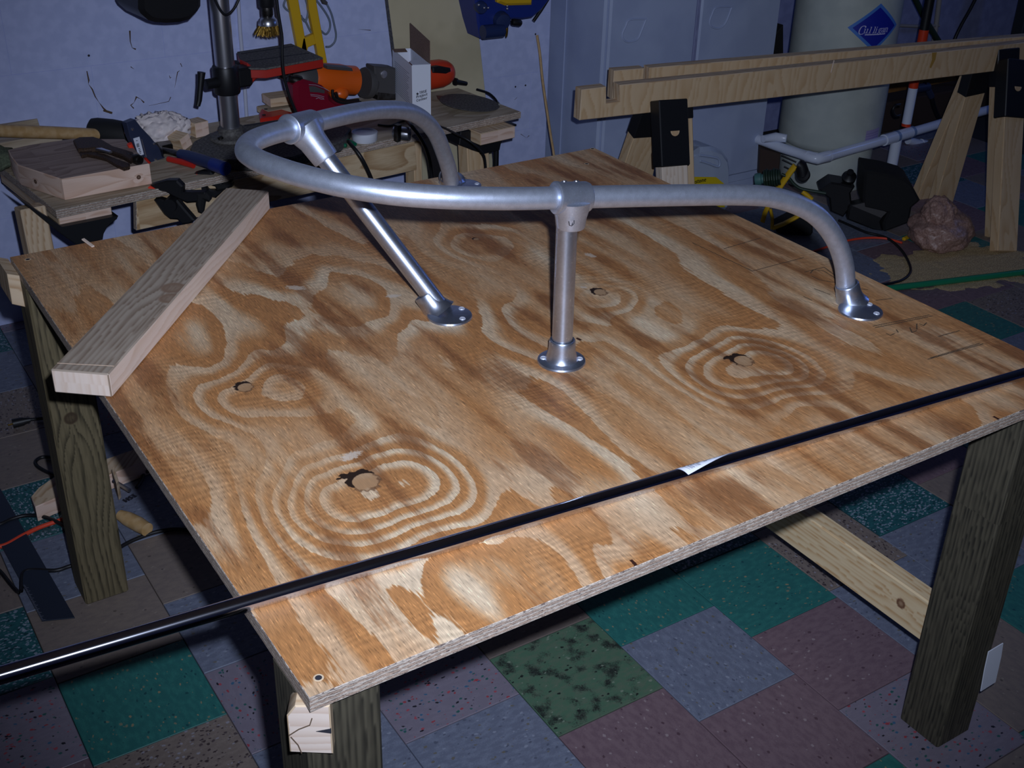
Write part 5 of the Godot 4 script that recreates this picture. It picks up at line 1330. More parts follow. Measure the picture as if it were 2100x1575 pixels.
func build_carton() -> void:
	var t := thing("white_carton", "small white cardboard carton with open flaps and black print on the bench", "box", Vector3(1.3789, 0.5500, -2.3217))
	# bottom corners at the bench; the walls stand up from them
	var c0 := Vector3(1.3584, 0.5500, -2.2808)            # near edge between the two faces in view
	var c1 := Vector3(1.4136, 0.5500, -2.2628)          # right end of the front face
	var c3 := Vector3(1.4007, 0.5500, -2.4848)            # back end of the left face
	var ex := (c1 - c0); ex.y = 0
	var ez := (c3 - c0); ez.y = 0
	var c2 := c0 + ex + ez
	var H := 0.158
	var up := Vector3(0, H, 0)
	var th := 0.0012
	var wall := func(called: String, a: Vector3, c: Vector3, h: float, outside: Vector3) -> MeshInstance3D:
		var b := MB.new()
		b.prism([a, c, c + Vector3(0, h, 0), a + Vector3(0, h, 0)], -outside.normalized() * th, 0.0, 1)
		b.k = 1
		return part(t, called, b, [M.paper, M.card])
	var f_out := ex.cross(Vector3.UP); if f_out.dot(ez) > 0: f_out = -f_out
	var l_out := ez.cross(Vector3.UP); if l_out.dot(ex) > 0: l_out = -l_out
	var front: MeshInstance3D = wall.call("front_side", c0, c1, H, f_out)
	var left: MeshInstance3D = wall.call("left_side", c3, c0, H, l_out)
	wall.call("back_side", c2, c3, H, -f_out)
	wall.call("right_side", c1, c2, H, -l_out)
	# flaps: the front one folds in, the right one stands straight up showing its brown inside
	var b := MB.new()
	var g0 := c0 + up; var g1 := c1 + up
	b.prism([g0 + ex * 0.04, g1, g1 - f_out.normalized() * 0.06 + Vector3(0, 0.02, 0) - ex * 0.22, g0 - f_out.normalized() * 0.06 + ex * 0.28 + Vector3(0, 0.02, 0), g0 - f_out.normalized() * 0.045 + ex * 0.02 + Vector3(0, 0.015, 0)], Vector3(0, th, 0), 0.0)
	var fl := part(t, "flap", b, M.paper)
	b = MB.new()
	b.prism([c2 + up, c3 + up + (c2 - c3) * 0.1, c3 + up + (c2 - c3) * 0.12 + Vector3(0, 0.075, 0), c2 + up + Vector3(0, 0.075, 0)], f_out.normalized() * th, 0.0)
	b = MB.new()
	b.prism([c1 + up + ez * 0.03, c2 + up, c2 + up + Vector3(0, 0.078, 0) + l_out.normalized() * 0.006, c1 + up + ez * 0.03 + Vector3(0, 0.068, 0) + l_out.normalized() * 0.006], l_out.normalized() * th, 0.0)
	part(t, "flap", b, M.card)
	b = MB.new()
	b.prism([c3 + up, c2 + up - (c2 - c3) * 0.3, c2 + up - (c2 - c3) * 0.3 + Vector3(0, -0.03, 0) + f_out.normalized() * 0.04, c3 + up + Vector3(0, -0.03, 0) + f_out.normalized() * 0.04], Vector3(0, -th, 0), 0.0)
	part(t, "flap", b, M.card)
	# print
	var fo := f_out.normalized() * 0.0004
	var fx := ex.normalized()
	var mid := (c0 + c1) / 2 + fo
	var slant := (fx + Vector3(0, 0.22, 0)).normalized()
	letters(front, "lettering", "TRSE", mid + Vector3(0, 0.077, 0) + fx * 0.004, slant, Vector3.UP, 0.0105, M.ink, "Droid Sans", true, true)
	letters(front, "lettering", "Project", mid + Vector3(0, 0.066, 0), slant, Vector3.UP, 0.0105, M.ink, "Droid Sans", true, true)
	letters(front, "lettering", "Center", mid + Vector3(0, 0.055, 0), slant, Vector3.UP, 0.0105, M.ink, "Droid Sans", true, true)
	b = MB.new()
	b.lathe(mid + Vector3(0, 0.072, 0) - fx * 0.013, f_out, [[0.0042, 0.0], [0.0042, 0.0003], [0.0, 0.0003]], 4)
	part(front, "emblem", b, M.ink)
	var lo := l_out.normalized() * 0.0004
	var lx := -ez.normalized()
	b = MB.new()
	var r := RandomNumberGenerator.new(); r.seed = 9
	for i in 16:
		var y := 0.125 - i * 0.0062
		var a := c3 + lo + lx * (ez.length() * 0.12) + Vector3(0, y, 0)
		var w := ez.length() * r.randf_range(0.62, 0.76)
		b.quad(a, a + lx * w, a + lx * w + Vector3(0, 0.0022, 0), a + Vector3(0, 0.0022, 0), l_out.normalized())
	part(left, "printed_text", b, M.paper_grey)

func build_drill_press() -> void:
	var t := thing("drill_press", "black and red drill press on the bench with a wire cup brush in its chuck", "drill press", Vector3(0.7797, 0.5500, -2.2646))
	var b := MB.new()
	# base plate
	b.prism([Vector3(0.6477, 0.5800, -2.2319), Vector3(0.6465, 0.5800, -2.1903), Vector3(0.6719, 0.5800, -2.1122), Vector3(0.7555, 0.5800, -2.0485), Vector3(0.8579, 0.5800, -2.0290), Vector3(1.0296, 0.5800, -2.0881), Vector3(1.1083, 0.5800, -2.1882), Vector3(1.0999, 0.5800, -2.2675), Vector3(1.0038, 0.5800, -2.3625), Vector3(0.8528, 0.5800, -2.3622), Vector3(0.7405, 0.5800, -2.3342), Vector3(0.6733, 0.5800, -2.2807)], Vector3(0, -0.03, 0), 0.004)
	part(t, "base", b, M.cast_grey)
	b = MB.new()
	for q in [[Vector3(0.8495, 0.5805, -2.3463), Vector3(1.0572, 0.5805, -2.3432)], [Vector3(0.8444, 0.5805, -2.2970), Vector3(1.0578, 0.5805, -2.2936)]]:
		b.box((q[0] + q[1]) / 2, Vector3((q[1] - q[0]).length(), 0.001, 0.008), look(q[1] - q[0]), 0.0)
	part(t, "slot", b, M.hole)
	# column with a bolted flange
	var cb := Vector3(0.7747, 0.5800, -2.2554)
	b = MB.new()
	b.lathe(cb, Vector3.UP, [[0.0, 0.0], [0.058, 0.0], [0.060, 0.003], [0.058, 0.010], [0.040, 0.013], [0.034, 0.02], [0.033, 0.034], [0.0, 0.034]], 36)
	var fl := part(t, "column_flange", b, M.cast_grey)
	for a in [0.5, 2.6, 4.4, 5.4]:
		part(fl, "bolt", MB.new().lathe(cb + Vector3(cos(a) * 0.047, 0.011, sin(a) * 0.047), Vector3.UP, [[0.008, 0.0], [0.008, 0.006], [0.006, 0.008], [0.0, 0.008]], 6), M.steel_dark)
	var R := 0.0262
	var ctop := Vector3(0.7799, 1.0285, -2.2482); ctop = Vector3(cb.x, ctop.y + 0.3, cb.z)
	b = MB.new()
	b.tube([cb + Vector3(0, 0.02, 0), cb + Vector3(0, 0.3, 0), Vector3(cb.x, cb.y + 0.75, cb.z)], R, 32)
	part(t, "column", b, M.steel)
	# table collar with its locking lever
	var col := Vector3(0.7747, 0.7437, -2.2476); col.x = cb.x; col.z = cb.z
	b = MB.new()
	b.lathe(col - Vector3(0, 0.036, 0), Vector3.UP, [[0.0265, 0.0], [0.034, 0.0], [0.036, 0.004], [0.036, 0.070], [0.034, 0.074], [0.0265, 0.074]], 32)
	b.box(col + BX * 0.046 + Vector3(0, 0.004, 0), Vector3(0.045, 0.052, 0.05), bench_basis(), 0.006)
	var co := part(t, "collar", b, M.black)
	b = MB.new()
	b.tube([col - BX * 0.03 - BB * 0.01, col - BX * 0.066 - BB * 0.012], 0.014, 16)
	b.tube([Vector3(0.7029, 0.7767, -2.2396), Vector3(0.6968, 0.7464, -2.2389), Vector3(0.6879, 0.7043, -2.2379), Vector3(0.6820, 0.6894, -2.2372)], [0.011, 0.0085, 0.008, 0.007], 14)
	part(co, "clamp_lever", b, M.black)
	# tilting work table: grey top in a red casting
	b = MB.new()
	var tt := [Vector3(0.8017, 0.8121, -2.2506), Vector3(0.9742, 0.8180, -2.2699), Vector3(1.0734, 0.7639, -2.2810)]
	var yT := Vector3(0.9160, 0.7724, -2.2634).y
	var px := func(q: Array) -> Array: return q
	var tq := [Vector3(0.8726, 0.7724, -2.4201), Vector3(1.0470, 0.7724, -2.4410), Vector3(1.0607, 0.7724, -2.2524), Vector3(0.8753, 0.7724, -2.2171), Vector3(0.8241, 0.7724, -2.2465)]
	b.prism(tq, Vector3(0, -0.006, 0), 0.001)
	var wt := part(t, "work_table", b, M.cast_grey)
	b = MB.new()
	var sk := tq.duplicate()
	for i in sk.size(): sk[i] -= Vector3(0, 0.006, 0)
	b.prism(sk, Vector3(0, -0.022, 0), 0.001)
	part(wt, "table_casting", b, M.red_paint)
	b = MB.new()
	b.tube([tq[3].lerp(tq[4], 0.6) + Vector3(0, -0.026, 0) + BB * 0.05, tq[4] + Vector3(0, -0.03, 0) + BB * 0.04 - BX * 0.02], [0.018, 0.03], 18)
	b.prism([Vector3(0.8395, 0.7819, -2.2548), Vector3(0.8532, 0.7706, -2.2564), Vector3(0.8717, 0.7626, -2.2584), Vector3(0.8924, 0.7597, -2.2607), Vector3(0.8815, 0.7370, -2.2595), Vector3(0.8617, 0.7333, -2.2573), Vector3(0.8505, 0.7242, -2.2561), Vector3(0.8352, 0.7198, -2.2544)], BB * 0.05, 0.004)
	part(wt, "trunnion", b, M.red_paint)
	b = MB.new()
	b.lathe(tq[4].lerp(tq[0], 0.4) + Vector3(0, -0.032, 0) - BX * 0.03, BX, [[0.0, 0.0], [0.034, 0.0], [0.036, 0.004], [0.036, 0.018], [0.03, 0.024], [0.0, 0.024]], 28)
	part(wt, "tilt_scale", b, M.black)
	b = MB.new()
	for q in [[0.12, 0.2], [0.62, 0.7]]:
		var a: Vector3 = tq[0].lerp(tq[4], q[0] + 0.05); var c: Vector3 = tq[1].lerp(tq[2], q[0] + 0.05)
		b.box((a + c) / 2 + Vector3(0, 0.0004, 0), Vector3((a - c).length() * 0.9, 0.0006, 0.006), look(c - a), 0.0)
	part(wt, "slot", b, M.hole)
	# motor and belt housing above, chuck and brush
	b = MB.new()
	var mc := Vector3(0.6369, 0.9462, -2.2322)
	b.prism([Vector3(0.5701, 1.0717, -2.2248), Vector3(0.5559, 0.9555, -2.2232), Vector3(0.5608, 0.9441, -2.2237), Vector3(0.5790, 0.9250, -2.2257), Vector3(0.5964, 0.9181, -2.2277), Vector3(0.6261, 0.9126, -2.2310), Vector3(0.6619, 0.9101, -2.2350), Vector3(0.6908, 0.9141, -2.2382), Vector3(0.7147, 0.9323, -2.2409), Vector3(0.7242, 0.9436, -2.2420), Vector3(0.7380, 1.0565, -2.2435)], BB * 0.16, 0.012)
	part(t, "motor_housing", b, M.black)
	b = MB.new()
	b.prism([Vector3(0.7246, 1.0696, -2.2420), Vector3(0.9971, 1.0456, -2.2724), Vector3(0.9895, 0.9832, -2.2716), Vector3(0.9676, 0.9497, -2.2691), Vector3(0.8947, 0.9574, -2.2610), Vector3(0.8818, 0.9752, -2.2596), Vector3(0.7160, 0.9923, -2.2410)], BB * 0.09, 0.01)
	part(t, "head", b, M.black)
	var qx := Vector3(0.9248, 0.8613, -2.2644) + BB * 0.03
	var yv := func(py: float) -> float: return 0.0
	b = MB.new()
	b.lathe(Vector3(qx.x, 0.9204 - 0.004, qx.z), Vector3.UP, [[0.0, 0.0], [0.020, 0.0], [0.0225, 0.004], [0.0225, 0.05], [0.018, 0.08], [0.0, 0.08]], 28)
	part(t, "chuck", b, M.black)
	b = MB.new()
	b.lathe(Vector3(qx.x, 0.8910, qx.z), Vector3.UP, [[0.0, 0.0], [0.0145, 0.0], [0.0165, 0.004], [0.0165, 0.022], [0.0155, 0.03], [0.0, 0.03]], 24)
	part(t, "brush_hub", b, M.steel_dark)
	b = MB.new()
	b.lathe(Vector3(qx.x, 0.8678, qx.z), Vector3.UP, [[0.0268, 0.0], [0.0268, 0.004], [0.025, 0.014], [0.018, 0.021], [0.006, 0.024], [0.0, 0.024]], 28)
	part(t, "brush_cup", b, M.steel)
	b = MB.new()
	var rg := RandomNumberGenerator.new(); rg.seed = 12
	var y0: float = 0.8665; var y1: float = 0.8353
	for i in 420:
		var a := rg.randf() * TAU; var rr := sqrt(rg.randf()) * 0.026
		var p0 := Vector3(qx.x + cos(a) * rr, y0, qx.z + sin(a) * rr)
		var k := rr / 0.026
		var p1 := Vector3(qx.x + cos(a + 0.1) * (rr + 0.012 * k * k + 0.003), y1 + rg.randf() * 0.005 + 0.006 * k, qx.z + sin(a + 0.1) * (rr + 0.012 * k * k + 0.003))
		b.tube([p0, p0.lerp(p1, 0.5) + Vector3(rg.randf_range(-0.001, 0.001), 0, rg.randf_range(-0.001, 0.001)), p1], 0.00055, 4, false)
	var br := part(t, "wire_bristles", b, M.brass)
	br.set_meta("kind", "stuff")
	# power cord dropping in front of the table
	b = MB.new()
	b.tube(spline([Vector3(0.8960, 0.9937, -2.1605), Vector3(0.8990, 0.9302, -2.1609), Vector3(0.9051, 0.8651, -2.1615), Vector3(0.9021, 0.8131, -2.1612), Vector3(0.9035, 0.7597, -2.1614), Vector3(0.9154, 0.7037, -2.1627), Vector3(0.9326, 0.6527, -2.1646), Vector3(0.9400, 0.6094, -2.1654), Vector3(0.9388, 0.5840, -2.2855), Vector3(0.9448, 0.5840, -2.2613)], 6), 0.0043, 12)
	part(t, "power_cord", b, M.black)
	b = MB.new()
	b.tube(spline([Vector3(0.7461, 0.9712, -2.2092), Vector3(0.7593, 0.9401, -2.2107), Vector3(0.7717, 0.9250, -2.2120), Vector3(0.7859, 0.9271, -2.2136), Vector3(0.8043, 0.9425, -2.2157), Vector3(0.8176, 0.9636, -2.2172)], 6), 0.0035, 10)
	part(t, "belt_cord", b, M.black)

func build_wall_things() -> void:
	# white conduit on the wall behind the column
	var b := MB.new()
	b.tube([Vector3(0.9621, 0.9274, -2.6120), Vector3(0.9583, 0.7873, -2.6120), Vector3(0.9586, 0.6710, -2.6120), Vector3(0.9555, 0.5130, -2.6120)], 0.006, 12)
	solo("conduit", "thin white conduit running up the wall behind the drill press column", "conduit", b, M.conduit)
	# yellow level standing against the wall
	var t := thing("spirit_level", "yellow spirit level with cut-out windows leaning against the wall", "level", Vector3(1.2218, 0.5750, -2.5600))
	b = MB.new()
	var zz := -2.585
	b.prism([Vector3(1.1094, 0.9201, -2.5850), Vector3(1.1327, 0.9182, -2.5850), Vector3(1.1609, 0.6937, -2.5850), Vector3(1.1284, 0.7167, -2.5850), Vector3(1.1084, 0.8638, -2.5850)], Vector3(0, 0, -0.022), 0.002)
	part(t, "side_rail", b, M.yellow)
	b = MB.new()
	b.prism([Vector3(1.1687, 0.9153, -2.5850), Vector3(1.1924, 0.9134, -2.5850), Vector3(1.1993, 0.8413, -2.5850), Vector3(1.2247, 0.6577, -2.5850), Vector3(1.1983, 0.6608, -2.5850), Vector3(1.1728, 0.8292, -2.5850)], Vector3(0, 0, -0.022), 0.002)
	part(t, "side_rail", b, M.yellow)
	b = MB.new()
	b.prism([Vector3(1.1480, 0.7456, -2.5850), Vector3(1.1827, 0.7553, -2.5850), Vector3(1.1890, 0.7250, -2.5850), Vector3(1.1624, 0.7174, -2.5850), Vector3(1.1545, 0.6960, -2.5850), Vector3(1.1396, 0.7155, -2.5850)], Vector3(0, 0, -0.018), 0.001)
	part(t, "cross_web", b, M.yellow)
	# grey extension cord hanging in loops
	b = MB.new()
	b.tube(spline([Vector3(1.1311, 0.9013, -2.6020), Vector3(1.1010, 0.8542, -2.6020), Vector3(1.1014, 0.8384, -2.6020), Vector3(1.1162, 0.8255, -2.6020)], 6), 0.0032, 10)
	b.tube(spline([Vector3(1.1616, 0.8845, -2.6020), Vector3(1.1747, 0.8403, -2.6020), Vector3(1.1745, 0.8113, -2.6020), Vector3(1.1635, 0.7920, -2.6020), Vector3(1.1519, 0.8106, -2.6020)], 6), 0.0032, 10)
	b.tube(spline([Vector3(1.1934, 0.8671, -2.6040), Vector3(1.2265, 0.8236, -2.6040), Vector3(1.2444, 0.7925, -2.6040), Vector3(1.2482, 0.7714, -2.6040), Vector3(1.2423, 0.7541, -2.6040), Vector3(1.2302, 0.7464, -2.6040), Vector3(1.2113, 0.7603, -2.6040), Vector3(1.1863, 0.7539, -2.6040), Vector3(1.1646, 0.7944, -2.6040), Vector3(1.1446, 0.8080, -2.6040)], 6), 0.0032, 10)
	b.tube(spline([Vector3(1.2321, 0.8489, -2.6060), Vector3(1.2441, 0.8303, -2.6060), Vector3(1.2558, 0.8028, -2.6060), Vector3(1.2638, 0.7664, -2.6060), Vector3(1.2673, 0.7391, -2.6060), Vector3(1.2613, 0.7187, -2.6060), Vector3(1.2456, 0.7068, -2.6060), Vector3(1.2306, 0.7069, -2.6060)], 6), 0.0032, 10)
	solo("hanging_cable", "grey cord hanging in loops on the wall behind the yellow level", "cord", b, M.cord_grey)
	b = MB.new()
	b.tube([Vector3(1.2150, 0.8692, -2.5980), Vector3(1.2282, 0.8449, -2.5980), Vector3(1.2377, 0.8397, -2.5980)], [0.006, 0.008, 0.005], 12)
	solo("cord_plug", "grey plug at the end of the hanging cord", "plug", b, M.grey_dark)
	# cream board leaning behind the tools
	b = MB.new()
	var cb := [Vector3(1.4363, 0.8928, -2.5900), Vector3(1.7525, 0.8673, -2.5900), Vector3(1.7640, 0.5766, -2.5350), Vector3(1.6196, 0.2632, -2.3600), Vector3(1.4066, 0.4181, -2.4000)]
	var bl: Vector3 = cb[0]; var brr: Vector3 = cb[1]
	var dn := (Vector3(1.7507, 0.6280, -2.5300) - brr).normalized()
	var L := (bl.y - 0.005) / -dn.y
	b.prism([bl, brr, brr + dn * L, bl + dn * L], Vector3(0, -0.25, -0.97) * 0.022, 0.001, 1)
	solo("cream_panel", "wide cream-painted panel leaning against the wall behind the bench", "panel", b, [M.cream, M.cast_grey])
	# blue bench vise on a bracket at the top
	t = thing("blue_grinder", "blue machine with a yellow part and black knob mounted high beside the cream panel", "machine", Vector3(1.8164, 0.6912, -2.5000))
	b = MB.new()
	b.prism([Vector3(1.6852, 0.9033, -2.4600), Vector3(1.6873, 0.8352, -2.4600), Vector3(1.6964, 0.7651, -2.4600), Vector3(1.7082, 0.7122, -2.4600), Vector3(1.7364, 0.7116, -2.4600), Vector3(1.7761, 0.7122, -2.4600), Vector3(1.7816, 0.7235, -2.4600), Vector3(1.7900, 0.7274, -2.4600), Vector3(1.8071, 0.7328, -2.4600), Vector3(1.8039, 0.7450, -2.4600), Vector3(1.8206, 0.7623, -2.4600), Vector3(1.8699, 0.7575, -2.4600), Vector3(1.9078, 0.7586, -2.4600), Vector3(1.9450, 0.7813, -2.4600), Vector3(1.9733, 0.8097, -2.4600), Vector3(1.9699, 0.8806, -2.4600)], Vector3(0, 0, -0.12), 0.006)
	part(t, "body", b, M.blue)
	b = MB.new()
	b.lathe(Vector3(1.7819, 0.7655, -2.4600), Vector3(-0.2, -0.1, 1), [[0.028, -0.02], [0.028, 0.02], [0.024, 0.028], [0.012, 0.03], [0.0, 0.03]], 22)
	b.lathe(Vector3(1.7056, 0.8124, -2.4600), Vector3(-0.2, -0.1, 1), [[0.02, -0.01], [0.02, 0.012], [0.015, 0.02], [0.0, 0.02]], 18)
	b.tube([Vector3(1.7035, 0.7373, -2.4400), Vector3(1.7774, 0.7359, -2.4400)], 0.022, 18)
	part(t, "boss", b, M.blue_dark)
	b = MB.new()
	b.prism([Vector3(1.7548, 0.8557, -2.4400), Vector3(1.7611, 0.8230, -2.4400), Vector3(1.7895, 0.8112, -2.4400), Vector3(1.8927, 0.8041, -2.4400), Vector3(1.8969, 0.8435, -2.4400)], Vector3(0, 0, -0.04), 0.008)
	part(t, "yellow_guard", b, M.yellow)
	b = MB.new()
	b.lathe(Vector3(1.8142, 0.7585, -2.4400), Vector3(1, -0.18, 0.1), [[0.0, 0.0], [0.010, 0.0], [0.0115, 0.006], [0.0115, 0.028], [0.008, 0.034], [0.0, 0.034]], 16)
	part(t, "knob", b, M.black)
	b = MB.new()
	for q in [Vector3(1.6847, 0.8250, -2.4350), Vector3(1.7909, 0.8123, -2.4350), Vector3(1.7911, 0.8032, -2.4350), Vector3(1.7048, 0.8142, -2.4350), Vector3(1.7193, 0.8128, -2.4350)]:
		b.ball(q, Vector3(0.004, 0.004, 0.004), Basis(), 0.0, 1, 1.0, 8)
	part(t, "screw", b, M.steel)
	b = MB.new()
	b.tube([Vector3(1.9383, 0.7376, -2.5000), Vector3(1.9681, 0.7713, -2.5000), Vector3(2.0052, 0.8184, -2.5000)], 0.006, 10)
	part(t, "bracket_arm", b, M.black)
	b = MB.new()
	b.lathe(Vector3(1.7829, 0.7384, -2.4400), Vector3(0, 0, 1), [[0.008, -0.012], [0.010, 0.0], [0.004, 0.012], [0.0, 0.012]], 12)
	b.ball(Vector3(1.7941, 0.7404, -2.4400), Vector3(0.005, 0.03, 0.006), Basis(), 0.0, 1, 1.0, 10)
	part(t, "lubricator", b, M.brass)
	# thin stick in the corner
	b = MB.new()
	b.tube(spline([Vector3(2.0219, 0.6617, -2.6000), Vector3(2.0232, 0.6024, -2.5800), Vector3(2.0200, 0.5239, -2.5550), Vector3(2.0211, 0.4440, -2.5300), Vector3(2.0169, 0.3506, -2.4900), Vector3(2.0099, 0.2747, -2.4500), Vector3(2.0029, 0.1476, -2.4000)], 4), 0.0048, 8)
	solo("thin_stick", "thin bent wooden stick leaning in the wall corner beside the cabinet", "stick", b, M.handle)

func saw_bracket(t: Node3D, top: Vector3, foot: Vector3, wide: Vector3, s0: float, s1: float, w: float, th: float, hole: bool) -> void:
	var ax := (foot - top).normalized()
	var b := MB.new()
	leg_box(b, top + ax * s0, top + ax * s1, wide, w, th)
	var mi := part(t, "bracket", b, M.bracket)
	if hole:
		var y := -ax; var x := (wide - y * wide.dot(y)).normalized(); var n := x.cross(y)
		if n.z < 0: n = -n
		b = MB.new()
		var c := top + ax * (s0 + (s1 - s0) * 0.47) + n * (th / 2 + 0.0004)
		var pl: Array = []
		for i in 9: pl.append(c + x * cos(PI + PI * i / 8.0) * 0.016 + y * sin(PI + PI * i / 8.0) * 0.016)
		b.prism(pl, n * 0.0006)
		part(mi, "hole", b, M.horse)

func build_sawhorses() -> void:
	var RX := Vector3(1.631, 0, 0.211).normalized()
	var RN := Vector3(-RX.z, 0, RX.x)       # towards the camera
	if RN.z < 0: RN = -RN
	# nearer horse: notched rail on edge in two black brackets
	var t := thing("sawhorse", "nearer pine sawhorse with a notched rail held in two black brackets", "sawhorse", Vector3(2.6, 0, -1.85))
	var b := MB.new()
	var rail := [Vector3(1.7497, 0.5716, -1.9569), Vector3(1.7516, 0.6641, -1.9567), Vector3(1.8343, 0.6651, -1.9460), Vector3(1.8379, 0.6150, -1.9455), Vector3(1.8837, 0.6157, -1.9396), Vector3(1.8798, 0.6656, -1.9401), Vector3(2.2423, 0.6627, -1.8932), Vector3(2.6953, 0.6607, -1.8346), Vector3(3.3271, 0.6612, -1.7528), Vector3(3.6935, 0.6624, -1.7054), Vector3(3.7258, 0.5672, -1.7013), Vector3(3.3804, 0.5701, -1.7459), Vector3(2.7133, 0.5692, -1.8323), Vector3(2.0980, 0.5709, -1.9119), Vector3(1.9829, 0.5692, -1.9267)]
	b.prism(rail, -RN * 0.041, 0.002, 1)
	var rl := part(t, "rail", b, [M.horse, M.pine])
	b = MB.new()
	var st := [Vector3(3.0872, 0.6611, -1.7839), Vector3(3.1086, 0.6609, -1.7811), Vector3(3.1085, 0.6362, -1.7811), Vector3(3.0965, 0.6074, -1.7827), Vector3(3.0890, 0.6114, -1.7836), Vector3(3.0932, 0.6375, -1.7831)]
	for i in st.size(): st[i] += RN * 0.0003
	b.prism(st, RN * 0.0003)
	part(rl, "glue_stain", b, mat(hx("b08840"), 0.6))
	b = MB.new()
	b.box(Vector3(2.6715, 0.6517, -1.8377) + RN * 0.0006, Vector3(0.004, 0.04, 0.001), Basis(RX, Vector3.UP, RX.cross(Vector3.UP)) * Basis(Vector3(0, 0, 1), -0.12), 0.0002)
	part(rl, "splinter", b, M.sawn)
	# legs: near pair and far pair, splayed
	var lt := Vector3(2.0394, 0.6120, -1.9194) + RN * 0.026
	var lf := Vector3(lt.x - 0.02, 0, lt.z) + RN * 0.20 - RX * 0.01
	b = MB.new(); leg_box(b, lt, lf, RX, 0.093, 0.041)
	part(t, "leg", b, M.horse_pale)
	saw_bracket(t, lt, lf, RX, 0.0, 0.20, 0.102, 0.056, true)
	var rt := Vector3(3.4436, 0.6108, -1.7378) + RN * 0.026
	var rf := Vector3(3.3041, 0.0000, -1.4856)
	b = MB.new(); leg_box(b, rt, rf, RX, 0.093, 0.041)
	part(t, "leg", b, M.horse)
	saw_bracket(t, rt, rf, RX, 0.0, 0.20, 0.104, 0.056, true)
	var bt := Vector3(2.0488, 0.5883, -1.9182) - RN * 0.066
	var bf := bt * Vector3(1, 0, 1) - RN * 0.20 - RX * 0.04
	b = MB.new(); leg_box(b, bt, bf, RX, 0.093, 0.041)
	part(t, "leg", b, M.horse)
	saw_bracket(t, bt, bf, RX, 0.0, 0.13, 0.097, 0.046, false)
	bt = Vector3(3.3880, 0.5985, -1.7450) - RN * 0.066
	bf = Vector3(3.4548, 0.0000, -1.8987)
	b = MB.new(); leg_box(b, bt, bf, RX, 0.093, 0.041)
	part(t, "leg", b, M.horse)
	saw_bracket(t, bt, bf, RX, 0.0, 0.13, 0.097, 0.046, false)
	# farther horse, mostly hidden
	t = thing("sawhorse", "farther sawhorse whose rail shows above and behind the notched one", "sawhorse", Vector3(2.8, 0, -2.0))
	var P0 := Vector3(1.9501, 0.6720, -2.0621); var P1 := Vector3(3.5451, 0.6720, -1.7616)
	b = MB.new()
	var rx := (P1 - P0).normalized(); var rn := Vector3(-rx.z, 0, rx.x)
	if rn.z < 0: rn = -rn
	var L := P0.distance_to(P1)
	var o := P0
	var U := Vector3.UP
	b.prism([o - U * 0.09, o, o + rx * 0.105, o + rx * 0.105 - U * 0.045, o + rx * 0.123 - U * 0.045, o + rx * 0.123, o + rx * (L + 0.1), o + rx * (L + 0.1) - U * 0.09], -rn * 0.04, 0.002, 1)
	part(t, "rail", b, [M.horse, M.pine])
	for q in [[0.205, 1], [0.205, -1], [L - 0.10, 1], [L - 0.10, -1]]:
		var top: Vector3 = o + rx * q[0] - U * 0.03 + rn * (0.024 if q[1] > 0 else -0.064)
		var foot: Vector3 = top * Vector3(1, 0, 1) + rn * 0.17 * q[1]
		b = MB.new(); leg_box(b, top, foot, rx, 0.093, 0.041)
		part(t, "leg", b, M.horse)
		saw_bracket(t, top, foot, rx, 0.0, 0.13, 0.097, 0.046, false)

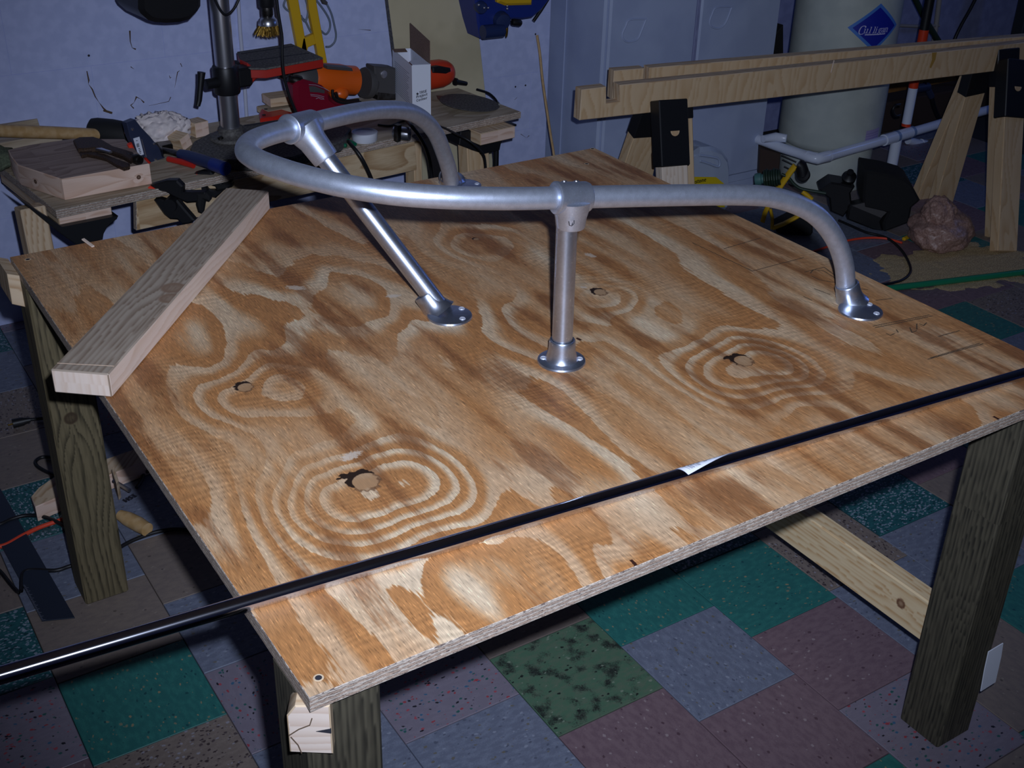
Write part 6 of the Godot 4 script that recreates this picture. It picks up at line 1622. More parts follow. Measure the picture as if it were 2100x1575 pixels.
func build_utilities() -> void:
	# plastic cabinet with two doors
	var t := thing("storage_cabinet", "tall pale blue-grey plastic cabinet with two doors and moulded D-shaped pulls", "cabinet", Vector3(2.59, 0, -2.6))
	var b := MB.new()
	b.box(Vector3(2.593, 0.84, -2.60), Vector3(0.82, 1.62, 0.335), Basis(), 0.008)
	part(t, "body", b, M.cabinet)
	b = MB.new()
	b.box(Vector3(2.593, 0.03, -2.60), Vector3(0.80, 0.06, 0.33), Basis(), 0.006)
	part(t, "base", b, M.cabinet)
	var doors := []
	for q in [[2.196, 2.583], [2.601, 2.99]]:
		b = MB.new()
		b.box(Vector3((q[0] + q[1]) / 2, 0.85, -2.427), Vector3(q[1] - q[0], 1.56, 0.018), Basis(), 0.007)
		doors.append(part(t, "door", b, M.cabinet))
	b = MB.new()
	b.box(Vector3(2.592, 0.85, -2.426), Vector3(0.016, 1.56, 0.010), Basis(), 0.002)
	part(t, "center_seam", b, M.wall_dark)
	for i in 2:
		b = MB.new()
		var pl := [Vector3(2.3512, 0.7195, -2.4170), Vector3(2.2800, 0.7243, -2.4170), Vector3(2.2631, 0.7025, -2.4170), Vector3(2.2523, 0.6817, -2.4170), Vector3(2.2568, 0.6619, -2.4170), Vector3(2.2748, 0.6501, -2.4170), Vector3(2.3011, 0.6489, -2.4170), Vector3(2.3217, 0.6562, -2.4170), Vector3(2.3338, 0.6788, -2.4170), Vector3(2.3512, 0.7195, -2.4170)] if i == 0 else [Vector3(2.7442, 0.7250, -2.4170), Vector3(2.6701, 0.7295, -2.4170), Vector3(2.6519, 0.7062, -2.4170), Vector3(2.6451, 0.6841, -2.4170), Vector3(2.6521, 0.6662, -2.4170), Vector3(2.6744, 0.6559, -2.4170), Vector3(2.6978, 0.6547, -2.4170), Vector3(2.7180, 0.6654, -2.4170), Vector3(2.7304, 0.6873, -2.4170), Vector3(2.7442, 0.7250, -2.4170)]
		b.tube(spline(pl, 4), 0.0030, 8, true)
		part(doors[i], "pull", b, M.cabinet)
	# left side's vertical rib
	b = MB.new()
	b.box(Vector3(2.1815, 0.84, -2.66), Vector3(0.004, 1.56, 0.012), Basis(), 0.0015)
	part(t, "side_rib", b, M.cabinet)
	# black plastic sheet between cabinet and tank
	b = MB.new()
	b.prism([Vector3(3.0574, 0.5504, -2.5000), Vector3(3.0718, 0.5841, -2.5000), Vector3(3.1006, 0.6089, -2.5000), Vector3(3.1220, 0.4927, -2.5000), Vector3(3.0587, 0.4998, -2.5000)], Vector3(0, 0, -0.05), 0.003)
	solo("black_pad", "black rubber pad wedged between the cabinet and the water tank", "pad", b, M.black_matt)
	# water tank
	t = thing("water_tank", "cream cylindrical water tank with a blue diamond emblem", "water tank", Vector3(3.30, 0, -2.37))
	var lean := Vector3(0.0, 1, 0.0)
	b = MB.new()
	b.lathe(Vector3(3.30, 0.155, -2.37), lean, [[0.0, 0.0], [0.17, 0.0], [0.190, 0.012], [0.2, 0.035], [0.2, 1.0], [0.19, 1.2], [0.1, 1.3], [0.0, 1.32]], 64)
	part(t, "tank", b, M.tank)
	b = MB.new()
	b.lathe(Vector3(3.30, 0.0, -2.37), lean, [[0.0, 0.0], [0.175, 0.0], [0.180, 0.006], [0.180, 0.14], [0.170, 0.16], [0.0, 0.16]], 64)
	part(t, "base_ring", b, M.tank)
	# diamond emblem wrapped on the tank
	var ea := atan2(0.8724 + 2.37, -0.3373 - 3.30)
	var cyl := func(u: float, v: float, rr: float) -> Vector3:   # u along the skin, v height
		var a := ea - 0.60 + u / 0.2 * -1.0
		return Vector3(3.30 + cos(a) * rr, v, -2.37 + sin(a) * rr)
	var diamond := func(half_w: float, half_h: float, rr: float, yc: float) -> MB:
		var m := MB.new()
		var n := 24
		for i in n:
			for j in 2:
				var u0 := half_w * (2.0 * i / n - 1.0); var u1 := half_w * (2.0 * (i + 1) / n - 1.0)
				var h0 := half_h * (1.0 - absf(u0) / half_w); var h1 := half_h * (1.0 - absf(u1) / half_w)
				var sg := 1.0 if j == 0 else -1.0
				var A: Vector3 = cyl.call(u0, yc, rr); var Bv: Vector3 = cyl.call(u1, yc, rr)
				var Cv: Vector3 = cyl.call(u1, yc + sg * h1, rr); var Dv: Vector3 = cyl.call(u0, yc + sg * h0, rr)
				m.quad(A, Bv, Cv, Dv, (A - Vector3(3.30, A.y, -2.37)).normalized())
		return m
	var emb := part(t, "emblem", diamond.call(0.112, 0.088, 0.2006, 0.648), mat(hx("4a7fd0"), 0.5))
	part(emb, "emblem_field", diamond.call(0.094, 0.074, 0.2012, 0.648), M.ink_blue)
	var word := "Culligan"
	for i in word.length():
		var u := -0.058 + 0.0158 * i
		if i >= 4: u -= 0.006
		var at: Vector3 = cyl.call(u, 0.640, 0.2014)
		var nrm := (at - Vector3(3.30, at.y, -2.37)).normalized()
		var xdir := Vector3.UP.cross(nrm)
		letters(emb, "lettering", word[i], at, xdir, Vector3.UP, 0.044 if i == 0 else 0.030, M.ink_white, "Droid Serif", false, true)
	b = MB.new()
	for i in 8:
		var A: Vector3 = cyl.call(-0.045 + i * 0.011, 0.622, 0.2014); var Bv: Vector3 = cyl.call(-0.034 + i * 0.011, 0.6225, 0.2014)
		b.quad(A, Bv, Bv + Vector3(0, 0.004, 0), A + Vector3(0, 0.004, 0), (A - Vector3(3.30, A.y, -2.37)).normalized())
	part(emb, "underline", b, M.ink_white)
	# faded data label low on the tank
	b = MB.new()
	for i in 8:
		var A: Vector3 = cyl.call(0.035 + i * 0.011, 0.178, 0.2006); var Bv: Vector3 = cyl.call(0.046 + i * 0.011, 0.178, 0.2006)
		b.quad(A, Bv, Bv + Vector3(0, 0.075, 0), A + Vector3(0, 0.075, 0), (A - Vector3(3.30, A.y, -2.37)).normalized())
	var dl := part(t, "data_label", b, mat(hx("a69ac0"), 0.6))
	b = MB.new()
	for r in 6:
		for i in 7:
			var A: Vector3 = cyl.call(0.038 + i * 0.011, 0.188 + r * 0.010, 0.2009); var Bv: Vector3 = cyl.call(0.049 + i * 0.011, 0.188 + r * 0.010, 0.2009)
			b.quad(A, Bv, Bv + Vector3(0, 0.003, 0), A + Vector3(0, 0.003, 0), (A - Vector3(3.30, A.y, -2.37)).normalized())
	part(dl, "printed_text", b, mat(hx("8a7fae"), 0.6))
	# white drain pipe that turns in front of the tank
	t = thing("drain_pipe", "white plastic drain pipe running past the tank's foot with an elbow and a tee", "pipe", Vector3(3.45, 0.0, -2.18))
	var py := 0.2
	b = MB.new()
	b.tube(spline([Vector3(2.9605, 0.2000, -2.4363), Vector3(2.9673, 0.2000, -2.3020), Vector3(2.9792, 0.2000, -2.2092), Vector3(2.9820, 0.2000, -2.1557), Vector3(2.9946, 0.2000, -2.1328), Vector3(3.0315, 0.2000, -2.1288), Vector3(3.1167, 0.2000, -2.1411), Vector3(3.2951, 0.2000, -2.1584), Vector3(3.4539, 0.2000, -2.1772), Vector3(3.6815, 0.2000, -2.2001), Vector3(4.0002, 0.2000, -2.2376), Vector3(4.4769, 0.2000, -2.2765)], 5), 0.0185, 20)
	part(t, "run", b, M.pvc)
	b = MB.new()
	b.tube([Vector3(3.3955, 0.2000, -2.1699), Vector3(3.5767, 0.2000, -2.1901)], 0.0225, 20)
	part(t, "tee_fitting", b, M.pvc)
	b = MB.new()
	b.tube([Vector3(2.9830, 0.2000, -2.1745), Vector3(2.9946, 0.2000, -2.1328), Vector3(3.0575, 0.2000, -2.1340)], 0.0215, 20)
	part(t, "elbow", b, M.pvc)
	var tp := Vector3(3.4864, 0.2000, -2.1810)
	b = MB.new()
	b.tube([tp, Vector3(tp.x, 0.004, tp.z)], 0.0215, 20)
	part(t, "downpipe", b, M.pvc)
	b = MB.new()
	b.tube([Vector3(2.8995, 0.2350, -2.3307), Vector3(2.9586, 0.2350, -2.3262), Vector3(2.9843, 0.2350, -2.2918)], [0.014, 0.018, 0.016], 18)
	part(t, "stub", b, M.pvc)
	for q in [[Vector3(3.4676, 0.2000, -2.1769), Vector3(3.4839, 0.2000, -2.1788)], [Vector3(3.5706, 0.2000, -2.1898), Vector3(3.5872, 0.2000, -2.1917)]]:
		part(t, "glue_ring", MB.new().tube(q, 0.0229, 20), mat(hx("7f95b8"), 0.4))
	# upright pipe with orange bands
	t = thing("banded_pipe", "upright pipe in white and black with orange bands beside the tank", "pipe", Vector3(3.5270, 0.2000, -2.2000))
	var q0 := Vector3(3.5639, 0.2145, -2.2100)
	var seg := [[262, 255, "o"], [255, 180, "w"], [180, 60, "o"], [60, -60, "k"]]
	var at_y := func(yy: float) -> Vector3: return Vector3(q0.x, yy, q0.z)
	var ys := [0.222, 0.2333, 0.3769, 0.6032, 1.6]
	var mats := [M.orange_red, M.pvc, M.orange_red, M.black]
	for i in 4:
		part(t, ["band", "sleeve", "band", "sleeve"][i], MB.new().tube([at_y.call(ys[i]), at_y.call(ys[i + 1])], 0.0185 if i % 2 == 1 else 0.0188, 20), mats[i])
	part(t, "valve_ring", MB.new().tube(spline([Vector3(3.5048, 0.3180, -2.2100), Vector3(3.4767, 0.3179, -2.2100), Vector3(3.4675, 0.2996, -2.2100), Vector3(3.4880, 0.2751, -2.2100), Vector3(3.5168, 0.2731, -2.2100)], 5), 0.005, 8), M.black)
	# things in the dark behind
	b = MB.new()
	b.prism([Vector3(4.0004, 0.2965, -2.8600), Vector3(4.9407, 0.2609, -2.8600), Vector3(5.0880, -0.2853, -2.8600), Vector3(4.1211, -0.2078, -2.8600)], Vector3(0, 0, -0.012), 0.001)
	solo("brown_board", "brown board standing against the dark wall behind the drain pipe", "board", b, M.brownboard)
	b = MB.new()
	b.box(Vector3(4.3377, -0.2013, -2.7200) * Vector3(1, 0, 1) + Vector3(0.25, 0.075, 0), Vector3(1.3, 0.14, 0.12), Basis(), 0.006)
	solo("dark_timber", "dark timber lying on the floor along the wall behind the drain pipe", "timber", b, mat(hx("3a2a20"), 0.9))
	b = MB.new()
	b.tube([Vector3(3.9636, 0.0193, -2.5000), Vector3(4.0796, -0.0165, -2.5000), Vector3(4.2614, -0.0723, -2.5000), Vector3(4.4312, -0.1226, -2.5000)], 0.017, 16)
	b.tube([Vector3(4.0545, -0.0081, -2.5000), Vector3(4.1619, -0.0406, -2.5000)], 0.0205, 16)
	solo("pipe_branch", "short grey-white pipe with a coupling lying low behind the banded pipe", "pipe", b, M.pvc)
	t = thing("hose_fitting", "black hose curving down from a dark blue fitting behind the sawhorse rail", "hose", Vector3(4.4272, -0.0489, -2.6000))
	part(t, "hose", MB.new().tube(spline([Vector3(4.1273, 0.2270, -2.6000), Vector3(4.1832, 0.1800, -2.6000), Vector3(4.2207, 0.1190, -2.6000), Vector3(4.2729, 0.0549, -2.6000), Vector3(4.3453, -0.0063, -2.6000), Vector3(4.4493, -0.0640, -2.6000)], 6), 0.0105, 14), M.black)
	part(t, "fitting", MB.new().tube([Vector3(4.0769, 0.2114, -2.6000), Vector3(4.1582, 0.2098, -2.6000)], 0.019, 16), M.navy)
	part(t, "fitting", MB.new().tube([Vector3(4.1528, 0.2061, -2.6000), Vector3(4.1954, 0.1606, -2.6000)], 0.0145, 16), M.navy)
	b = MB.new()
	b.tube([Vector3(4.0470, 0.6222, -2.7000), Vector3(4.1774, 0.4849, -2.7000), Vector3(4.3008, 0.3751, -2.7000), Vector3(4.4763, 0.2095, -2.7000), Vector3(4.6210, 0.0629, -2.7000), Vector3(4.7294, -0.0483, -2.7000)], 0.013, 14)
	solo("dark_rod", "dark green rod slanting down behind both sawhorse rails", "rod", b, M.green_dark)
	b = MB.new()
	b.tube(spline([Vector3(4.4569, 0.6069, -2.6500), Vector3(4.4117, 0.5193, -2.6500), Vector3(4.3723, 0.4542, -2.6500), Vector3(4.3451, 0.3919, -2.6500), Vector3(4.3280, 0.3059, -2.6500)], 5), 0.0075, 12)
	solo("dangling_cable", "black cable dropping from above behind the sawhorse rails", "cable", b, M.black)
	b = MB.new()
	b.tube([Vector3(4.5245, 0.5650, -2.9200), Vector3(4.5438, 0.3832, -2.9200), Vector3(4.5565, 0.1958, -2.9200)], 0.012, 12)
	b.tube([Vector3(4.2659, 0.4064, -2.9200), Vector3(4.4050, 0.3880, -2.9200), Vector3(4.5631, 0.3767, -2.9200)], 0.008, 12)
	solo("wall_conduit", "pale conduit with a side branch on the dark wall above the rails", "conduit", b, mat(hx("a09a94"), 0.5))
	b = MB.new()
	b.box(Vector3(4.8697, 0.4515, -2.7000) + Vector3(0.05, 0, 0), Vector3(0.12, 0.5, 0.06), Basis(), 0.004)
	solo("wall_box", "dark box on the wall at the picture's upper corner", "box", b, mat(hx("2b3038"), 0.6))
	# coolant jug
	t = thing("coolant_jug", "translucent white plastic jug with a yellow label beside the sawhorse leg", "jug", Vector3(2.6600, 0.0000, -2.3100))
	var jb := Vector3(2.6288, 0.0646, -2.3100)
	var jt := Vector3(2.6224, 0.2496, -2.3100)
	b = MB.new()
	b.prism([Vector3(2.3871, 0.2797, -2.2400), Vector3(2.4669, 0.2706, -2.2400), Vector3(2.5058, 0.2861, -2.2400), Vector3(2.5617, 0.2810, -2.2400), Vector3(2.6164, 0.2578, -2.2400), Vector3(2.6529, 0.2187, -2.2400), Vector3(2.6666, 0.1754, -2.2400), Vector3(2.6848, 0.0386, -2.2400), Vector3(2.6709, 0.0179, -2.2400), Vector3(2.4356, 0.0619, -2.2400), Vector3(2.4117, 0.0889, -2.2400)], Vector3(0, 0, -0.11), 0.014)
	part(t, "body", b, M.jug)
	b = MB.new()
	b.tube(spline([Vector3(2.4950, 0.2648, -2.2320), Vector3(2.5259, 0.2562, -2.2320), Vector3(2.5791, 0.2404, -2.2320), Vector3(2.5956, 0.2230, -2.2320), Vector3(2.5911, 0.2053, -2.2320), Vector3(2.5465, 0.2237, -2.2320), Vector3(2.5002, 0.2422, -2.2320)], 4), 0.004, 8)
	part(t, "handle", b, mat(hx("aebbd4"), 0.4))
	b = MB.new()
	b.lathe(Vector3(2.5225, 0.2563, -2.2900) - Vector3(0, 0.004, 0), Vector3.UP, [[0.0, 0.0], [0.017, 0.0], [0.017, 0.018], [0.015, 0.020], [0.0, 0.020]], 20)
	part(t, "cap", b, M.black)
	b = MB.new()
	b.prism([Vector3(2.4068, 0.1974, -2.2385), Vector3(2.5909, 0.1642, -2.2385), Vector3(2.6334, 0.1325, -2.2385), Vector3(2.6524, 0.0354, -2.2385), Vector3(2.4209, 0.0783, -2.2385)], Vector3(0, 0, 0.0008), 0.0)
	var lb := part(t, "label", b, mat(hx("e6c81c"), 0.5))
	letters(lb, "lettering", "Prestone", Vector3(2.5006, 0.1636, -2.2365), Vector3(1, 0.0, 0), Vector3.UP, 0.020, mat(hx("2c2c14"), 0.6), "Droid Sans", true, false)

func build_floor_things() -> void:
	# cord reel tool with yellow frame
	var t := thing("yellow_work_light", "yellow-framed work light with black foam handle standing on the floor beyond the table", "work light", Vector3(2.9500, 0.0000, -2.0200))
	var b := MB.new()
	part(t, "frame_bar", MB.new().tube([Vector3(2.6923, 0.1623, -2.0235), Vector3(2.7021, 0.1931, -2.0132), Vector3(2.7103, 0.2171, -2.0044), Vector3(2.7185, 0.2408, -1.9957), Vector3(2.7269, 0.2613, -1.9868)], 0.0125, 10, true, 0.6), M.yellow)
	part(t, "frame_bar", MB.new().tube([Vector3(2.6764, 0.1038, -2.0404), Vector3(2.6703, 0.0762, -2.0469), Vector3(2.6671, 0.0389, -2.0503)], 0.010, 10, true, 0.6), M.yellow)
	part(t, "frame_bar", MB.new().tube([Vector3(2.6944, 0.0201, -2.0213), Vector3(2.7201, 0.0414, -1.9940), Vector3(2.7450, 0.0691, -1.9676), Vector3(2.7600, 0.0882, -1.9516)], 0.0155, 10, true, 0.5), M.yellow)
	part(t, "frame_bar", MB.new().tube([Vector3(2.6817, 0.0915, -2.0348), Vector3(2.6901, 0.0563, -2.0259), Vector3(2.6926, 0.0164, -2.0233)], 0.006, 8), M.yellow)
	part(t, "frame_bar", MB.new().tube([Vector3(2.7522, 0.1689, -1.9599), Vector3(2.7647, 0.1579, -1.9466), Vector3(2.7775, 0.1437, -1.9330)], 0.009, 8), M.yellow)
	b = MB.new()
	b.tube([Vector3(2.7325, 0.2669, -1.9808), Vector3(2.7391, 0.2632, -1.9739), Vector3(2.7449, 0.2450, -1.9676), Vector3(2.7474, 0.2294, -1.9649)], [0.018, 0.022, 0.022, 0.023], 16)
	b.lathe(Vector3(2.7483, 0.2311, -1.9640), Vector3(-0.75, 0.35, 0.55), [[0.0, -0.02], [0.023, -0.02], [0.0245, 0.0], [0.022, 0.014], [0.012, 0.018], [0.0, 0.012]], 22)
	part(t, "grip", b, M.black)
	b = MB.new()
	var rp := [Vector3(2.6389, 0.1960, -2.0802), Vector3(2.6541, 0.1903, -2.0641), Vector3(2.6685, 0.1942, -2.0488), Vector3(2.6844, 0.2033, -2.0319), Vector3(2.7000, 0.2154, -2.0153)]
	b.lathe(rp[0], rp[4] - rp[0], [[0.0, -0.005], [0.020, -0.005], [0.022, 0.0], [0.022, 0.016], [0.017, 0.02], [0.017, 0.03], [0.0, 0.03]], 20)
	part(t, "reel_end", b, mat(hx("4d7a78"), 0.5))
	b = MB.new()
	var rd: Vector3 = (rp[4] - rp[0]).normalized()
	for i in 7:
		var c: Vector3 = rp[0] + rd * (0.03 + i * 0.0085)
		var ring: Array = []
		var x: Vector3 = rd.cross(Vector3.UP).normalized(); var y: Vector3 = rd.cross(x)
		var rr := 0.028 + 0.003 * sin(i * 1.9)
		for k in 17: ring.append(c + x * cos(TAU * k / 16.0) * rr + y * sin(TAU * k / 16.0) * rr)
		b.tube(ring, 0.0042, 8)
	part(t, "cord_wraps", b, M.green_dark)
	b = MB.new()
	b.tube(spline([Vector3(2.6971, 0.2246, -2.0184), Vector3(2.7147, 0.2145, -1.9998), Vector3(2.7290, 0.1942, -1.9845), Vector3(2.7449, 0.1806, -1.9677), Vector3(2.7661, 0.1760, -1.9452), Vector3(2.7911, 0.1736, -1.9185), Vector3(2.8079, 0.1715, -1.9008)], 5), 0.0058, 10)
	part(t, "cord", b, M.green_dark)
	b = MB.new()
	b.prism([Vector3(2.7012, 0.0146, -2.0140), Vector3(2.7633, 0.0755, -1.9481), Vector3(2.7919, 0.0406, -1.9177), Vector3(2.7948, 0.0110, -1.9146), Vector3(2.7850, -0.0178, -1.9251), Vector3(2.7600, -0.0223, -1.9516), Vector3(2.7063, 0.0053, -2.0086)], Vector3(0.62, 0, -0.78) * 0.11, 0.006)
	part(t, "lamp_head", b, M.black_matt)
	# wire rack behind it
	t = thing("wire_rack", "small dark wooden crate with wire prongs at the cabinet's foot", "crate", Vector3(2.9800, 0.0000, -2.2500))
	b = MB.new()
	b.prism([Vector3(2.9231, 0.1815, -2.3646), Vector3(2.9536, 0.1755, -2.3332), Vector3(2.9810, 0.1655, -2.3050), Vector3(2.9835, 0.0748, -2.3023), Vector3(2.9566, 0.0636, -2.3301), Vector3(2.9289, 0.0737, -2.3586)], Vector3(0.6, 0, -0.8) * 0.06, 0.003)
	part(t, "box", b, mat(hx("3b2b24"), 0.85))
	b = MB.new()
	for q in [[Vector3(3.0312, 0.1440, -2.3508), Vector3(3.0717, 0.1223, -2.3067)], [Vector3(3.0350, 0.1270, -2.3466), Vector3(3.0662, 0.1090, -2.3128)], [Vector3(3.0420, 0.0998, -2.3390), Vector3(3.0612, 0.0887, -2.3181)]]:
		b.tube(q, 0.0028, 8)
	part(t, "prong", b, M.black)
	# black tote-like machine
	t = thing("black_machine", "black boxy machine with a stepped foot and knob lying on the floor by the tank", "machine", Vector3(3.1000, 0.0000, -1.9200))
	b = MB.new()
	b.prism([Vector3(2.9873, 0.2276, -1.8944), Vector3(3.0364, 0.2189, -1.8323), Vector3(3.0795, 0.2035, -1.7777), Vector3(3.0956, 0.1876, -1.7574), Vector3(3.1232, 0.1268, -1.7225), Vector3(3.1073, 0.0976, -1.7426), Vector3(3.1076, 0.0376, -1.7422), Vector3(3.0553, -0.0044, -1.8083), Vector3(3.0485, 0.0288, -1.8169), Vector3(3.0555, 0.0709, -1.8082), Vector3(3.0000, 0.0863, -1.8783), Vector3(2.9929, 0.1247, -1.8873)], Vector3(0.62, 0, -0.78) * 0.16, 0.008)
	part(t, "body", b, M.black_matt)
	b = MB.new()
	b.prism([Vector3(2.9663, 0.0783, -1.9209), Vector3(2.9716, 0.0911, -1.9142), Vector3(2.9996, 0.1063, -1.8788), Vector3(3.0553, 0.0723, -1.8084), Vector3(3.0448, 0.0337, -1.8217), Vector3(3.0553, -0.0044, -1.8083), Vector3(3.0301, 0.0010, -1.8402), Vector3(2.9672, 0.0351, -1.9198)], Vector3(0.62, 0, -0.78) * 0.05, 0.006)
	part(t, "step", b, M.black)
	b = MB.new()
	b.prism([Vector3(2.9716, 0.0911, -1.9142), Vector3(2.9997, 0.1057, -1.8787), Vector3(3.0536, 0.0733, -1.8105), Vector3(3.0430, 0.0506, -1.8240)] , Vector3(-0.62, 0, 0.78) * 0.002, 0.0005)
	part(t, "worn_edge", b, M.grey_dark)
	b = MB.new()
	b.prism([Vector3(2.8964, 0.1339, -2.0093), Vector3(2.9200, 0.1649, -1.9795), Vector3(2.9485, 0.1599, -1.9435), Vector3(2.9754, 0.1519, -1.9094), Vector3(2.9680, 0.1275, -1.9187), Vector3(2.9760, 0.0806, -1.9087), Vector3(2.9607, 0.0335, -1.9280), Vector3(2.9290, 0.0521, -1.9681), Vector3(2.9209, 0.1022, -1.9783), Vector3(2.9026, 0.1210, -2.0015)], Vector3(0.62, 0, -0.78) * 0.10, 0.006)
	part(t, "side_block", b, M.black)
	b = MB.new()
	b.lathe(Vector3(2.9626, 0.1829, -1.9257) + Vector3(0.03, 0, -0.04), Vector3(-0.4, 0.75, 0.4), [[0.0, -0.02], [0.024, -0.02], [0.026, 0.0], [0.018, 0.006], [0.010, 0.016], [0.014, 0.022], [0.012, 0.03], [0.0, 0.032]], 18)
	part(t, "knob", b, M.black)
	# bag of shavings and sawdust
	b = MB.new()
	var bc := Vector3(3.1590, 0.0723, -1.6255)
	b.ball(bc + Vector3(0.0, -0.02, -0.03), Vector3(0.145, 0.075, 0.11), Basis(Vector3.UP, 0.5), 0.16, 71, 1.5, 40, 0.004)
	b.ball(bc + Vector3(-0.03, 0.045, -0.03), Vector3(0.07, 0.06, 0.06), Basis(Vector3.UP, 0.5), 0.22, 74, 1.5, 30, 0.004)
	solo("shavings_bag", "crumpled clear bag of brown shavings slumped against the sawhorse leg", "bag", b, M.bag)
	b = MB.new()
	var dpos := Vector3(3.0538, -0.0000, -1.4786)
	var nzz := nz(66, 4.0, 3)
	var G := 40
	var hgt := func(i: int, j: int) -> Vector3:
		var u := (float(i) / G - 0.5) * 0.85; var w := (float(j) / G - 0.5) * 0.5
		var q := dpos + Vector3(u * 0.97 - w * 0.2, 0, w * 0.97 + u * 0.2)
		var rr := pow(u / 0.38, 2.0) + pow(w / 0.21, 2.0)
		var e := clampf(1.0 - rr + nzz.get_noise_2d(u * 2.5, w * 2.5) * 0.6, 0.0, 1.0)
		q.y = -0.004 + smoothstep(0.0, 0.5, e) * (0.0055 + 0.002 * nzz.get_noise_2d(u * 9.0, w * 9.0))
		return q
	for i in G:
		for j in G:
			var A: Vector3 = hgt.call(i, j); var Bv: Vector3 = hgt.call(i + 1, j); var Cv: Vector3 = hgt.call(i + 1, j + 1); var Dv: Vector3 = hgt.call(i, j + 1)
			if maxf(maxf(A.y, Bv.y), maxf(Cv.y, Dv.y)) < 0.0: continue
			var n := (Cv - A).cross(Bv - Dv).normalized()
			if n.y < 0: n = -n
			b.quad(A, Bv, Cv, Dv, n)
	var sd := solo("sawdust", "tan sawdust spread over the floor in front of the shavings bag", "sawdust", b, M.dust)
	sd.set_meta("kind", "stuff")
	b = MB.new()
	b.box(Vector3(3.0875, 0.0060, -1.7365), Vector3(0.052, 0.012, 0.014), Basis(Vector3.UP, 0.2), 0.003)
	solo("yellow_scrap", "small bright yellow plastic scrap on the floor by the shavings bag", "scrap", b, M.yellow)
	# green tube, cords
	b = MB.new()
	var g0 := Vector3(2.6340, 0.0110, -1.4641); var g1 := Vector3(3.1863, 0.0110, -1.3130)
	b.tube([g0 + (g0 - g1) * 0.3, g0, g1, g1 + (g1 - g0) * 0.8], 0.0105, 18)
	solo("green_pole", "long green pole lying on the floor beyond the table's right edge", "pole", b, M.green_pipe)
	b = MB.new()
	b.tube(spline([Vector3(2.6212, 0.0050, -1.8075), Vector3(2.6983, 0.0050, -1.8137), Vector3(2.7770, 0.0050, -1.8201), Vector3(2.8685, 0.0050, -1.8255), Vector3(2.9521, 0.0050, -1.8100), Vector3(3.0114, 0.0050, -1.7714), Vector3(3.0337, 0.0050, -1.7117)], 6), 0.0042, 10)
	solo("orange_cable", "orange extension cord curving on the floor beyond the table's right corner", "cord", b, M.orange_cord)
	b = MB.new()
	b.tube(spline([Vector3(2.9931, 0.0060, -1.9810), Vector3(2.9928, 0.0060, -1.9196), Vector3(2.9932, 0.0060, -1.8483), Vector3(3.0110, 0.0060, -1.8061), Vector3(3.0172, 0.0060, -1.7654), Vector3(2.9987, 0.0060, -1.7079), Vector3(2.9547, 0.0060, -1.6313), Vector3(2.8848, 0.0060, -1.5443), Vector3(2.8314, 0.0060, -1.5041), Vector3(2.7760, 0.0060, -1.4851), Vector3(2.7284, 0.0060, -1.4850), Vector3(2.6701, 0.0060, -1.4958)], 6), 0.0048, 10)
	solo("black_cable", "black cord curling on the floor from the black machine towards the green pole", "cord", b, M.black)
	# under the table's left side
	t = thing("hand_screw_clamp", "wooden hand screw clamp lying on the floor behind the left post", "clamp", Vector3(0.1200, 0.0000, -1.6000))
	var ha := [Vector3(-0.0088, 0.0200, -1.6281), Vector3(0.2760, 0.0200, -1.6703)]
	b = MB.new()
	b.prism([Vector3(-0.0105, 0.0420, -1.6013), Vector3(0.0125, 0.0420, -1.6290), Vector3(0.0545, 0.0420, -1.6559), Vector3(0.2835, 0.0420, -1.6851), Vector3(0.2762, 0.0420, -1.6178), Vector3(0.1745, 0.0420, -1.5992), Vector3(-0.0124, 0.0420, -1.5532)], Vector3(0, -0.041, 0), 0.002, 1)
	part(t, "jaw", b, [M.pine, M.board_face])
	b = MB.new()
	b.prism([Vector3(0.1695, 0.0700, -1.5769), Vector3(0.1796, 0.0700, -1.5878), Vector3(0.1707, 0.0700, -1.5242), Vector3(0.1624, 0.0700, -1.5152)], Vector3(0, -0.05, 0), 0.002)
	part(t, "jaw", b, M.pine)
	b = MB.new()
	b.tube([Vector3(0.1664, 0.0500, -1.5567), Vector3(0.1861, 0.0500, -1.4985)], 0.0045, 12)
	part(t, "spindle", b, M.steel)
	b = MB.new()
	b.tube([Vector3(0.1476, 0.0200, -1.4588), Vector3(0.1580, 0.0200, -1.4350), Vector3(0.1726, 0.0200, -1.4003), Vector3(0.1826, 0.0200, -1.3729)], [0.012, 0.0165, 0.0175, 0.0155], 16)
	part(t, "handle", b, M.handle)
	letters(t, "lettering", "HSI", Vector3(0.1794, 0.0432, -1.4798), Vector3(0.9, 0, -0.35), Vector3(-0.3, 0, -0.9), 0.020, M.ink, "Droid Sans", true, false)
	b = MB.new()
	var rq := [Vector3(-0.0916, 0.0300, -1.1947), Vector3(-0.0324, 0.0300, -1.1713)]
	var rdir: Vector3 = (Vector3(-0.1042, 0.0300, -1.4885) - rq[0]).normalized()
	var rl := 0.62
	t = thing("steel_ruler", "dark steel rule with fine tick marks lying on cords beside the left post", "ruler", Vector3(rq[0].x, 0, rq[0].z))
	var up := Vector3(0, 0.002, 0)
	b.prism([rq[0] + Vector3(0, -0.024, 0), rq[1] + Vector3(0, -0.024, 0), rq[1] + rdir * rl, rq[0] + rdir * rl], Vector3(0, 0.002, 0), 0.0004)
	part(t, "blade", b, mat(hx("39414f"), 0.4, 0.6))
	b = MB.new()
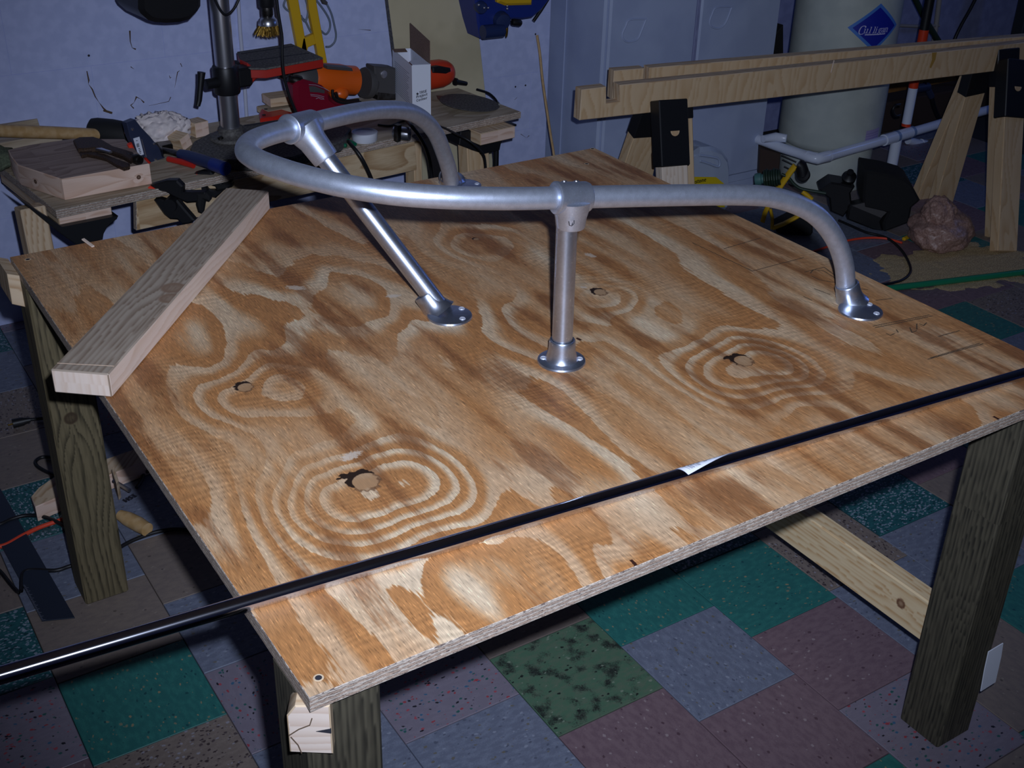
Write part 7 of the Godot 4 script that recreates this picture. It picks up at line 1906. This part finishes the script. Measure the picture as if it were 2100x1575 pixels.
	for i in 40:
		var u := i * 0.0032 + 0.003
		var a: Vector3 = rq[0] + Vector3(0, -0.024, 0); var e: Vector3 = rq[0] + rdir * rl
		var q: Vector3 = a.lerp(e, u / rl) + Vector3(0, 0.0022, 0)
		var ac: Vector3 = (rq[1] - rq[0]).normalized()
		var ln := 0.008 if i % 4 == 0 else 0.004
		b.quad(q, q + ac * ln, q + ac * ln + rdir * 0.0005, q + rdir * 0.0005, Vector3.UP)
	part(t, "tick_marks", b, M.paper_grey)
	b = MB.new()
	b.tube(spline([Vector3(-0.1398, 0.0050, -1.4374), Vector3(-0.1266, 0.0050, -1.4061), Vector3(-0.1080, 0.0050, -1.3134), Vector3(-0.0826, 0.0050, -1.3797), Vector3(-0.0272, 0.0050, -1.3504), Vector3(0.0011, 0.0050, -1.3491), Vector3(0.0266, 0.0050, -1.3476)], 6), 0.0046, 10)
	solo("floor_cable", "black cord passing under the steel rule towards the left post", "cord", b, M.black)
	b = MB.new()
	b.tube(spline([Vector3(0.0776, 0.0050, -1.3430), Vector3(0.1268, 0.0050, -1.3647), Vector3(0.1620, 0.0050, -1.3729), Vector3(0.2014, 0.0050, -1.3749), Vector3(0.2423, 0.0050, -1.3634), Vector3(0.2859, 0.0050, -1.3266), Vector3(0.3319, 0.0050, -1.2672)], 6), 0.0046, 10)
	solo("floor_cable", "black cord running under the table behind the clamp's handle", "cord", b, M.black)
	b = MB.new()
	b.tube(spline([Vector3(-0.1139, 0.0080, -1.5817), Vector3(-0.0887, 0.0080, -1.5774), Vector3(-0.0607, 0.0080, -1.5847), Vector3(-0.0294, 0.0080, -1.5815), Vector3(0.0020, 0.0080, -1.5561), Vector3(0.0243, 0.0080, -1.5166), Vector3(0.0366, 0.0080, -1.4812)], 6), 0.0046, 10)
	solo("floor_cable", "black cord looping over the orange cord to the left post's foot", "cord", b, M.black)
	b = MB.new()
	b.tube(spline([Vector3(0.0961, 0.0060, -1.7736), Vector3(0.0804, 0.0060, -1.8033), Vector3(0.0601, 0.0060, -1.8153), Vector3(0.0436, 0.0060, -1.8046), Vector3(0.0413, 0.0060, -1.7808), Vector3(0.0519, 0.0060, -1.7496), Vector3(0.0694, 0.0060, -1.7146)], 6), 0.0046, 10)
	solo("floor_cable", "short loop of black cord at the left post's outer side", "cord", b, M.black)
	b = MB.new()
	b.tube(spline([Vector3(0.1899, 0.0060, -1.6879), Vector3(0.2178, 0.0060, -1.7018), Vector3(0.2452, 0.0060, -1.7009), Vector3(0.2581, 0.0060, -1.6729), Vector3(0.2541, 0.0060, -1.6300), Vector3(0.2376, 0.0060, -1.5931), Vector3(0.2181, 0.0060, -1.5686)], 6), 0.0046, 10)
	solo("floor_cable", "black cord arching behind the left post above the hand screw", "cord", b, M.black)
	b = MB.new()
	b.tube(spline([Vector3(-0.1258, 0.0050, -1.5033), Vector3(-0.0967, 0.0050, -1.4962), Vector3(-0.0568, 0.0050, -1.5120), Vector3(-0.0170, 0.0050, -1.5244), Vector3(0.0270, 0.0050, -1.5286), Vector3(0.0717, 0.0050, -1.5329)], 6), 0.0052, 10)
	solo("orange_floor_cable", "orange cord on the floor passing under the steel rule at the left", "cord", b, M.orange_cord)
	t = thing("cord_plug", "black three-prong plug on a cord lying beside the left post", "plug", Vector3(0.0660, 0.0000, -2.0169))
	b = MB.new()
	b.tube([Vector3(0.0356, 0.0130, -2.0014), Vector3(0.0618, 0.0130, -2.0000)], [0.0125, 0.011], 12)
	b.tube([Vector3(0.0623, 0.0110, -2.0036), Vector3(0.0789, 0.0110, -2.0023)], [0.010, 0.006], 12)
	part(t, "plug_body", b, M.black)
	part(t, "cord", MB.new().tube([Vector3(0.0775, 0.0080, -2.0089), Vector3(0.1061, 0.0080, -2.0007), Vector3(0.1435, 0.0080, -1.9787)], 0.0045, 10), M.black)
	b = MB.new()
	b.tube([Vector3(0.0356, 0.0130, -2.0014), Vector3(0.0234, 0.0130, -2.0002)], 0.0022, 6)
	part(t, "prong", b, M.brass)
